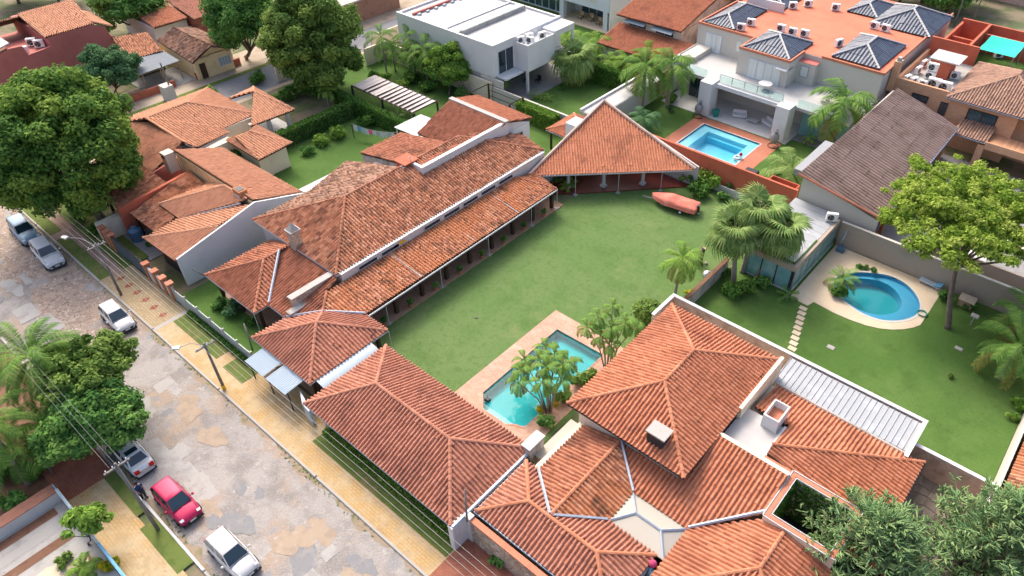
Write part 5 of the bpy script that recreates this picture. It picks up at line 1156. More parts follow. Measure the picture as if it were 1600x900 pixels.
MB().slab([(-106.8, 21.4, 6.35), (-106.8, 23.4, 6.75), (-113.0, 23.4, 6.75), (-113.0, 21.4, 6.35)], .15).build('skylight', M['roof_white'], Q)
MB().box(-113, -106.6, 23.5, 27.3, 4.6, 4.7).build('roof_court', M['plaster_red'], Q)
for i, (x, y) in enumerate(((-107.6, 24.6), (-109.6, 26.4), (-108.3, 26.8))): ac_unit((x, y, 4.7), 1.0, 'white air conditioner in the red house roof court, %s' % ('nearest the wall', 'at the back', 'in the right corner')[i], 1.4)
O = thing('old_house', (-99, 38, 0), 'old low house with dark tiled roof and grey sheet carport', 'house')
tiles(O, [(-101.0, 34.2, 2.7), (-100.2, 38.1, 2.7), (-104.6, 38.7, 4.0), (-106.4, 34.6, 4.0)], 'tile_old')
MB().slab([(-101.9, 34.2, 2.75), (-96.2, 32.8, 2.45), (-96.4, 38.3, 2.45), (-101.2, 38.3, 2.75)], .06).build('carport_roof', M['sheet_dark'], O)
for x, y in ((-96.5, 33.2), (-96.6, 35.6), (-96.6, 38.0)): MB().tube([(x, y, 2.45), (x, y, 0)], .07).build('post', M['wood_pale'], O)
MB().box(-105.6, -101.6, 34.6, 38.2, 0, 2.8).build('wall', M['plaster_yellow'], O)
MB().box(-101, -95, 32.8, 39, 0, .05).build('carport_floor', M['concrete'], O)
tiles(O, [(-93.3, 38.5, 2.9), (-103.6, 39.2, 2.9), (-103.4, 41.6, 4.1), (-93.3, 41.6, 4.1)], 'tile_ash')
tiles(O, [(-103.6, 44.9, 2.9), (-93.3, 44.9, 2.9), (-93.3, 41.6, 4.1), (-103.4, 41.6, 4.1)], 'tile_ash')
MB().box(-103, -94.2, 39.1, 44.3, 0, 2.9).wall([(38.8, 2.8), (44.6, 2.8), (41.6, 4.0)], 'y', -94.4, .2).build('wall', M['plaster_yellow'], O)
window(O, 'y', -94.2, 42.4, 44.0, .9, 2.0, 1, 'blind_grey', 'white_paint', 4)
MB().box(-94.2, -94.1, 39.6, 40.4, .1, 2.1).build('door', M['wood_dark'], O)
wall_thing('low red brick wall with gap along the far pavement of the side street', [(-95.2, -94.9, 27.5, 36.2, .9), (-95.0, -94.7, 39.0, 45.5, .9)], 'brick_low')
O2 = thing('brick_cottage', (-108, 48, 0), 'small cottage with maroon roof and orange brick front at top left', 'house')
tiles(O2, [(-106.2, 46.2, 3.2), (-106.2, 51.2, 3.2), (-114.5, 51.2, 4.4), (-114.5, 46.2, 4.4)], 'tile_rose')
MB().box(-114, -106.6, 46.5, 50.9, 0, 3.2).build('wall', M['brick_low'], O2); window(O2, 'y', -106.6, 48.3, 49.6, 1.7, 2.5, 1, 'blind_grey', 'white_paint', 1)
MB().box(-106.55, -106.4, 49.8, 50.6, .1, 1.6).build('door', M['wood_dark'], O2)
O3 = thing('tiled_house', (-112, 43, 0), 'white house with an orange roof corner behind the top left trees', 'house')
MB().box(-118, -108.5, 41, 46, 0, 3).build('wall', M['plaster_clean'], O3); tiles(O3, [(-107.8, 41, 3.1), (-107.8, 46, 3.1), (-118, 46, 4.6), (-118, 41, 4.6)], 'tile_new')
wall_thing('pale wall between the old houses at the top left', [(-108, -97.5, 45.8, 46.0, 1.9)], 'plaster_white')
O4 = thing('brick_house', (-97, 66, 0), 'brick garage front with dark door across the street at the top', 'building')
MB().box(-106, -94.5, 60, 74, 0, 3.2).build('wall', M['brick_low'], O4); MB().box(-94.5, -94.4, 60.6, 62.4, .1, 2.6).build('door', M['metal_dark'], O4)
MB().box(-106.4, -94.0, 59.6, 74.4, 3.2, 3.4).build('flat_roof', M['concrete_pale'], O4)
wall_thing('cream street wall and kiosk at the top edge beside the white modern house', [(-84.4, -84.2, 60, 82, 2.2)], 'plaster_cream')

# ---------------------------------------------------------------- pergola, laundry, hedges' hard parts
PG = thing('pergola', (-67, 50, 0), 'long pergola with pale slatted roof sheets on dark posts', 'pergola')
for i in range(14):
    x0 = -73.0+i*.81
    MB().slab([(x0, 48.2+.0*i, 2.5), (x0+.74, 48.2, 2.5), (x0+.74, 51.7, 2.62), (x0, 51.7, 2.62)], .03).build('roof_sheet', M['sheet_mauve'], PG)
for i in range(15):
    if i in (3, 4) or i > 5: MB().box(-73.05+i*.81, -72.99+i*.81, 48.0, 51.9, 2.55, 2.70).build('rafter', M['wood_dark'], PG)
for y in (48.1, 51.8): MB().box(-73.2, -61.5, y-.06, y+.06, 2.36, 2.48).build('beam', M['wood_dark'], PG)
for x in (-73.1, -67.4, -61.7):
    for y in (48.1, 51.8): MB().box(x-.09, x+.09, y-.09, y+.09, 0, 2.36).build('post', M['metal_dark'], PG)
F2 = thing('steel_frame', (-57.5, 57, 0), 'bare dark steel frame standing beside the white modern house wall', 'frame')
fr = [(-60.6, 56.6), (-60.6, 60.8), (-54.2, 58.6), (-54.2, 60.8)]
for x, y in ((-60.4, 55.4), (-60.4, 59.2), (-54.6, 59.2), (-54.6, 56.8)): MB().box(x-.08, x+.08, y-.08, y+.08, 0, 2.5).build('post', M['wood_dark'], F2)
for z in (2.5, 1.75, 1.0): MB().tube([(-60.4, 59.2, z), (-54.6, 59.2, z)], .05, 4).build('rail', M['wood_dark'], F2)
for a, b in (((-60.4, 55.4), (-60.4, 59.2)), ((-54.6, 56.8), (-54.6, 59.2))): MB().tube([(*a, 2.5), (*b, 2.5)], .07, 4).build('beam', M['wood_dark'], F2)
LL = thing('clothes_line', (-63.5, 43.5, 0), 'clothes line with pale laundry hung across the back lawn', 'clothes line')
A_, B_ = Vector((-66.3, 42.6, 1.85)), Vector((-60.7, 44.6, 1.85))
line = [A_.lerp(B_, t/8)-Vector((0, 0, .35*math.sin(math.pi*t/8))) for t in range(9)]
MB().tube(line, .012, 4).build('line', M['white_paint'], LL)
for p in (A_, B_): MB().tube([p, (p.x, p.y, 0)], .05, 5).build('post', M['wood_dark'], LL)
cloth_m = ['cushion_white', 'blue_paint', 'sheet_blue', 'cushion_white', 'flower_pink', 'cushion_white', 'sheet_blue', 'cushion_white', 'cushion_white', 'sheet_blue', 'cushion_white']
for i, cm in enumerate(cloth_m):
    t0, t1 = .04+i*.083, .04+i*.083+.075; p, q = A_.lerp(B_, t0), A_.lerp(B_, t1)
    s_ = .35*math.sin(math.pi*(t0+t1)/2); h = rnd.uniform(.5, .95); mb = MB(); n = 4
    for j in range(n+1):
        for k in range(n+1):
            w_ = p.lerp(q, k/n); mb.v.append((w_.x+.04*math.sin(5*j/n+k), w_.y-.05*math.sin(3*k/n+j), w_.z-s_-h*j/n))
    mb.f = [(j*(n+1)+k, j*(n+1)+k+1, (j+1)*(n+1)+k+1, (j+1)*(n+1)+k) for j in range(n) for k in range(n)]
    o = mb.build('laundry', M[cm], LL, smooth=True)
    if cm == 'flower_pink': set_tint(o.data, [.5]*len(o.data.polygons))
o = MB().box(-60.6, -60.3, 44.2, 44.9, 0, 1.6).build('board', M['wood_pale']); tag(o, 'tan board leaning at the end of the clothes line', 'board')
# lot at the lower left: white wall, strips of worn paving
wall_thing('white plastered wall running up from the lower left corner', [(-43.2, -42.4, -18, -.2, .9)], 'plaster_white', 'brick_low')
flat('paved_yard', rect(-42.4, -24, -18, -.32), [], .03, M['concrete'])
for k in range(5): flat('paved_strip', rect(-42.2+k*1.25, -41.5+k*1.25, -18, -.9), [], .04+.002*k, M['concrete_pale'] if k % 2 else M['soil'])
flat('paved_strip', [(-36.2, -7), (-34.6, -4), (-35.2, -1.6), (-37.0, -1.0), (-38.2, -3), (-37.6, -7)], [], .055, M['deck_sand'])
FE = thing('iron_fence', (-38.5, -.2, 0), 'pale blue iron fence with low white wall at the lower left', 'fence')
for x0, x1, m_ in ((-42.3, -40.2, 'plaster_white'), (-40.1, -37.4, 'teal_fence'), (-37.3, -36.4, 'plaster_white'), (-36.3, -31.0, 'blue_paint')): MB().box(x0, x1, -.28, -.1, 0, 1.25).build('fence_panel', M[m_], FE)
for i in range(24): MB().tube([(-42.2+i*.47, -.19, 1.25), (-42.2+i*.47, -.19, 1.7)], .018, 4).build('baluster', M['white_paint'], FE)
MB().tube([(-42.3, -.19, 1.72), (-31, -.19, 1.72)], .03, 5).build('rail', M['blue_paint'], FE)
# ---------------------------------------------------------------- vegetation
def leaf_mesh(name, C, size, up=.35, tint=None, elong=1.7, org=None, droop=0.0, outward=None):
    """many small leaf faces at the points C (N,3)"""
    n = len(C); d = nrng.normal(size=(n, 3)); d /= np.linalg.norm(d, axis=1)[:, None]
    if outward is not None: d = d*.7+outward*.8
    d[:, 2] += up; d /= np.linalg.norm(d, axis=1)[:, None]
    t = nrng.normal(size=(n, 3)); t[:, 2] -= droop; t -= (t*d).sum(1)[:, None]*d; t /= np.linalg.norm(t, axis=1)[:, None]
    b = np.cross(d, t); s = size*nrng.uniform(.65, 1.35, n)[:, None]
    v = np.stack([C-t*s*elong*.5, C+b*s*.5-t*s*.05, C+t*s*elong*.5, C-b*s*.5-t*s*.05], 1).reshape(-1, 3)
    if org is not None: v = v-np.array(org)
    q = np.arange(4*n).reshape(n, 4)
    return np_mesh(name, v, q, tint if tint is not None else nrng.random(n))
def clump_points(clumps, n):
    """points near the skins of ellipsoid clumps, shared out by clump area; returns points, per-point tint, outward"""
    w = np.array([c[1]**2 for c in clumps]); w = w/w.sum(); P_ = []; T_ = []; O_ = []
    for c, k in zip(clumps, w):
        m = max(3, int(n*k)); d = nrng.normal(size=(m, 3)); d /= np.linalg.norm(d, axis=1)[:, None]
        rr = c[1]*(nrng.random(m)**.45)*nrng.uniform(.85, 1.12, m); fl = c[2] if len(c) > 2 else .8
        P_.append(np.array(c[0])[None]+d*rr[:, None]*np.array([1, 1, fl])); tb = nrng.random()
        T_.append(np.clip(tb*.6+nrng.random(m)*.45, 0, 1)); O_.append(d)
    return np.concatenate(P_), np.concatenate(T_), np.concatenate(O_)
def crown_clumps(c, rx, rz, n, rc=(.9, 1.6), hollow=.55, flat_=.75, low=-.35):
    out = []
    for i in range(n):
        d = nrng.normal(size=3); d /= np.linalg.norm(d)
        if d[2] < low: d[2] *= -.4
        r = (hollow+(1-hollow)*nrng.random())
        jx = 1+.12*math.sin(3.1*math.atan2(d[1], d[0])+c[0])
        out.append(((c[0]+d[0]*rx*r*jx, c[1]+d[1]*rx*r*jx, c[2]+d[2]*rz*r), nrng.uniform(*rc), flat_))
    return out
def tree(label, base, c, rx, rz, m, nclump=60, nleaf=9000, lsize=.3, rc=(.9, 1.6), trunk_r=.3, name='broadleaf_tree', hollow=.55, cat='tree', flat_=.75, fork=.45, limbs=9, tm='trunk', group=None, low=-.35):
    base = Vector(base); c = Vector(c)
    t = thing(name, base, label, cat, group)
    cl = crown_clumps(c, rx, rz, nclump, rc, hollow, flat_, low)
    P_, T_, O_ = clump_points(cl, nleaf)
    me = leaf_mesh('crown', P_, lsize, .45, T_, org=base, outward=O_)
    link('crown', me, M[m], t)
    mb = MB(); fk = base.lerp(Vector((c.x, c.y, c.z-rz*.45)), fork if base.z < c.z else .5); fk.z = max(fk.z, base.z+.6)
    mid = base.lerp(fk, .5)+Vector((rnd.uniform(-.15, .15), rnd.uniform(-.15, .15), 0))
    mb.tube([base-Vector((0, 0, .1)), base+Vector((0, 0, .25)), mid, fk], [trunk_r*1.35, trunk_r, trunk_r*.85, trunk_r*.7], 8)
    ends = sorted(cl, key=lambda q: rnd.random())[:limbs]
    for e in ends:
        E_ = Vector(e[0]); k = fk.lerp(E_, .5)+Vector((rnd.uniform(-.3, .3), rnd.uniform(-.3, .3), rnd.uniform(-.1, .4)))
        mb.tube([fk, k, E_], [trunk_r*.5, trunk_r*.3, trunk_r*.09], 6)
    mb.build('trunk', M[tm], t, smooth=True)
    return t
def shrub(label, p, r, m, h=None, n=None, ls=.16, name='shrub', group=None, cat='shrub', flat_=.9, clumps=None):
    h = h or r; p = Vector(p); t = thing(name, p, label, cat, group)
    k = clumps or max(5, int(10*r)); cl = [((p.x+rnd.uniform(-.6, .6)*r, p.y+rnd.uniform(-.6, .6)*r, p.z+h*rnd.uniform(.35, .95)), r*rnd.uniform(.35, .55), flat_) for _ in range(k)]
    P_, T_, O_ = clump_points(cl, n or int(700*max(.5, r)**1.6)); P_[:, 2] = np.maximum(P_[:, 2], p.z+.03)
    link('foliage', leaf_mesh('foliage', P_, ls, .4, T_, org=p, outward=O_), M[m], t)
    mb = MB()
    for _ in range(4): mb.tube([p, p+Vector((rnd.uniform(-.3, .3)*r, rnd.uniform(-.3, .3)*r, h*.7))], [.05, .02], 5)
    mb.build('stem', M['trunk'], t)
    return t
def hedge(label, x0, x1, y0, y1, h, n, m='hedge', ls=.17, name='hedge', yaw=None):
    c = Vector(((x0+x1)/2, (y0+y1)/2, 0)); t = thing(name, c, label, 'hedge')
    # leaves over the faces of a clipped block
    f = nrng.random(n); P_ = np.empty((n, 3)); u, v, w = nrng.random(n), nrng.random(n), nrng.normal(0, .05, n)
    A1 = (x1-x0)*(y1-y0); A2 = (x1-x0)*h; A3 = (y1-y0)*h; s = A1+2*A2+2*A3; a = np.cumsum([A1, A2, A2, A3, A3])/s
    P_[:] = np.stack([x0+u*(x1-x0), y0+v*(y1-y0), h+w], 1)
    k = (f > a[0]) & (f <= a[1]); P_[k] = np.stack([x0+u*(x1-x0), y0+w, v*h], 1)[k]
    k = (f > a[1]) & (f <= a[2]); P_[k] = np.stack([x0+u*(x1-x0), y1+w, v*h], 1)[k]
    k = (f > a[2]) & (f <= a[3]); P_[k] = np.stack([x0+w, y0+u*(y1-y0), v*h], 1)[k]
    k = f > a[3]; P_[k] = np.stack([x1+w, y0+u*(y1-y0), v*h], 1)[k]
    link('foliage', leaf_mesh('foliage', P_, ls, .3, org=c), M[m], t)
    MB().box(x0+.08, x1-.08, y0+.08, y1-.08, 0, h-.08).build('branch_core', M['trunk'], t)
    return t
# --- palms: a few frond shapes, shared by all palms
FR = {}
def frond_mesh(key, L_, rise, droop, nl, ll, lw, hang=.35):
    V_ = []; Q_ = []; T_ = []
    seg = 10; pts = []
    for i in range(seg+1):
        t = i/seg; ang = rise-(rise+droop)*t**1.25
        if i == 0: pts.append(np.array([0., 0, 0]))
        else: pts.append(pts[-1]+np.array([math.cos(ang), 0, math.sin(ang)])*L_/seg)
    def at_(t):
        k = min(seg-1, int(t*seg)); f = t*seg-k; return pts[k]*(1-f)+pts[k+1]*f, pts[k+1]-pts[k]
    # rachis
    for i in range(seg):
        w0, w1 = .035*(1-i/seg)+.008, .035*(1-(i+1)/seg)+.008; n = len(V_)
        V_ += [pts[i]+[0, -w0, 0], pts[i]+[0, w0, 0], pts[i+1]+[0, w1, 0], pts[i+1]+[0, -w1, 0]]; Q_.append([n, n+1, n+2, n+3]); T_.append(.9)
    for i in range(nl):
        t = .14+.85*i/nl; p, d = at_(t); d = d/np.linalg.norm(d); le = ll*math.sin(math.pi*min(1, .25+.75*(1-t)*1.15))*(.75+.25*math.sin(math.pi*t))+.12*ll
        for s in (-1, 1):
            o = np.array([d[0]*.45, s*.9, d[2]*.45-hang*nrng.uniform(.6, 1.3)]); o /= np.linalg.norm(o); e = p+o*le; mdl = p+o*le*.5+np.array([0, 0, .06*le])
            wv = d*lw; n = len(V_)
            V_ += [p-wv*.4, p+wv*.4, mdl+wv, e, mdl-wv]; Q_ += [[n, n+1, n+2, n+4], [n+4, n+2, n+3, n+3]]; r = nrng.random(); T_ += [r, r]
    V_ = np.array(V_); Q_ = np.array(Q_)
    tri = Q_[:, 2] == Q_[:, 3]
    me = bpy.data.meshes.new('frond'); me.from_pydata([tuple(v) for v in V_], [], [tuple(q[:3]) if q[2] == q[3] else tuple(q) for q in Q_]); me.update(); set_tint(me, T_)
    FR[key] = me
def fan_mesh(key, R_, nseg, spread, drop):
    V_ = []; F_ = []; T_ = []; pl = R_*.75
    V_ += [(0, -.02, 0), (0, .02, 0), (pl, .015, .12), (pl, -.015, .12)]; F_.append((0, 1, 2, 3)); T_.append(.9)
    for i in range(nseg):
        a = -spread/2+spread*(i+.5)/nseg; da = spread/nseg*.55; r0, r1 = R_*.55, R_*(1-.18*abs(a)/spread*2); n = len(V_)
        def pt(r, an, z): return (pl+r*math.cos(an), r*math.sin(an), .12+z)
        z1 = -.02*R_; z2 = -drop*R_*nrng.uniform(.7, 1.2)
        V_ += [(pl, 0, .12), pt(r0, a-da, z1-.03), pt(r0, a+da, z1+.03), pt(r1*.85, a, z2*.6), pt(r1, a, z2)]
        F_ += [(n, n+1, n+2), (n+1, n+3, n+2), (n+1, n+4, n+3), (n+2, n+3, n+4)]; r = nrng.random(); T_ += [r]*4
    me = bpy.data.meshes.new('fan_leaf'); me.from_pydata(V_, [], F_); me.update(); set_tint(me, T_); FR[key] = me
for k in range(3):
    frond_mesh('long%d' % k, 3.0, R(50-12*k), R(55+10*k), 28, .85, .045, .45)
    frond_mesh('royal%d' % k, 3.2, R(55-14*k), R(70), 28, 1.0, .058, .55)
    frond_mesh('short%d' % k, 1.5, R(50-10*k), R(60), 18, .5, .045, .35)
    frond_mesh('stiff%d' % k, 1.4, R(35-10*k), R(30), 24, .34, .02, .1)
    frond_mesh('big%d' % k, 4.2, R(50-12*k), R(55), 40, .75, .046, .5)
    fan_mesh('fan%d' % k, 1.25, 22, R(250), .45+.3*k)
def big_leaf():
    V_ = []; F_ = []
    n = 9
    for i in range(n+1):
        t = i/n; w = .32*math.sin(math.pi*min(1, t*.93+.05))**.7; x = 1.9*t; z = .9*math.sin(t*2.0)-.55*t*t
        V_ += [(x, -w, z-.07), (x, 0, z), (x, w, z-.07)]
    for i in range(n): F_ += [(3*i, 3*i+1, 3*i+4, 3*i+3), (3*i+1, 3*i+2, 3*i+5, 3*i+4)]
    me = bpy.data.meshes.new('broad_leaf'); me.from_pydata(V_, [], F_); me.update(); set_tint(me, nrng.random(len(F_))); FR['broad'] = me
big_leaf()
FM = {}
def frond_of(key, m):
    k = (key, m)
    if k not in FM:
        me = FR[key].copy(); me.materials.clear(); me.materials.append(M[m]); FM[k] = me
    return FM[k]
def palm(label, base, h, kind, n, m='frond', r=.16, scale=1.0, name='palm_tree', lean=(0, 0), tm='trunk_palm', dry=2, group=None, cat='palm', pname='frond', spread=1.0, crownshaft=False):
    base = Vector(base); t = thing(name, base, label, cat, group)
    top = Vector((lean[0], lean[1], h)); mb = MB()
    mb.tube([(0, 0, -.1), (0, 0, .2), tuple(top*.5+Vector((lean[0]*-.1, lean[1]*-.1, 0))), tuple(top)], [r*1.4, r*1.1, r*.95, r*.8], 9)
    tr = mb.build('trunk', M[tm], t, local=True, smooth=True)
    if crownshaft: MB().tube([tuple(top-Vector((0, 0, .1))), tuple(top+Vector((0, 0, .5))), tuple(top+Vector((0, 0, 1.0)))], [r*.95, r*.9, r*.4], 8).build('crownshaft', M['trunk_green'], t, local=True, smooth=True); top = top+Vector((0, 0, .8))
    for i in range(n):
        f = i/max(1, n-1); v = min(2, int(f*3)); a = i*2.39996+rnd.uniform(-.2, .2)
        mm = 'frond_dry' if i >= n-dry else m
        o = bpy.data.objects.new(pname, frond_of('%s%d' % (kind, v), mm) if kind != 'broad' else frond_of('broad', mm)); col.objects.link(o); o.parent = t
        o.location = top+Vector((0, 0, .1-.2*f)); tilt = (-.55+f*1.15*spread)+rnd.gauss(0, .16 if kind == 'fan' else .06)
        o.rotation_euler = (rnd.uniform(-.15, .15), tilt, a); s = scale*rnd.uniform(.85, 1.1); o.scale = (s, s, s)
    return t
def fan_palm(label, base, h, n, scale, r=.2, lean=(0, 0), group=None):
    return palm(label, base, h, 'fan', n, 'frond_silver', r, scale, 'fan_palm', lean, 'trunk_palm', 3, group, 'palm', 'fan_leaf', 1.25)

# large trees
tree('huge dark green tree beside the street at the left edge', at(165, 352), at(92, 222, 8.0), 6.7, 6.6, 'leaf_dark', 280, 110000, .24, (.9, 1.5), .45, hollow=.72, limbs=14, low=-.8)
tree('tall dense tree at the top between side street and pergola lawn', at(478, 135), at(488, 62, 7.0), 5.6, 6.6, 'leaf_olive', 190, 80000, .23, (.8, 1.4), .35, hollow=.65, low=-.8)
tree('dark tree behind the tall dense one at the top edge', at(385, 92), at(388, 38, 5.5), 4.4, 5.8, 'leaf_mid', 110, 42000, .24, (1.0, 1.6), .3)
tree('dark broad tree at the top behind the red house', at(210, 48), at(196, 14, 4.0), 4.6, 3.6, 'leaf_mid', 55, 12000, .34, (1.1, 1.8), .3)
tree('soft blue green weeping tree beside the old carport', at(182, 148), at(174, 108, 3.4), 3.2, 3.2, 'leaf_teal', 110, 34000, .17, (.5, 1.0), .22, name='weeping_tree')
tree('bright lime green spreading tree rising from the lawn with a leaning trunk', at(1480, 512), at(1512, 338, 8.0), 7.6, 2.9, 'leaf_lime', 640, 80000, .16, (.38, .8), .26, hollow=.2, fork=.62, limbs=20, flat_=.55, low=-.25)
tree('round leafy tree in front of the white modern house wall', at(702, 150), at(702, 104, 2.9), 2.8, 3.0, 'leaf_fresh', 120, 42000, .17, (.5, .9), .17)
tree('spreading street tree at the left above the silver sedan', at(120, 655), at(132, 582, 4.6), 3.3, 2.2, 'leaf_olive', 170, 26000, .17, (.3, .65), .2, hollow=.5, limbs=14)
tree('bushy green tree over the lower left pavement', at(135, 705), at(138, 652, 3.2), 3.2, 2.6, 'leaf_mid', 180, 52000, .17, (.45, .85), .18)
tree('small airy tree over the pale blue fence at the lower left', at(140, 852), at(135, 815, 2.6), 1.3, 1.1, 'leaf_fresh', 22, 1300, .2, (.3, .55), .06, limbs=12)
tree('small leafy tree beside the white corner house at the top left', at(255, 50), at(255, 33, 2.0), 1.9, 2.0, 'leaf_mid', 25, 3500, .28, (.7, 1.1), .12)
for i, (px, py, r_, l) in enumerate(((95, 8, 6, 'at the top left edge behind the red house'), (30, 5, 5, 'at the extreme top left corner'), (1440, 4, 5, 'at the top edge behind the villa blue hips'), (1390, 8, 4, 'at the top edge left of the utility poles'), (590, 6, 3, 'at the top edge above the far street'))):
    p = at(px, py, 0); tree('dark leafy tree '+l, p, p+Vector((0, 0, 3.6)), r_*.75, 3.2, 'leaf_mid', 40, 8000, .36, (1.0, 1.7), .25)
# conifers near the camera at the lower right
def conifer(label, base, h, rad, n, tips):
    base = Vector(base); t = thing('conifer', base, label, 'tree')
    mb = MB(); mb.tube([base, base+Vector((0, 0, h*.5)), base+Vector((0, 0, h))], [.32, .2, .03], 8)
    C_ = []; O_ = []; T_ = []
    for i in range(n):
        f = (i+.5)/n; z = h*(.12+.88*f); r_ = rad*(1-f)**.75*rnd.uniform(.75, 1.1)+.25; a = i*2.39996+rnd.uniform(-.4, .4)
        d = Vector((math.cos(a), math.sin(a), 0)); s = base+Vector((0, 0, z)); e = s+d*r_+Vector((0, 0, .25*r_)); md = s.lerp(e, .5)-Vector((0, 0, .12*r_))
        mb.tube([s, md, e], [.07*(1-f)+.02, .04*(1-f)+.015, .012], 5)
        side = d.cross(Vector((0, 0, 1)))
        for k in range(int(12+40*(1-f))):
            u_ = rnd.uniform(.2, 1.05); p = (s.lerp(md, u_*2) if u_ < .5 else md.lerp(e, u_*2-1)); w_ = .42*r_*(1.05-u_)*rnd.uniform(-1, 1)
            p = p+side*w_+Vector((0, 0, rnd.uniform(-.05, .12))); dirv = (d*.6+side*(.9*np.sign(w_))+Vector((rnd.gauss(0, .3), rnd.gauss(0, .3), rnd.uniform(.25, .9)))).normalized()
            tb = rnd.random()
            for q in range(tips):
                C_.append(p+dirv*(.10*q)); dv = (dirv+Vector((rnd.gauss(0, .55), rnd.gauss(0, .55), rnd.gauss(0, .4)))).normalized(); O_.append(dv); T_.append(min(1, max(0, tb*.6+rnd.random()*.4)))
    C_ = np.array([tuple(c-base) for c in C_]); D = np.array([tuple(o) for o in O_]); nL = len(C_)
    b = np.cross(D, nrng.normal(size=(nL, 3))); b /= np.linalg.norm(b, axis=1)[:, None]; c2 = np.cross(D, b)
    ln = nrng.uniform(.28, .6, nL)[:, None]; wd = nrng.uniform(.035, .06, nL)[:, None]
    rings = []
    for f_, w_ in ((0, .55), (.35, 1.0), (.8, .75)):
        for k in range(4):
            an = math.pi/2*k; rings.append(C_+D*ln*f_+(b*math.cos(an)+c2*math.sin(an))*wd*w_)
    rings.append(C_+D*ln); v = np.stack(rings, 1).reshape(-1, 3); o13 = (np.arange(nL)*13)[:, None]
    Q_ = np.concatenate([o13+np.array([[r0+k, r0+(k+1) % 4, r0+4+(k+1) % 4, r0+4+k]]) for r0 in (0, 4) for k in range(4)]+[o13+np.array([[8+k, 8+(k+1) % 4, 12, 12]]) for k in range(4)])
    Q_ = np.where(np.arange(4)[None] == 3, np.where(Q_[:, 2:3] == Q_[:, 3:4], Q_[:, 0:1], Q_), Q_)
    tri = Q_[:, 3] == Q_[:, 0]; quads = Q_[~tri]; tris = Q_[tri][:, :3]
    me = bpy.data.meshes.new('twigs'); me.from_pydata([tuple(x) for x in v], [], [tuple(x) for x in quads]+[tuple(x) for x in tris]); me.update()
    T_ = np.array(T_); set_tint(me, np.concatenate([np.tile(T_, 8), np.tile(T_, 4)])); o = link('twigs', me, M['leaf_blue'], t); o['kind'] = 'stuff'
    mb.build('trunk', M['trunk'], t, smooth=True)
    return t
conifer('blue green conifer with upright twigs at the lower right, left of two', at(1345, 902, 1.0)-Vector((0, 0, 1.0)), 7.2, 4.7, 120, 2)
conifer('blue green conifer at the lower right corner, right of two', at(1525, 893, 1.0)-Vector((0, 0, 1.0)), 8.2, 4.6, 110, 2)

# palms
palm('slender coconut palm alone on the central lawn', at(1053, 470), 4.4, 'long', 20, 'leaf_fresh', .13, .8, lean=(.1, .2), dry=5, spread=1.15)
for i, (px, py, h, sc) in enumerate(((1146, 440, 5.2, 1.1), (1183, 432, 5.6, 1.15), (1160, 425, 6.4, 1.1))):
    fan_palm('big fan palm of the clump by the pool house, %s of three' % ('leftmost', 'rightmost', 'middle and tallest')[i], at(px, py), h, 36, sc*1.1, .22, lean=((-.9, .2), (.9, .5), (0, .9))[i])
def clump(label, base, stems, kind='short', sc=1.0, m='frond', n=9, dry=3):
    base = Vector(base); t = thing('palm_clump', base, label, 'palm')
    for (dx, dy, h) in stems:
        top = Vector((dx, dy, h)); k = Vector((dx*.35, dy*.35, h*.55))
        MB().tube([(dx*.1, dy*.1, 0), tuple(k), tuple(top)], [.07, .055, .045], 6).build('stem', M['trunk_palm'], t, local=True, smooth=True)
        for i in range(n):
            o = bpy.data.objects.new('frond', frond_of('%s%d' % (kind, i % 3), 'frond_dry' if i >= n-dry else m)); col.objects.link(o); o.parent = t
            o.location = top; o.rotation_euler = (rnd.uniform(-.2, .2), -.5+1.3*i/n, i*2.4+rnd.uniform(-.3, .3)); s = sc*rnd.uniform(.8, 1.15); o.scale = (s, s, s)
    return t
clump('palm clump with bare stems leaning over the turquoise pool', at(858, 648), [(-2.9, .2, 2.6), (-2.1, 1.5, 3.1), (-2.4, -.6, 2.3), (-1.1, 1.0, 3.5), (-.7, .1, 3.0), (-1.6, 2.5, 3.3), (-.2, 1.8, 3.7), (.3, 1.0, 2.9), (-3.5, 1.3, 2.4), (-2.8, 2.9, 2.8), (-.5, 2.8, 3.0)], sc=.78, n=9, m='frond', dry=3)
clump('palm clump with bare stems behind the turquoise pool corner', at(948, 580), [(-1.9, 1.1, 3.9), (-1.4, 2.3, 4.4), (-.5, 1.0, 3.6), (.2, 1.8, 4.0), (.7, 2.3, 3.5), (-1.0, .3, 3.0), (0, .4, 2.6), (-2.4, .4, 3.0)], sc=.72, n=9, m='frond', dry=3)
for i, (px, py, h, l) in enumerate(((1003, 168, 4.2, 'left of the two by the white store'), (1042, 168, 4.5, 'right of the two by the white store'))):
    palm('tall royal palm with smooth grey trunk, '+l, at(px, py), h, 'royal', 16, 'frond', .24, 1.25, crownshaft=True, dry=2)
palm('royal palm standing before the right villa pillar', at(1300, 228), 4.2, 'royal', 18, 'frond', .24, 1.45, crownshaft=True, dry=3)
palm('silvery date palm behind the pavilion ridge', at(1003, 208), 1.5, 'long', 20, 'leaf_teal', .2, .85, dry=0, spread=.7)
palm('pale feathery palm between villa pool and brown roof', at(1232, 285), 1.2, 'long', 20, 'frond_silver', .2, 1.15, dry=0, spread=.75)
palm('yellow green small palm beside the villa right pillar', at(1262, 225), .7, 'short', 10, 'leaf_fresh', .1, .7, dry=0)
fan_palm('fan palm in the garden of the white modern house', at(897, 130), 3.4, 34, 1.5, .2)
palm('young palm behind the white modern house box', at(886, 88), 2.4, 'long', 16, 'leaf_fresh', .15, 1.05, dry=1)
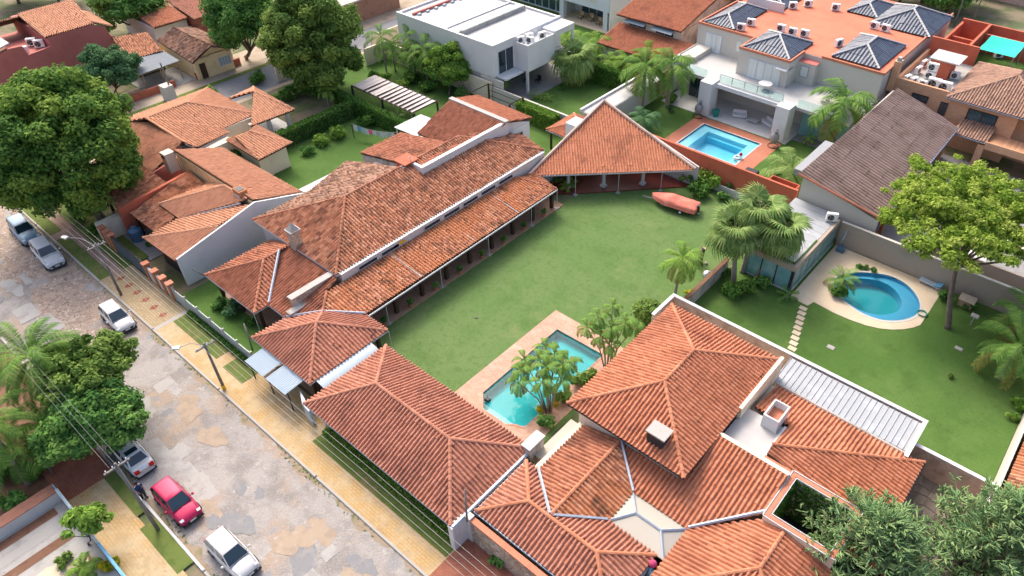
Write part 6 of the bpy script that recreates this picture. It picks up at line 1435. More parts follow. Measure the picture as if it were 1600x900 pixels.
for i, (px, py, h, sc, l) in enumerate(((605, 118, 5.2, 1.0, 'tallest, by the driveway gate'), (618, 112, 2.8, .85, 'short one by the driveway gate'), (668, 128, 4.2, 1.1, 'against the cream wall, right of the group'), (650, 122, 3.0, .9, 'low one against the cream wall'), (642, 110, 4.4, 1.0, 'slender one in front of the roof edge'))):
    palm('garden palm by the cream perimeter wall, '+l, at(px, py), h, 'long', 12, 'frond', .11, sc, dry=1, group='palms by the cream wall')
palm('small palm standing on the pergola lawn', at(515, 172), 2.6, 'short', 10, 'leaf_fresh', .1, .95, dry=0)
palm('papaya like palm beside the dark steel frame', at(790, 150), 1.9, 'short', 9, 'leaf_fresh', .1, .7, dry=0)
palm('bushy date palm on the back lawn by the white canopy', at(625, 196), .8, 'long', 18, 'frond_silver', .22, .62, dry=2)
palm('cycad with stiff fronds beside the oval pool', at(1312, 450), .9, 'stiff', 22, 'frond', .2, 1.15, dry=5, name='cycad', cat='cycad')
palm('small spiky cycad on the lawn near the stepping stones', at(1229, 465), .2, 'stiff', 14, 'leaf_mid', .12, .75, dry=0, name='cycad', cat='cycad')
palm('agave like spiky plant by the back hedge', at(590, 192), .15, 'stiff', 14, 'leaf_teal', .1, .7, dry=0, name='agave', cat='agave')
palm('large date palm at the right edge with pale lower fronds', at(1590, 545, 3.2)-Vector((0, 0, 3.2)), 3.2, 'big', 26, 'frond', .3, .85, dry=7, spread=1.1)
palm('second palm at the right edge above the pale one', at(1600, 492, 2.8)-Vector((0, 0, 2.8)), 2.8, 'long', 16, 'frond', .2, 1.0, dry=4)
palm('big feathery palm over the street at the left edge', at(52, 560, 5.4)-Vector((0, 0, 5.4)), 5.4, 'big', 34, 'frond', .3, .95, dry=2, spread=1.15)
palm('palm cut by the left edge with a pale leaning trunk', at(45, 755), 5.0, 'big', 18, 'frond', .2, .75, lean=(-1.4, .2), dry=4)
palm('low palm between the left trees', at(70, 668, 2.6)-Vector((0, 0, 2.6)), 2.6, 'long', 18, 'frond', .15, 1.0, dry=4)
palm('palm in the lower left garden behind the white wall', at(20, 700, 2.2)-Vector((0, 0, 2.2)), 2.2, 'long', 18, 'frond', .15, 1.0, dry=2)
palm('small bright palm at the bottom left below the sand heap', at(135, 893), .3, 'short', 14, 'leaf_fresh', .1, .8, dry=0)
for i, (px, py) in enumerate(((833, 152), (845, 155), (857, 158))): palm('small spiky planter palm on the modern house side, %s' % ('left of three', 'middle of three', 'right of three')[i], at(px, py), .4, 'stiff', 12, 'leaf_fresh', .07, .6, dry=0, group='planter palms')
for i, (px, py, n_) in enumerate(((955, 118, 0), (975, 122, 1), (935, 92, 2), (1012, 118, 3))): palm('bushy areca palm behind the garden store, %s' % ('left middle', 'right middle', 'farthest left', 'rightmost')[i], at(px, py), 1.4+.4*n_, 'long', 18, 'leaf_fresh', .12, 1.0, dry=1, group='areca palms')
for i, (px, py) in enumerate(((682, 92), (668, 80), (690, 76), (655, 88))): palm('broad leaved banana plant beside the round tree, %s' % ('nearest', 'middle', 'farthest', 'leftmost')[i], at(px, py+35), 1.6, 'broad', 9, 'leaf_mid', .1, .95, dry=0, name='banana_plant', cat='banana plant', pname='leaf', group='banana plants')
# hedges and shrubs
hedge('clipped hedge beside the beige garden wall', -55.0, -49.2, 58.3, 59.5, 2.0, 9000, 'leaf_fresh')
hedge('tall dark hedge in the garden behind the white store', -56, -47.5, 72.2, 73.0, 2.4, 12000, 'hedge')
hedge('tall hedge dividing the peach house from the back lawn', -74.5, -60.5, 46.2, 47.0, 2.0, 9000, 'hedge')
hedge('long hedge along the peach house terrace lawn', -71.2, -70.2, 30, 46.3, 1.9, 9000, 'hedge')
hedge('dark hedge below the small peach wing', -70.2, -66.4, 29.4, 30.2, 2.0, 2500, 'hedge')
hedge('low bright green hedge strip along the garage wall', -33.6, -20.2, 14.1, 14.6, .35, 4500, 'leaf_fresh', .1)
hedge('dark shrubs along the teal fence', -52.5, -43.6, 14.35, 14.6, .55, 2200, 'hedge', .13)
SH = [(1110, 290, 1.5, 'leaf_fresh', 'beside the pavilion end and the boat'), (1090, 305, 1.2, 'hedge', 'dark one behind the boat stern'), (1075, 285, 1.0, 'hedge', 'under the pavilion eave end'), (1130, 312, .7, 'leaf_mid', 'low one right of the boat'), (1140, 298, .9, 'leaf_olive', 'at the white stained wall'),
      (1010, 500, 1.5, 'leaf_olive', 'glossy one at the orange house wall corner'), (1078, 462, .5, 'leaf_yellow', 'yellow one at the wall corner'), (1140, 425, .55, 'leaf_mid', 'small one by the stump'), (1125, 432, .6, 'leaf_mid', 'left of the low mossy wall'), (1165, 455, 1.1, 'hedge', 'dark one under the fan palms'), (1140, 462, 1.0, 'hedge', 'beside the low mossy wall'), (1190, 448, .8, 'leaf_mid', 'in front of the glass front'),
      (855, 662, .8, 'leaf_mid', 'at the foot of the pool palms'), (905, 600, .8, 'leaf_olive', 'brownish one along the orange eave'), (880, 625, .7, 'leaf_olive', 'between pool and orange eave'), (925, 590, .7, 'leaf_olive', 'at the second palm clump foot'), (843, 642, .35, 'leaf_yellow', 'yellow one at the pool edge'), (868, 632, .3, 'leaf_yellow', 'second yellow one by the pool'),
      (1308, 462, .8, 'hedge', 'dark round one at the oval pool'), (1342, 418, .35, 'leaf_mid', 'first small ball by the oval pool'), (1352, 420, .35, 'leaf_mid', 'second small ball by the oval pool'), (1364, 424, .35, 'leaf_mid', 'third small ball by the oval pool'), (1478, 468, .7, 'leaf_mid', 'left of the leaning trunk'), (1515, 482, .6, 'hedge', 'right of the leaning trunk'),
      (1590, 635, .7, 'leaf_fresh', 'below the right edge palm'), (1578, 655, .5, 'leaf_fresh', 'lower right lawn edge'), (1440, 270, 1.0, 'leaf_mid', 'between brown roof and bright tree'), (1530, 255, .6, 'leaf_fresh', 'at the brick column foot'), (1555, 218, .5, 'leaf_fresh', 'on the brick balcony'), (1585, 222, .5, 'leaf_fresh', 'on the brick balcony right end'),
      (1545, 885, 1.0, 'leaf_fresh', 'bright one under the right conifer'), (405, 130, 1.3, 'hedge', 'round clipped one by the side street'), (470, 150, 1.3, 'hedge', 'under the tall dense tree'), (450, 155, 1.2, 'hedge', 'left under the tall dense tree'), (495, 148, 1.1, 'leaf_mid', 'right under the tall dense tree'), (530, 128, .8, 'leaf_mid', 'near the driveway gate'), (430, 162, .9, 'hedge', 'by the terrace roof'),
      (600, 128, 1.0, 'leaf_fresh', 'ferny one by the pergola'), (630, 138, 1.0, 'leaf_fresh', 'second ferny one by the pergola'), (645, 128, 1.2, 'hedge', 'dark one below the banana plants'), (670, 142, 1.1, 'hedge', 'dark one near the round tree'), (585, 122, .9, 'hedge', 'by the dark gate'), (720, 150, .9, 'leaf_mid', 'under the round tree'),
      (505, 225, 1.1, 'leaf_fresh', 'variegated one on the back lawn edge'), (528, 215, 1.1, 'leaf_fresh', 'second variegated one by the hedge'), (480, 240, .8, 'leaf_mid', 'low one along the terrace hedge'), (575, 195, 1.2, 'hedge', 'dark one by the agave'), (640, 222, .6, 'leaf_fresh', 'at the white canopy post'), (430, 262, .9, 'hedge', 'dark one by the small wing'),
      (265, 345, .6, 'leaf_fresh', 'bright one between the rust porch roofs'), (235, 385, .4, 'leaf_mid', 'behind the sliding gate'), (150, 365, .8, 'hedge', 'at the huge tree foot'), (125, 345, .9, 'hedge', 'left of the huge tree foot'), (345, 480, .8, 'leaf_mid', 'in the front garden left'), (365, 490, .9, 'leaf_teal', 'in the front garden middle'), (395, 505, .6, 'hedge', 'near the front porch post'), (230, 425, .4, 'leaf_mid', 'at the orange wall foot'),
      (780, 880, .6, 'leaf_mid', 'at the foot of the stone clad wall'), (165, 890, .5, 'leaf_yellow', 'yellow flowering one at the bottom left'), (185, 880, .45, 'leaf_yellow', 'second yellow one by the blue fence'), (105, 880, .6, 'leaf_olive', 'dry one beside the sand heap'), (60, 740, .8, 'leaf_fresh', 'in the lower left garden'), (20, 790, 1.0, 'leaf_mid', 'below the leaning palm trunk'), (85, 700, 1.0, 'leaf_mid', 'by the thin lamp post'),
      (985, 155, .8, 'leaf_teal', 'beside the left royal palm'), (1048, 160, .9, 'hedge', 'dark one by the villa glass door'), (1046, 175, .6, 'leaf_teal', 'spiky low one by the royal palm'), (880, 140, .6, 'hedge', 'under the modern garden fan palm'), (985, 45, 1.0, 'hedge', 'beside the grey portico'), (820, 165, .6, 'hedge', 'by the clipped hedge end'), (870, 285, .6, 'leaf_mid', 'at the pavilion entrance'), (1485, 590, .25, 'leaf_olive', 'tiny one on the bare lawn spot'), (390, 55, .9, 'hedge', 'at the dirt pavement'), (15, 745, .9, 'leaf_mid', 'at the left edge below the palms'), (330, 150, 1.0, 'leaf_fresh', 'ferny one by the side street')]
for px, py, r_, m_, l in SH: shrub('shrub '+l if not l.startswith(('dark', 'low', 'yellow', 'small', 'bright', 'tiny')) else 'shrub, '+l, at(px, py), r_, m_, ls=.14 if r_ < .7 else .18, group='garden shrubs')

iv = []
for x0, x1, y0, y1 in ((-5.2, -1.6, 29.12, 29.2), (-1.66, -1.6, 26.05, 29.2), (-5.2, -5.14, 26.05, 29.2)):
    n_ = 2600; iv.append(np.stack([nrng.uniform(x0, x1, n_), nrng.uniform(y0, y1, n_), nrng.uniform(.4, 4.15, n_)], 1))
link('ivy', leaf_mesh('ivy', np.concatenate(iv), .10, .3, org=ORG[B.name]), M['hedge'], B)['kind'] = 'stuff'
for i, (px, py, r_, l) in enumerate(((1500, 12, 4.2, 'behind the utility poles at the top right'), (1475, 25, 3.2, 'beside the left utility pole'), (1405, 3, 4.4, 'just above the rear blue hip'))):
    p = at(px, py, 0); tree('dark leafy tree '+l, p, p+Vector((0, 0, 3.4)), r_, 3.4, 'leaf_mid', 60, 15000, .3, (.9, 1.5), .25)
pr_ = thing('tiled_house', at(1560, 2), 'pink roofed house at the top right corner', 'house'); q = at(1560, 2)
MB().box(q.x-4, q.x+4, q.y, q.y+7, 0, 3.2).build('wall', M['plaster_pink'], pr_)
tiles(pr_, [(q.x-4.4, q.y-.5, 3.1), (q.x+4.4, q.y-.5, 3.1), (q.x+4.4, q.y+7, 5), (q.x-4.4, q.y+7, 5)], 'tile_rose')

# loose grass tufts and litter that roughen the lawns, weeds along the kerbs
def tufts(name, label, x0, x1, y0, y1, n, m, size, ok=lambda x, y: True, cat='grass'):
    P_ = np.stack([nrng.uniform(x0, x1, n), nrng.uniform(y0, y1, n), nrng.uniform(.015, .06, n)], 1)
    P_ = P_[np.array([ok(p[0], p[1]) for p in P_])]
    # gathers into faint patches
    k = np.sin(P_[:, 0]*.9+1.7*np.sin(P_[:, 1]*.55))+np.sin(P_[:, 1]*1.1+P_[:, 0]*.35)+nrng.normal(0, .9, len(P_)); P_ = P_[k > -.2]
    o = link(name, leaf_mesh(name, P_, size, 1.6), M[m], None); tag(o, label, cat, kind='stuff')
leafmat('grass_mix', [(.075,.14,.035),(.13,.20,.06),(.19,.25,.09),(.26,.28,.12)])
leafmat('grass_rich', [(.045,.11,.02),(.08,.16,.032),(.12,.20,.05),(.20,.23,.08)])
tufts('verge_grass', 'rough grass on the strips along the pavement', -33.5, -20.0, 13.3, 14.1, 1500, 'grass_mix', .14)
for nm, y0, sg, xa, xb in (('kerb_dirt', 11.48, -1, -80, -18), ('kerb_dirt', 3.22, 1, -60, -18)):
    n = 160; top = [(xa+(xb-xa)*i/n, y0) for i in range(n+1)]; bot = [(xa+(xb-xa)*i/n, y0+sg*max(.03, .22+.22*math.sin(i*.37)+.16*math.sin(i*1.13+1)+rnd.uniform(-.1, .12))) for i in range(n, -1, -1)]
    flat(nm, top+bot, [], .006, M['kerb_dirt'])
for y0, y1, lb in ((11.1, 11.5, 'weeds growing along the right hand kerb'), (3.2, 3.7, 'weeds growing along the left hand kerb')):
    tufts('kerb_weeds', lb, -78 if y0 > 5 else -58, -20, y0, y1, 420, 'grass_mix', .10, cat='weeds')

# repairs and worn places in the street surface
prnd = random.Random(29)
for k in range(46):
    x = prnd.uniform(-62, -17) if k < 34 else prnd.uniform(-82, -58); y = prnd.uniform(3.9, 10.8); rx = prnd.uniform(.35, 1.5); ry = prnd.uniform(.3, 1.0); n = 18
    if k % 4 == 0:   # straight cut slabs
        a = prnd.uniform(-.12, .12); q = [(sx*rx*1.1, sy*ry*.8) for sx, sy in ((-1, -1), (1, -1), (1, 1), (-1, 1))]; pts = []
        for i in range(4):
            for t in (0, .33, .66): u_, w_ = q[i], q[(i+1) % 4]; pts.append((u_[0]+(w_[0]-u_[0])*t+prnd.uniform(-.05, .05), u_[1]+(w_[1]-u_[1])*t+prnd.uniform(-.05, .05)))
        pts = [(x+p[0]*math.cos(a)-p[1]*math.sin(a), y+p[0]*math.sin(a)+p[1]*math.cos(a)) for p in pts]
    else:
        ph_ = prnd.uniform(0, 6); pts = []
        for i in range(n):
            t = 2*math.pi*i/n; r_ = 1+.28*math.sin(2*t+ph_)+.18*math.sin(5*t+2*ph_)+prnd.uniform(-.14, .14); pts.append((x+rx*r_*math.cos(t), y+ry*r_*math.sin(t)))
    pts = [(p[0], min(11.4, max(3.3, p[1]))) for p in pts]
    flat('road_patch', pts, [], .0035+.0006*k, M[('road_slab', 'road_tar', 'road_sand', 'road_slab')[k % 4]])
# ---------------------------------------------------------------- cars
def paint(name, c, met=.1):
    return mat('paint_'+name, c, [((c[0]*.86, c[1]*.86, c[2]*.86), 1.2, .5, .75, .5)], rough=.42, spec=.4, metal=met, coord='obj')
paint('white', (.55,.55,.55), 0); paint('red', (.42,.012,.075), .15); paint('silver', (.22,.32,.42), .3); paint('grey', (.56,.58,.585), .15); paint('pearl', (.56,.565,.57), 0)
def car(label, loc, rz, pm, L_=3.9, W_=1.62, Hh=1.5, style='hatch', sunroof=False):
    t = thing('parked_car', loc, label, 'car', 'cars parked along the street', rz)
    hw = W_/2; zb = .22; belt = Hh*.60
    # side outline along x: (x, bottom, belt height, half width)
    xs = [-.5, -.47, -.40, -.28, -.10, .10, .25, .36, .44, .485, .5]
    if style == 'sedan': hb = [.50, .62, .655, .66, .655, .645, .62, .585, .55, .48, .38]
    else: hb = [.42, .60, .66, .67, .66, .645, .62, .57, .52, .44, .36]
    ww = [.78, .90, .96, .99, 1.0, 1.0, .99, .97, .93, .84, .72]
    v = []; f = []
    for x, h, w in zip(xs, hb, ww):
        X_ = x*L_; z1 = h*Hh; w_ = w*hw; lo = zb+(.1 if abs(x) > .46 else 0)
        prof = [(-.86, lo), (-.98, lo+.12), (-1.0, lo+(z1-lo)*.55), (-.955, z1-.07), (-.86, z1), (-.45, z1+.03), (0, z1+.045), (.45, z1+.03), (.86, z1), (.955, z1-.07), (1.0, lo+(z1-lo)*.55), (.98, lo+.12), (.86, lo)]
        v += [(X_, a*w_, b) for a, b in prof]
    n = 13; m = len(xs)
    for i in range(m-1):
        for k in range(n-1): f.append((i*n+k, (i+1)*n+k, (i+1)*n+k+1, i*n+k+1))
        f.append((i*n+n-1, (i+1)*n+n-1, (i+1)*n, i*n))
    f += [tuple(range(n-1, -1, -1)), tuple((m-1)*n+k for k in range(n))]
    body = MB(); body.v = v; body.f = [q[::-1] for q in f]; b_ = body.build('body', M[pm], t, local=True, smooth=True); sb_ = b_.modifiers.new('subdiv', 'SUBSURF'); sb_.levels = sb_.render_levels = 1
    # greenhouse
    if style == 'sedan': xb0, xb1, xt0, xt1 = -.37, .22, -.23, .06
    elif style == 'suv': xb0, xb1, xt0, xt1 = -.48, .21, -.42, .06
    else: xb0, xb1, xt0, xt1 = -.47, .25, -.39, .07
    zl = belt+.09; zt_ = Hh
    def ring(x0, x1, w0, w1, z, inset=0): return [(x0*L_, -w0*hw, z), (x1*L_, -w1*hw, z), (x1*L_, w1*hw, z), (x0*L_, w0*hw, z)]
    lo = ring(xb0, xb1, .86, .84, zl); hi = ring(xt0, xt1, .70, .68, zt_-.05); tp = ring(xt0+.03, xt1-.03, .62, .60, zt_)
    g = MB(); g.add(lo+hi, [(0, 1, 5, 4), (1, 2, 6, 5), (2, 3, 7, 6), (3, 0, 4, 7)]); 
    g.build('cabin_pillars', M[pm], t, local=True)
    r2_ = ring(xt0+.018, xt1-.02, .66, .64, zt_-.015); tp = ring(xt0+.06, xt1-.07, .50, .48, zt_+.012)
    rf = MB(); rf.add(hi+r2_+tp, [(k, (k+1) % 4, 4+(k+1) % 4, 4+k) for k in range(4)]+[(4+k, 4+(k+1) % 4, 8+(k+1) % 4, 8+k) for k in range(4)]+[(8, 9, 10, 11)]); ro_ = rf.build('roof', M[pm], t, local=True, smooth=True)
    def pane(name, a, b, c, d, s=.86, off=.012):
        a, b, c, d = (Vector(q) for q in (a, b, c, d)); ce = (a+b+c+d)/4; nn = (b-a).cross(d-a).normalized()
        if nn.dot(Vector((ce.x, ce.y, 0))) < 0: nn = -nn
        q = [ce+(p-ce)*s+nn*off for p in (a, b, c, d)]; mb = MB(); mb.add(q, [(0, 1, 2, 3)]); return mb.build(name, M['glass_dark'], t, local=True)
    pane('windscreen', lo[1], lo[2], hi[2], hi[1], .93); pane('rear_window', lo[3], lo[0], hi[0], hi[3], .84)
    for s0, s1 in ((.0, .48), (.52, 1.0)):
        for a, b, c, d in ((lo[0], lo[1], hi[1], hi[0]), (lo[3], lo[2], hi[2], hi[3])):
            A1, B1 = Vector(a).lerp(Vector(b), s0), Vector(a).lerp(Vector(b), s1); D1, C1 = Vector(d).lerp(Vector(c), s0), Vector(d).lerp(Vector(c), s1); pane('side_window', A1, B1, C1, D1, .86)
    if sunroof: MB().box(xt0*L_+.12, xt0*L_+.55, -.4, .4, zt_+.014, zt_+.024).build('sunroof', M['glass_dark'], t, local=True)
    for s in (-1, 1):
        for x in (-.31, .31):
            w = thing('wheel', (0, 0, 0), None, None); 
            bpy.data.objects.remove(w); 
            ty = MB(); k = 16; ro, ri = .30, .19; y0, y1 = s*(hw-.20), s*(hw+.012)
            vv = []
            for a in range(k):
                c_, s_ = math.cos(2*math.pi*a/k), math.sin(2*math.pi*a/k); vv += [(x*L_+ro*c_, y0, ro+ro*s_), (x*L_+ro*c_, y1, ro+ro*s_), (x*L_+ri*c_, y1, ro+ri*s_)]
            ff = []
            for a in range(k): b2 = (a+1) % k; ff += [(3*a, 3*b2, 3*b2+1, 3*a+1), (3*a+1, 3*b2+1, 3*b2+2, 3*a+2)]
            ty.add(vv, ff); tyo = ty.build('tyre', M['rubber'], t, local=True)
            rm_ = MB(); rm_.add([(x*L_+ri*math.cos(2*math.pi*a/k), y1-s*.02, ro+ri*math.sin(2*math.pi*a/k)) for a in range(k)]+[(x*L_, y1+s*.01, ro)], [(a, (a+1) % k, k) for a in range(k)]); rm_.build('rim', M['chrome'], tyo, local=True)
        mr = MB().ball((.17*L_, s*(hw+.10), zl+.05), .10, 8, 6, .8); mr.build('mirror', M[pm], t, local=True, smooth=True)
        hz = hb[8]*Hh
        h_ = MB(); h_.add([(.442*L_, s*.56*hw, hz+.045), (.436*L_, s*.88*hw, hz-.0), (.478*L_, s*.83*hw, hz-.07), (.485*L_, s*.56*hw, hz-.045)], [(0, 1, 2, 3)]); h_.build('headlight', M['lamp_white'], t, local=True)
        tz = hb[2]*Hh
        l_ = MB().box(-.502*L_, -.46*L_, s*.62*hw-.16, s*.62*hw+.16, tz-.28, tz-.06); l_.build('tail_light', M['red_lens'], t, local=True)
    sm = MB()
    for s in (-1, 1):
        sm.tube([(.255*L_, s*.02, hb[6]*Hh+.055), (.27*L_, s*.80*hw, hb[6]*Hh+.02)], .012, 4).tube([(.27*L_, s*.80*hw, hb[6]*Hh+.02), (.44*L_, s*.74*hw, hb[8]*Hh+.02)], .010, 4)
        for xd in (-.14, .10): sm.tube([(xd*L_, s*hw*.985, hb[4]*Hh-.08), (xd*L_, s*hw*1.003, .62), (xd*L_, s*hw*.99, .36)], .010, 4)
    sm.build('panel_seam', M['metal_dark'], t, local=True)
    for s in (-1, 1): MB().tube([(.245*L_, s*.45-.1, zl+.03), (.20*L_, s*.45+.28, zl+.16)], .012, 4).build('wiper', M['rubber'], t, local=True)
    MB().box(.492*L_, .508*L_, -.42, .42, .36, .52).build('grille', M['metal_dark'], t, local=True)
    MB().box(.505*L_, .515*L_, -.2, .2, .40, .52).build('number_plate', M['white_paint'], t, local=True)
    MB().box(-.508*L_, -.498*L_, -.22, .22, .55, .68).build('number_plate', M['white_paint'], t, local=True)
    MB().bevbox(-.5*L_, .5*L_, -hw*.86, hw*.86, .16, .30, .02).build('underbody', M['metal_dark'], t, local=True)
    return t
car('red hatchback parked at the lower left kerb facing the camera', (-36.0, 4.45, .01), R(1), 'paint_red')
car('white hatchback cut by the bottom edge, nearest to the camera', (-29.9, 4.75, .01), R(1), 'paint_white')
car('old silver sedan with dark sunroof, parked facing away under the left trees', (-42.0, 4.35, .01), R(180), 'paint_grey', 4.25, 1.6, 1.38, 'sedan', True)
car('white hatchback parked alone at the right kerb near the middle of the street', (-56.4, 10.25, .01), R(-2), 'paint_white', 3.85, 1.62, 1.48)
car('white sport utility car parked right behind the blue silver one', (-69.7, 10.15, .01), R(-3), 'paint_pearl', 4.3, 1.75, 1.65, 'suv')
car('blue silver car parked farthest up the street at the left edge', (-75.3, 10.25, .01), R(-3), 'paint_silver', 4.5, 1.75, 1.55, 'suv')

# ---------------------------------------------------------------- covered boat on its trailer
bt = thing('boat', (-29.8, 54.5, 0), 'motor boat under a faded red cover on a trailer beside the pavilion', 'boat', rz=R(12), scale=.9)
hull = MB(); st_ = 13; pr = 9
for i in range(st_):
    u_ = i/(st_-1); x = 2.75-5.3*u_; w = 1.05*min(1, (u_*2.6)**.6)*(1-.08*max(0, u_-.7)/.3); w = max(w, .03); zk = .45+.25*(1-u_)**3; zd = 1.0+.12*(1-u_)
    for k in range(pr):
        a = -1+2*k/(pr-1); hull.v.append((-x, a*w, zk+(zd-zk)*abs(a)**1.6))
for i in range(st_-1):
    for k in range(pr-1): hull.f.append((i*pr+k, i*pr+k+1, (i+1)*pr+k+1, (i+1)*pr+k))
hull.f.append(tuple((st_-1)*pr+k for k in range(pr)))
hull.build('hull', M['plaster_clean'], bt, local=True, smooth=True)
cv = MB(); pr = 13; NS = 30
for i in range(NS):
    u_ = i/(NS-1); x = 2.8-5.45*u_; w = max(.03, 1.08*min(1, (u_*2.6)**.6)*(1-.06*max(0, u_-.7)/.3))
    peak = .12+.42*math.exp(-((u_-.42)/.16)**2)+.12*math.exp(-((u_-.75)/.2)**2)-(.15 if u_ > .96 else 0)
    for k in range(pr):
        a = -1+2*k/(pr-1); zz = 1.02+.1*(1-u_)+peak*(1-abs(a)**1.5)
        if abs(a) > .92: zz -= .22+.05*math.sin(9*u_)
        if abs(a) > .99: zz -= .18
        zz += .03*math.sin(12*u_+5*a)*(1-abs(a)); cv.v.append((-x, a*w*1.06, zz))
for i in range(NS-1):
    for k in range(pr-1): cv.f.append((i*pr+k, (i+1)*pr+k, (i+1)*pr+k+1, i*pr+k+1))
cv.f.append(tuple((NS-1)*pr+k for k in range(pr-1, -1, -1)))
cv.build('cover', M['tarp_red'], bt, local=True, smooth=True)
MB().box(-3.9, 2.2, -.06, .06, .36, .46).box(-1.6, 2.2, -.7, -.6, .36, .44).box(-1.6, 2.2, .6, .7, .36, .44).box(.9, 1.05, -.9, .9, .30, .38).box(-1.6, -1.5, -.7, .7, .36, .44).build('trailer_frame', M['metal_grey'], bt, local=True)
for s in (-1, 1):
    w = MB(); k = 16
    w.add([(.97+.3*math.cos(2*math.pi*a/k), s*.86, .3+.3*math.sin(2*math.pi*a/k)) for a in range(k)]+[(.97+.3*math.cos(2*math.pi*a/k), s*1.02, .3+.3*math.sin(2*math.pi*a/k)) for a in range(k)], [(a, (a+1) % k, k+(a+1) % k, k+a) for a in range(k)]+[tuple(range(k)), tuple(range(2*k-1, k-1, -1))])
    wo = w.build('wheel', M['rubber'], bt, local=True)
    q = MB(); q.add([(.97+.16*math.cos(2*math.pi*a/k), s*1.03, .3+.16*math.sin(2*math.pi*a/k)) for a in range(k)], [tuple(range(k))]); q.build('rim', M['lamp_white'], wo, local=True)
MB().box(2.55, 2.85, -.16, .16, .5, 1.15).tube([(2.7, 0, .55), (2.78, 0, .2)], [.09, .06], 8).build('outboard_motor', M['metal_dark'], bt, local=True)
MB().cyl((2.78, 0, .1), .12, .12, .1, 8).build('propeller_guard', M['lamp_white'], bt, local=True)

# ---------------------------------------------------------------- poles, wires, lamps
def pole(label, base, h, top, yb=False, arm=None, name='utility_pole', cross=True):
    base = Vector(base); t = thing(name, base, label, 'pole'); top = Vector(top)
    MB().tube([base, base.lerp(top, .5), top], [.125, .105, .085] if h > 4 else [.07, .06, .05], 8).build('shaft', M['pole_dark'], t, smooth=True)
    if yb: MB().tube([base+Vector((0, 0, .0)), base.lerp(top, .09)], [.14, .138], 8).build('painted_foot', M['yellow_paint'], t)
    if cross:
        c_ = MB().box(top.x-.06, top.x+.06, top.y-.75, top.y+.75, top.z-.35, top.z-.26).build('crossarm', M['pole_dark'], t)
        for k in range(4): MB().cyl((top.x, top.y-.6+k*.4, top.z-.24), .05, .03, .16, 6).build('insulator', M['lamp_white'], c_)
    if arm:
        e = Vector(arm); md = top.lerp(e, .5)+Vector((0, 0, .25))
        a_ = MB().tube([top-Vector((0, 0, .3)), md, e], .022, 6).build('lamp_arm', M['metal_grey'], t)
        d = (e-md).normalized(); d.z = 0; d.normalize(); hd = MB(); r_ = Vector((-d.y, d.x, 0))
        hd.add([tuple(e+d*s1*.42+r_*s2*.16*(1.1-.25*s1)+Vector((0, 0, z_))) for z_ in (-.06, .07) for s1, s2 in ((0, -1), (1.2, -.9), (1.2, .9), (0, 1))], [(0, 3, 2, 1), (4, 5, 6, 7), (0, 1, 5, 4), (1, 2, 6, 5), (2, 3, 7, 6), (3, 0, 4, 7)]); hd.build('lamp_head', M['lamp_white'], a_)
    return t
pole('concrete street pole with yellow foot and lamp on the yellow pavement', (-42.85, 11.85, .1), 5, (-43.0, 11.9, 4.9), True, (-44.1, 10.6, 4.75))
pole('dark street pole with lamp arm near the parked white hatchback', (-59.6, 11.95, .1), 5.5, (-60.0, 12.1, 5.5), False, (-62.4, 10.9, 5.6))
pole('street pole leaning beside the red car at the lower left', (-35.4, 2.7, .1), 7, (-35.5, 2.75, 7.0))
pole('utility pole in front of the old carport', at(272, 153), 6, at(250, 98, 5.0), cross=False)
pole('tall utility pole at the top right behind the annex, left one', at(1490, 42), 9, at(1490, 42)+Vector((0, 0, 9.5)))
pole('tall utility pole at the top right behind the annex, right one', at(1516, 45), 9, at(1516, 45)+Vector((0, 0, 9.5)), cross=False)
pole('thin service post at the gate of the lower left garden', at(85, 742), 3, at(49, 696, 3.3), cross=False)
pole('thin service post in the front garden beside the teal fence', at(395, 548), 2, at(381, 505, 1.9), cross=False)
pole('thin service post where garage gutter meets the stone wall', at(730, 815, 2.5), 2, at(726, 765, 4.4), cross=False)
pole('service post behind the sliding gate left pillar', at(170, 348), 2, at(151, 320, 2.3), cross=False)
pole('thin post at the orange garage corner', at(345, 445, 0), 2, at(300, 420, 2.8), cross=False)
for k in range(4):
    y = 11.62+.37*k
    pts = []
    spans = [-110, -60.0, -43.0, -26.0, 10]
    for a, b in zip(spans[:-1], spans[1:]):
        for i in range(9):
            t = i/8; pts.append((a+(b-a)*t, y, 4.82+.02*k-4*.18*t*(1-t)*min(1, (b-a)/30)))
    o = MB().tube(pts, .011, 4).build('power_cable', M['concrete_pale']); tag(o, 'pale power cable above the pavement, %s' % ('nearest the kerb', 'second from the kerb', 'third from the kerb', 'farthest from the kerb')[k], 'cable', 'cables along the street')
for k in range(3):
    y = 2.4+.35*k; pts = [(-110+i*5.32, y, 6.9-.25*math.sin(math.pi*(i % 7)/7)) for i in range(15)]
    o = MB().tube(pts, .008, 4).build('power_cable', M['metal_grey']); tag(o, 'thin grey cable running to the lower left pole, %s of three' % ('left', 'middle', 'right')[k], 'cable')
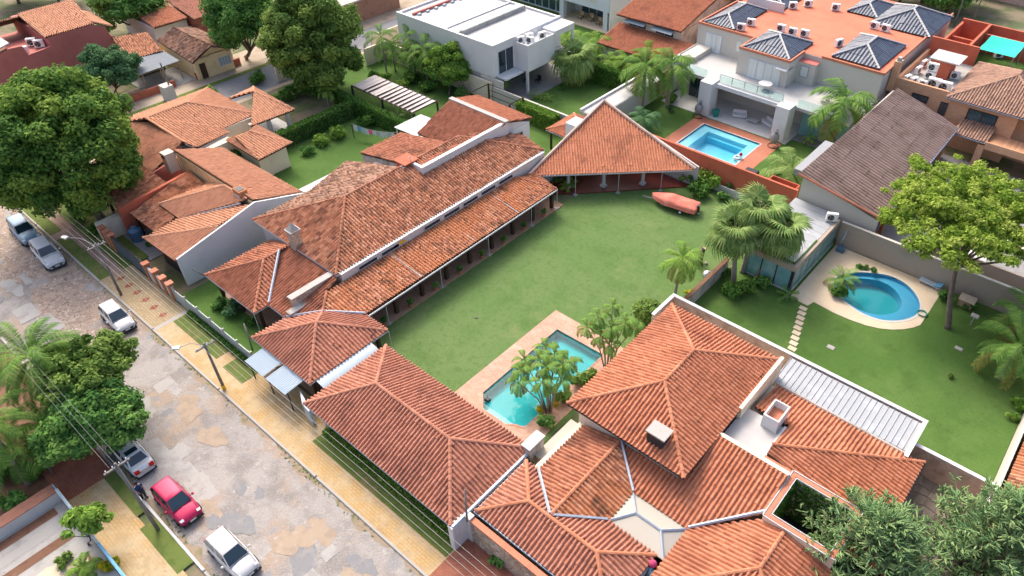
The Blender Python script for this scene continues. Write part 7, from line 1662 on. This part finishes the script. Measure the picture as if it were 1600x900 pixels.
# ---------------------------------------------------------------- small things
sp = thing('tree_stump', at(1092, 412), 'bare grey tree stump on the lawn behind the slender palm', 'stump')
b0 = at(1092, 412); MB().tube([b0, b0+Vector((0, .05, .5)), b0+Vector((.1, .1, 1.6)), b0+Vector((.15, .2, 1.75))], [.42, .28, .24, .27], 9).build('stem', M['trunk'], sp, smooth=True)
MB().cyl((b0.x+.15, b0.y+.2, 1.75), .22, .2, .03, 9).build('cut_face', M['wood_pale'], sp)
for i, (px, py) in enumerate(((1082, 412), (1103, 413))): q = at(px, py); o = MB().ball((q.x, q.y, .12), .16, 7, 5).build('boulder', M['concrete_pale']); tag(o, 'pale stone at the %s of the stump foot' % ('left', 'right')[i], 'stone')
q = at(1104, 437); t = thing('garden_sphere', q, 'shiny silver ball on the ground by the low mossy wall', 'ball'); MB().ball((q.x, q.y, .5), .5, 14, 10).build('sphere', M['chrome'], t, smooth=True); MB().cyl((q.x, q.y, 0), .2, .2, .08, 10).build('base', M['concrete'], t)
# sun lounger, bird table, hose, garden box near the oval pool
q = at(1452, 446); t = thing('sun_lounger', q, 'blue striped sun lounger by the taupe wall', 'lounger', rz=R(-5))
MB().bevbox(-.95, .95, -.33, .33, .28, .36, .03).build('mattress', M['sheet_blue'], t, local=True); MB().slab([(.4, -.33, .40), (1.0, -.33, .62), (1.0, .33, .62), (.4, .33, .40)], .06).build('backrest', M['blue_paint'], t, local=True)
for x in (-.8, .7):
    for y in (-.28, .28): MB().box(x-.03, x+.03, y-.03, y+.03, 0, .28).build('leg', M['white_paint'], t, local=True)
q = at(1516, 508); t = thing('bird_table', q, 'pale bird table on a post beside the leaning trunk', 'bird table'); MB().tube([q, q+Vector((0, 0, 1.0))], .05, 6).build('post', M['concrete_pale'], t); MB().bevbox(q.x-.3, q.x+.3, q.y-.25, q.y+.25, 1.0, 1.12, .03).build('tray', M['concrete'], t)
q = at(1507, 478); t = thing('garden_bench', q, 'small wooden garden hutch behind the leaning trunk', 'hutch'); MB().box(q.x-.55, q.x+.55, q.y-.3, q.y+.3, 0, .7).build('box', M['wood_pale'], t); MB().slab([(q.x-.65, q.y-.4, .75), (q.x+.65, q.y-.4, .75), (q.x+.65, q.y+.4, .95), (q.x-.65, q.y+.4, .95)], .06).build('roof', M['plaster_taupe'], t)
q = at(1440, 491); t = thing('garden_hose', q, 'coiled green hose beside the oval pool', 'hose'); 
for k in range(3): MB().tube([(q.x+(.33+.03*k)*math.cos(a*.4), q.y+(.33+.03*k)*math.sin(a*.4), .08+.04*k) for a in range(17)], .025, 5).build('coil', M['pot_green'], t)
q = at(1298, 543); o = MB().bevbox(q.x-.3, q.x+.3, q.y-.22, q.y+.22, 0, .06, .02).build('drain_cover', M['concrete']); tag(o, 'grey drain cover on the rich lawn near the metal roof', 'drain cover')
q = at(1498, 545); o = MB().bevbox(q.x-.3, q.x+.3, q.y-.2, q.y+.2, 0, .07, .03).build('flat_stone', M['concrete_pale']); tag(o, 'flat pale stone on the rich lawn', 'stone')
q = at(744, 497); o = MB().bevbox(q.x-.12, q.x+.12, q.y-.12, q.y+.12, 0, .05, .02).build('sprinkler', M['metal_dark']); tag(o, 'tiny dark sprinkler in the middle of the central lawn', 'sprinkler')
q = at(762, 626); o = MB().bevbox(q.x-.2, q.x+.2, q.y-.15, q.y+.15, 0, .25, .03).build('pool_skimmer', M['metal_dark']); tag(o, 'dark box on the brick deck at the pool corner', 'box')
q = at(1316, 392); o = MB().bevbox(q.x-.5, q.x+.2, q.y-.5, q.y+.1, 0, .5, .05).build('storage_box', M['tank_blue']); tag(o, 'dark blue box in the corner behind the pool house', 'box')
t = thing('parasol', at(1310, 385), 'closed pale parasol leaning behind the pool house', 'parasol'); q = at(1310, 385); MB().tube([q, q+Vector((.2, .1, 1.1)), q+Vector((.3, .2, 2.2))], [.04, .1, .02], 7).build('folded_canopy', M['sheet_blue'], t)
# flower pots along the verandah
for i in range(8):
    y = 24.3+i*2.92; x = -39.0; t = thing('flower_pot', (x, y, .09), 'potted plant at a verandah post, %s from the near end' % ('first', 'second', 'third', 'fourth', 'fifth', 'sixth', 'seventh', 'eighth')[i], 'plant', 'pots along the verandah')
    MB().cyl((x, y, .09), .14, .2, .32, 10).build('pot', M['pot_clay'], t)
    P_, T_, O_ = clump_points([((x, y, .65), .28), ((x+.1, y+.05, .85), .2)], 160); link('foliage', leaf_mesh('foliage', P_, .12, .4, T_, org=Vector((x, y, .09))), M['leaf_mid'], t)
for i, (px, py, l) in enumerate(((884, 296, 'nearer'), (893, 290, 'farther'))):
    q = at(px, py); t = thing('flower_pot', q, 'potted palm at the pavilion entrance, %s one' % l, 'plant'); MB().cyl((q.x, q.y, 0), .2, .28, .4, 10).build('pot', M['pot_clay'], t)
    for k in range(8):
        o = bpy.data.objects.new('frond', frond_of('short%d' % (k % 3), 'leaf_fresh')); col.objects.link(o); o.parent = t; o.location = (0, 0, .4); o.rotation_euler = (0, -.5+.1*k, k*2.4); o.scale = (.6,)*3
# satellite dish on the terrace hedge, box
q = at(424, 248, 1.6); t = thing('meter_box', q, 'white meter box on the dark hedge below the small peach wing', 'box'); MB().box(q.x-.3, q.x+.3, q.y-.06, q.y+.06, 1.3, 1.9).build('casing', M['lamp_white'], t)
# villa pool toys
q = at(1152, 248); t = thing('pool_float', q, 'pink and white inflatable at the villa pool corner', 'inflatable'); MB().tube([(q.x+.35*math.cos(a*.4), q.y+.35*math.sin(a*.4), .16) for a in range(17)], .12, 6).build('ring', M['cushion_white'], t, smooth=True); o = MB().ball((q.x+.2, q.y+.3, .5), .2, 8, 6).build('head', M['flower_pink'], t, smooth=True); set_tint(o.data, [.4]*len(o.data.polygons))
q = at(1020, 883, 2.6); t = thing('ball_post', q-Vector((0, 0, 2.6)), 'pink ball above a blue body in the gap between the near roofs', 'ball')
o = MB().ball((q.x, q.y, 2.75), .24, 12, 8).build('ball', M['flower_pink'], t, smooth=True); set_tint(o.data, [.9]*len(o.data.polygons))
MB().tube([(q.x, q.y-.05, 2.5), (q.x+.02, q.y-.25, 2.0), (q.x, q.y-.3, .8), (q.x, q.y-.3, 0)], [.10, .16, .14, .12], 8).build('body', M['blue_paint'], t, smooth=True)
for s in (-1, 1): MB().slab([(q.x+s*.12, q.y-.7, 2.1), (q.x+s*.42, q.y-.8, 2.1), (q.x+s*.3, q.y-.2, 2.3), (q.x+s*.12, q.y-.1, 2.4)], .03).build('side_panel', M['cushion_white'], t)
# person beside the red car
def person(base, rz, label):
    import bmesh
    t = thing('person', base, label, 'person', rz=rz)
    J = dict(pel=(0,0,.93), spine=(0,.0,1.15), chest=(0,.01,1.34), neck=(0,.0,1.48), head0=(0,.03,1.57), head1=(0,.03,1.68), ls=(-.17,0,1.40), le=(-.24,.02,1.14), lw=(-.22,.16,.96), lh=(-.21,.22,.90), rs=(.17,0,1.40), re=(.24,.02,1.14), rw=(.20,.18,1.0), rh=(.18,.24,.98), lhip=(-.10,0,.88), lk=(-.11,.04,.50), la=(-.11,-.02,.09), lt=(-.12,.13,.05), rhip=(.10,0,.88), rk=(.11,.06,.50), ra=(.12,.02,.09), rt=(.13,.17,.05))
    rad = dict(pel=.15, spine=.135, chest=.15, neck=.055, head0=.085, head1=.095, ls=.065, le=.045, lw=.032, lh=.04, rs=.065, re=.045, rw=.032, rh=.04, lhip=.10, lk=.065, la=.045, lt=.04, rhip=.10, rk=.065, ra=.045, rt=.04)
    E_ = [('pel','spine'),('spine','chest'),('chest','neck'),('neck','head0'),('head0','head1'),('chest','ls'),('ls','le'),('le','lw'),('lw','lh'),('chest','rs'),('rs','re'),('re','rw'),('rw','rh'),('pel','lhip'),('lhip','lk'),('lk','la'),('la','lt'),('pel','rhip'),('rhip','rk'),('rk','ra'),('ra','rt')]
    names = list(J); me = bpy.data.meshes.new('body'); bm = bmesh.new(); sk = bm.verts.layers.skin.verify(); vs = {}
    for n_ in names:
        v_ = bm.verts.new(J[n_]); v_[sk].radius = (rad[n_], rad[n_]*(.72 if n_ in ('pel', 'spine', 'chest') else 1)); v_[sk].use_root = n_ == 'pel'; vs[n_] = v_
    for a, b in E_: bm.edges.new((vs[a], vs[b]))
    bm.to_mesh(me); bm.free(); o = link('body', me, mat('skin', (.42,.25,.17), rough=.6, coord='obj'), t)
    o.modifiers.new('skin', 'SKIN'); s = o.modifiers.new('subdiv', 'SUBSURF'); s.levels = s.render_levels = 2
    MB().ball((0, .015, 1.70), .125, 12, 8, .95).build('hair', mat('hair', (.015,.012,.01), rough=.6), t, local=True, smooth=True)
    navy = mat('cloth_navy', (.02,.045,.12), rough=.9); jean = mat('cloth_dark', (.05,.055,.07), rough=.9)
    MB().tube([(0, 0, .88), (0, .0, 1.1), (0, .01, 1.3), (0, .01, 1.43), (0, 0, 1.48)], [.19, .175, .2, .17, .08], 12).tube([J['ls'], Vector(J['ls']).lerp(Vector(J['le']), .75)], [.10, .075], 8).tube([J['rs'], Vector(J['rs']).lerp(Vector(J['re']), .75)], [.10, .075], 8).build('shirt', navy, t, local=True, smooth=True)
    MB().tube([(0, 0, .95), J['lhip'], J['lk'], J['la']], [.16, .13, .09, .07], 10).tube([(0, 0, .95), J['rhip'], J['rk'], J['ra']], [.16, .13, .09, .07], 10).build('trousers', jean, t, local=True, smooth=True)
    for s in ('l', 'r'):
        a = Vector(J[s+'a']); MB().bevbox(a.x-.055, a.x+.055, a.y-.08, a.y+.2, 0, .1, .03).build('shoe', M['metal_dark'], t, local=True)
        h = Vector(J[s+'h']); sx = -1 if s == 'l' else 1
        hb_ = MB(); hb_.bevbox(h.x-.02, h.x+.02, h.y-.05, h.y+.05, h.z-.05, h.z+.04, .01)
        for k in range(4): hb_.tube([(h.x, h.y-.035+.024*k, h.z-.045), (h.x-sx*.01, h.y-.035+.024*k, h.z-.085), (h.x-sx*.03, h.y-.03+.022*k, h.z-.11+.005*abs(k-1.5))], [.011, .010, .008], 5)
        hb_.tube([(h.x, h.y+.045, h.z+.01), (h.x-sx*.015, h.y+.075, h.z-.03), (h.x-sx*.025, h.y+.07, h.z-.06)], [.012, .011, .009], 5); hb_.build('hand', M['skin'], t, local=True, smooth=True)
    fc = MB().ball((0, .128, 1.60), .017, 6, 5, 1.3); fc.build('nose', M['skin'], t, local=True, smooth=True)
    for sx in (-1, 1):
        MB().ball((sx*.035, .112, 1.635), .011, 6, 5).build('eye', M['metal_dark'], t, local=True); MB().ball((sx*.098, .03, 1.61), .025, 6, 5).build('ear', M['skin'], t, local=True)
    MB().box(-.025, .025, .112, .122, 1.555, 1.563).build('mouth', M['red_lens'], t, local=True)
    return t
MATS_ = M
person((-38.35, 3.3, .01), R(-80), 'dark haired person in a navy shirt standing between pole and red car')
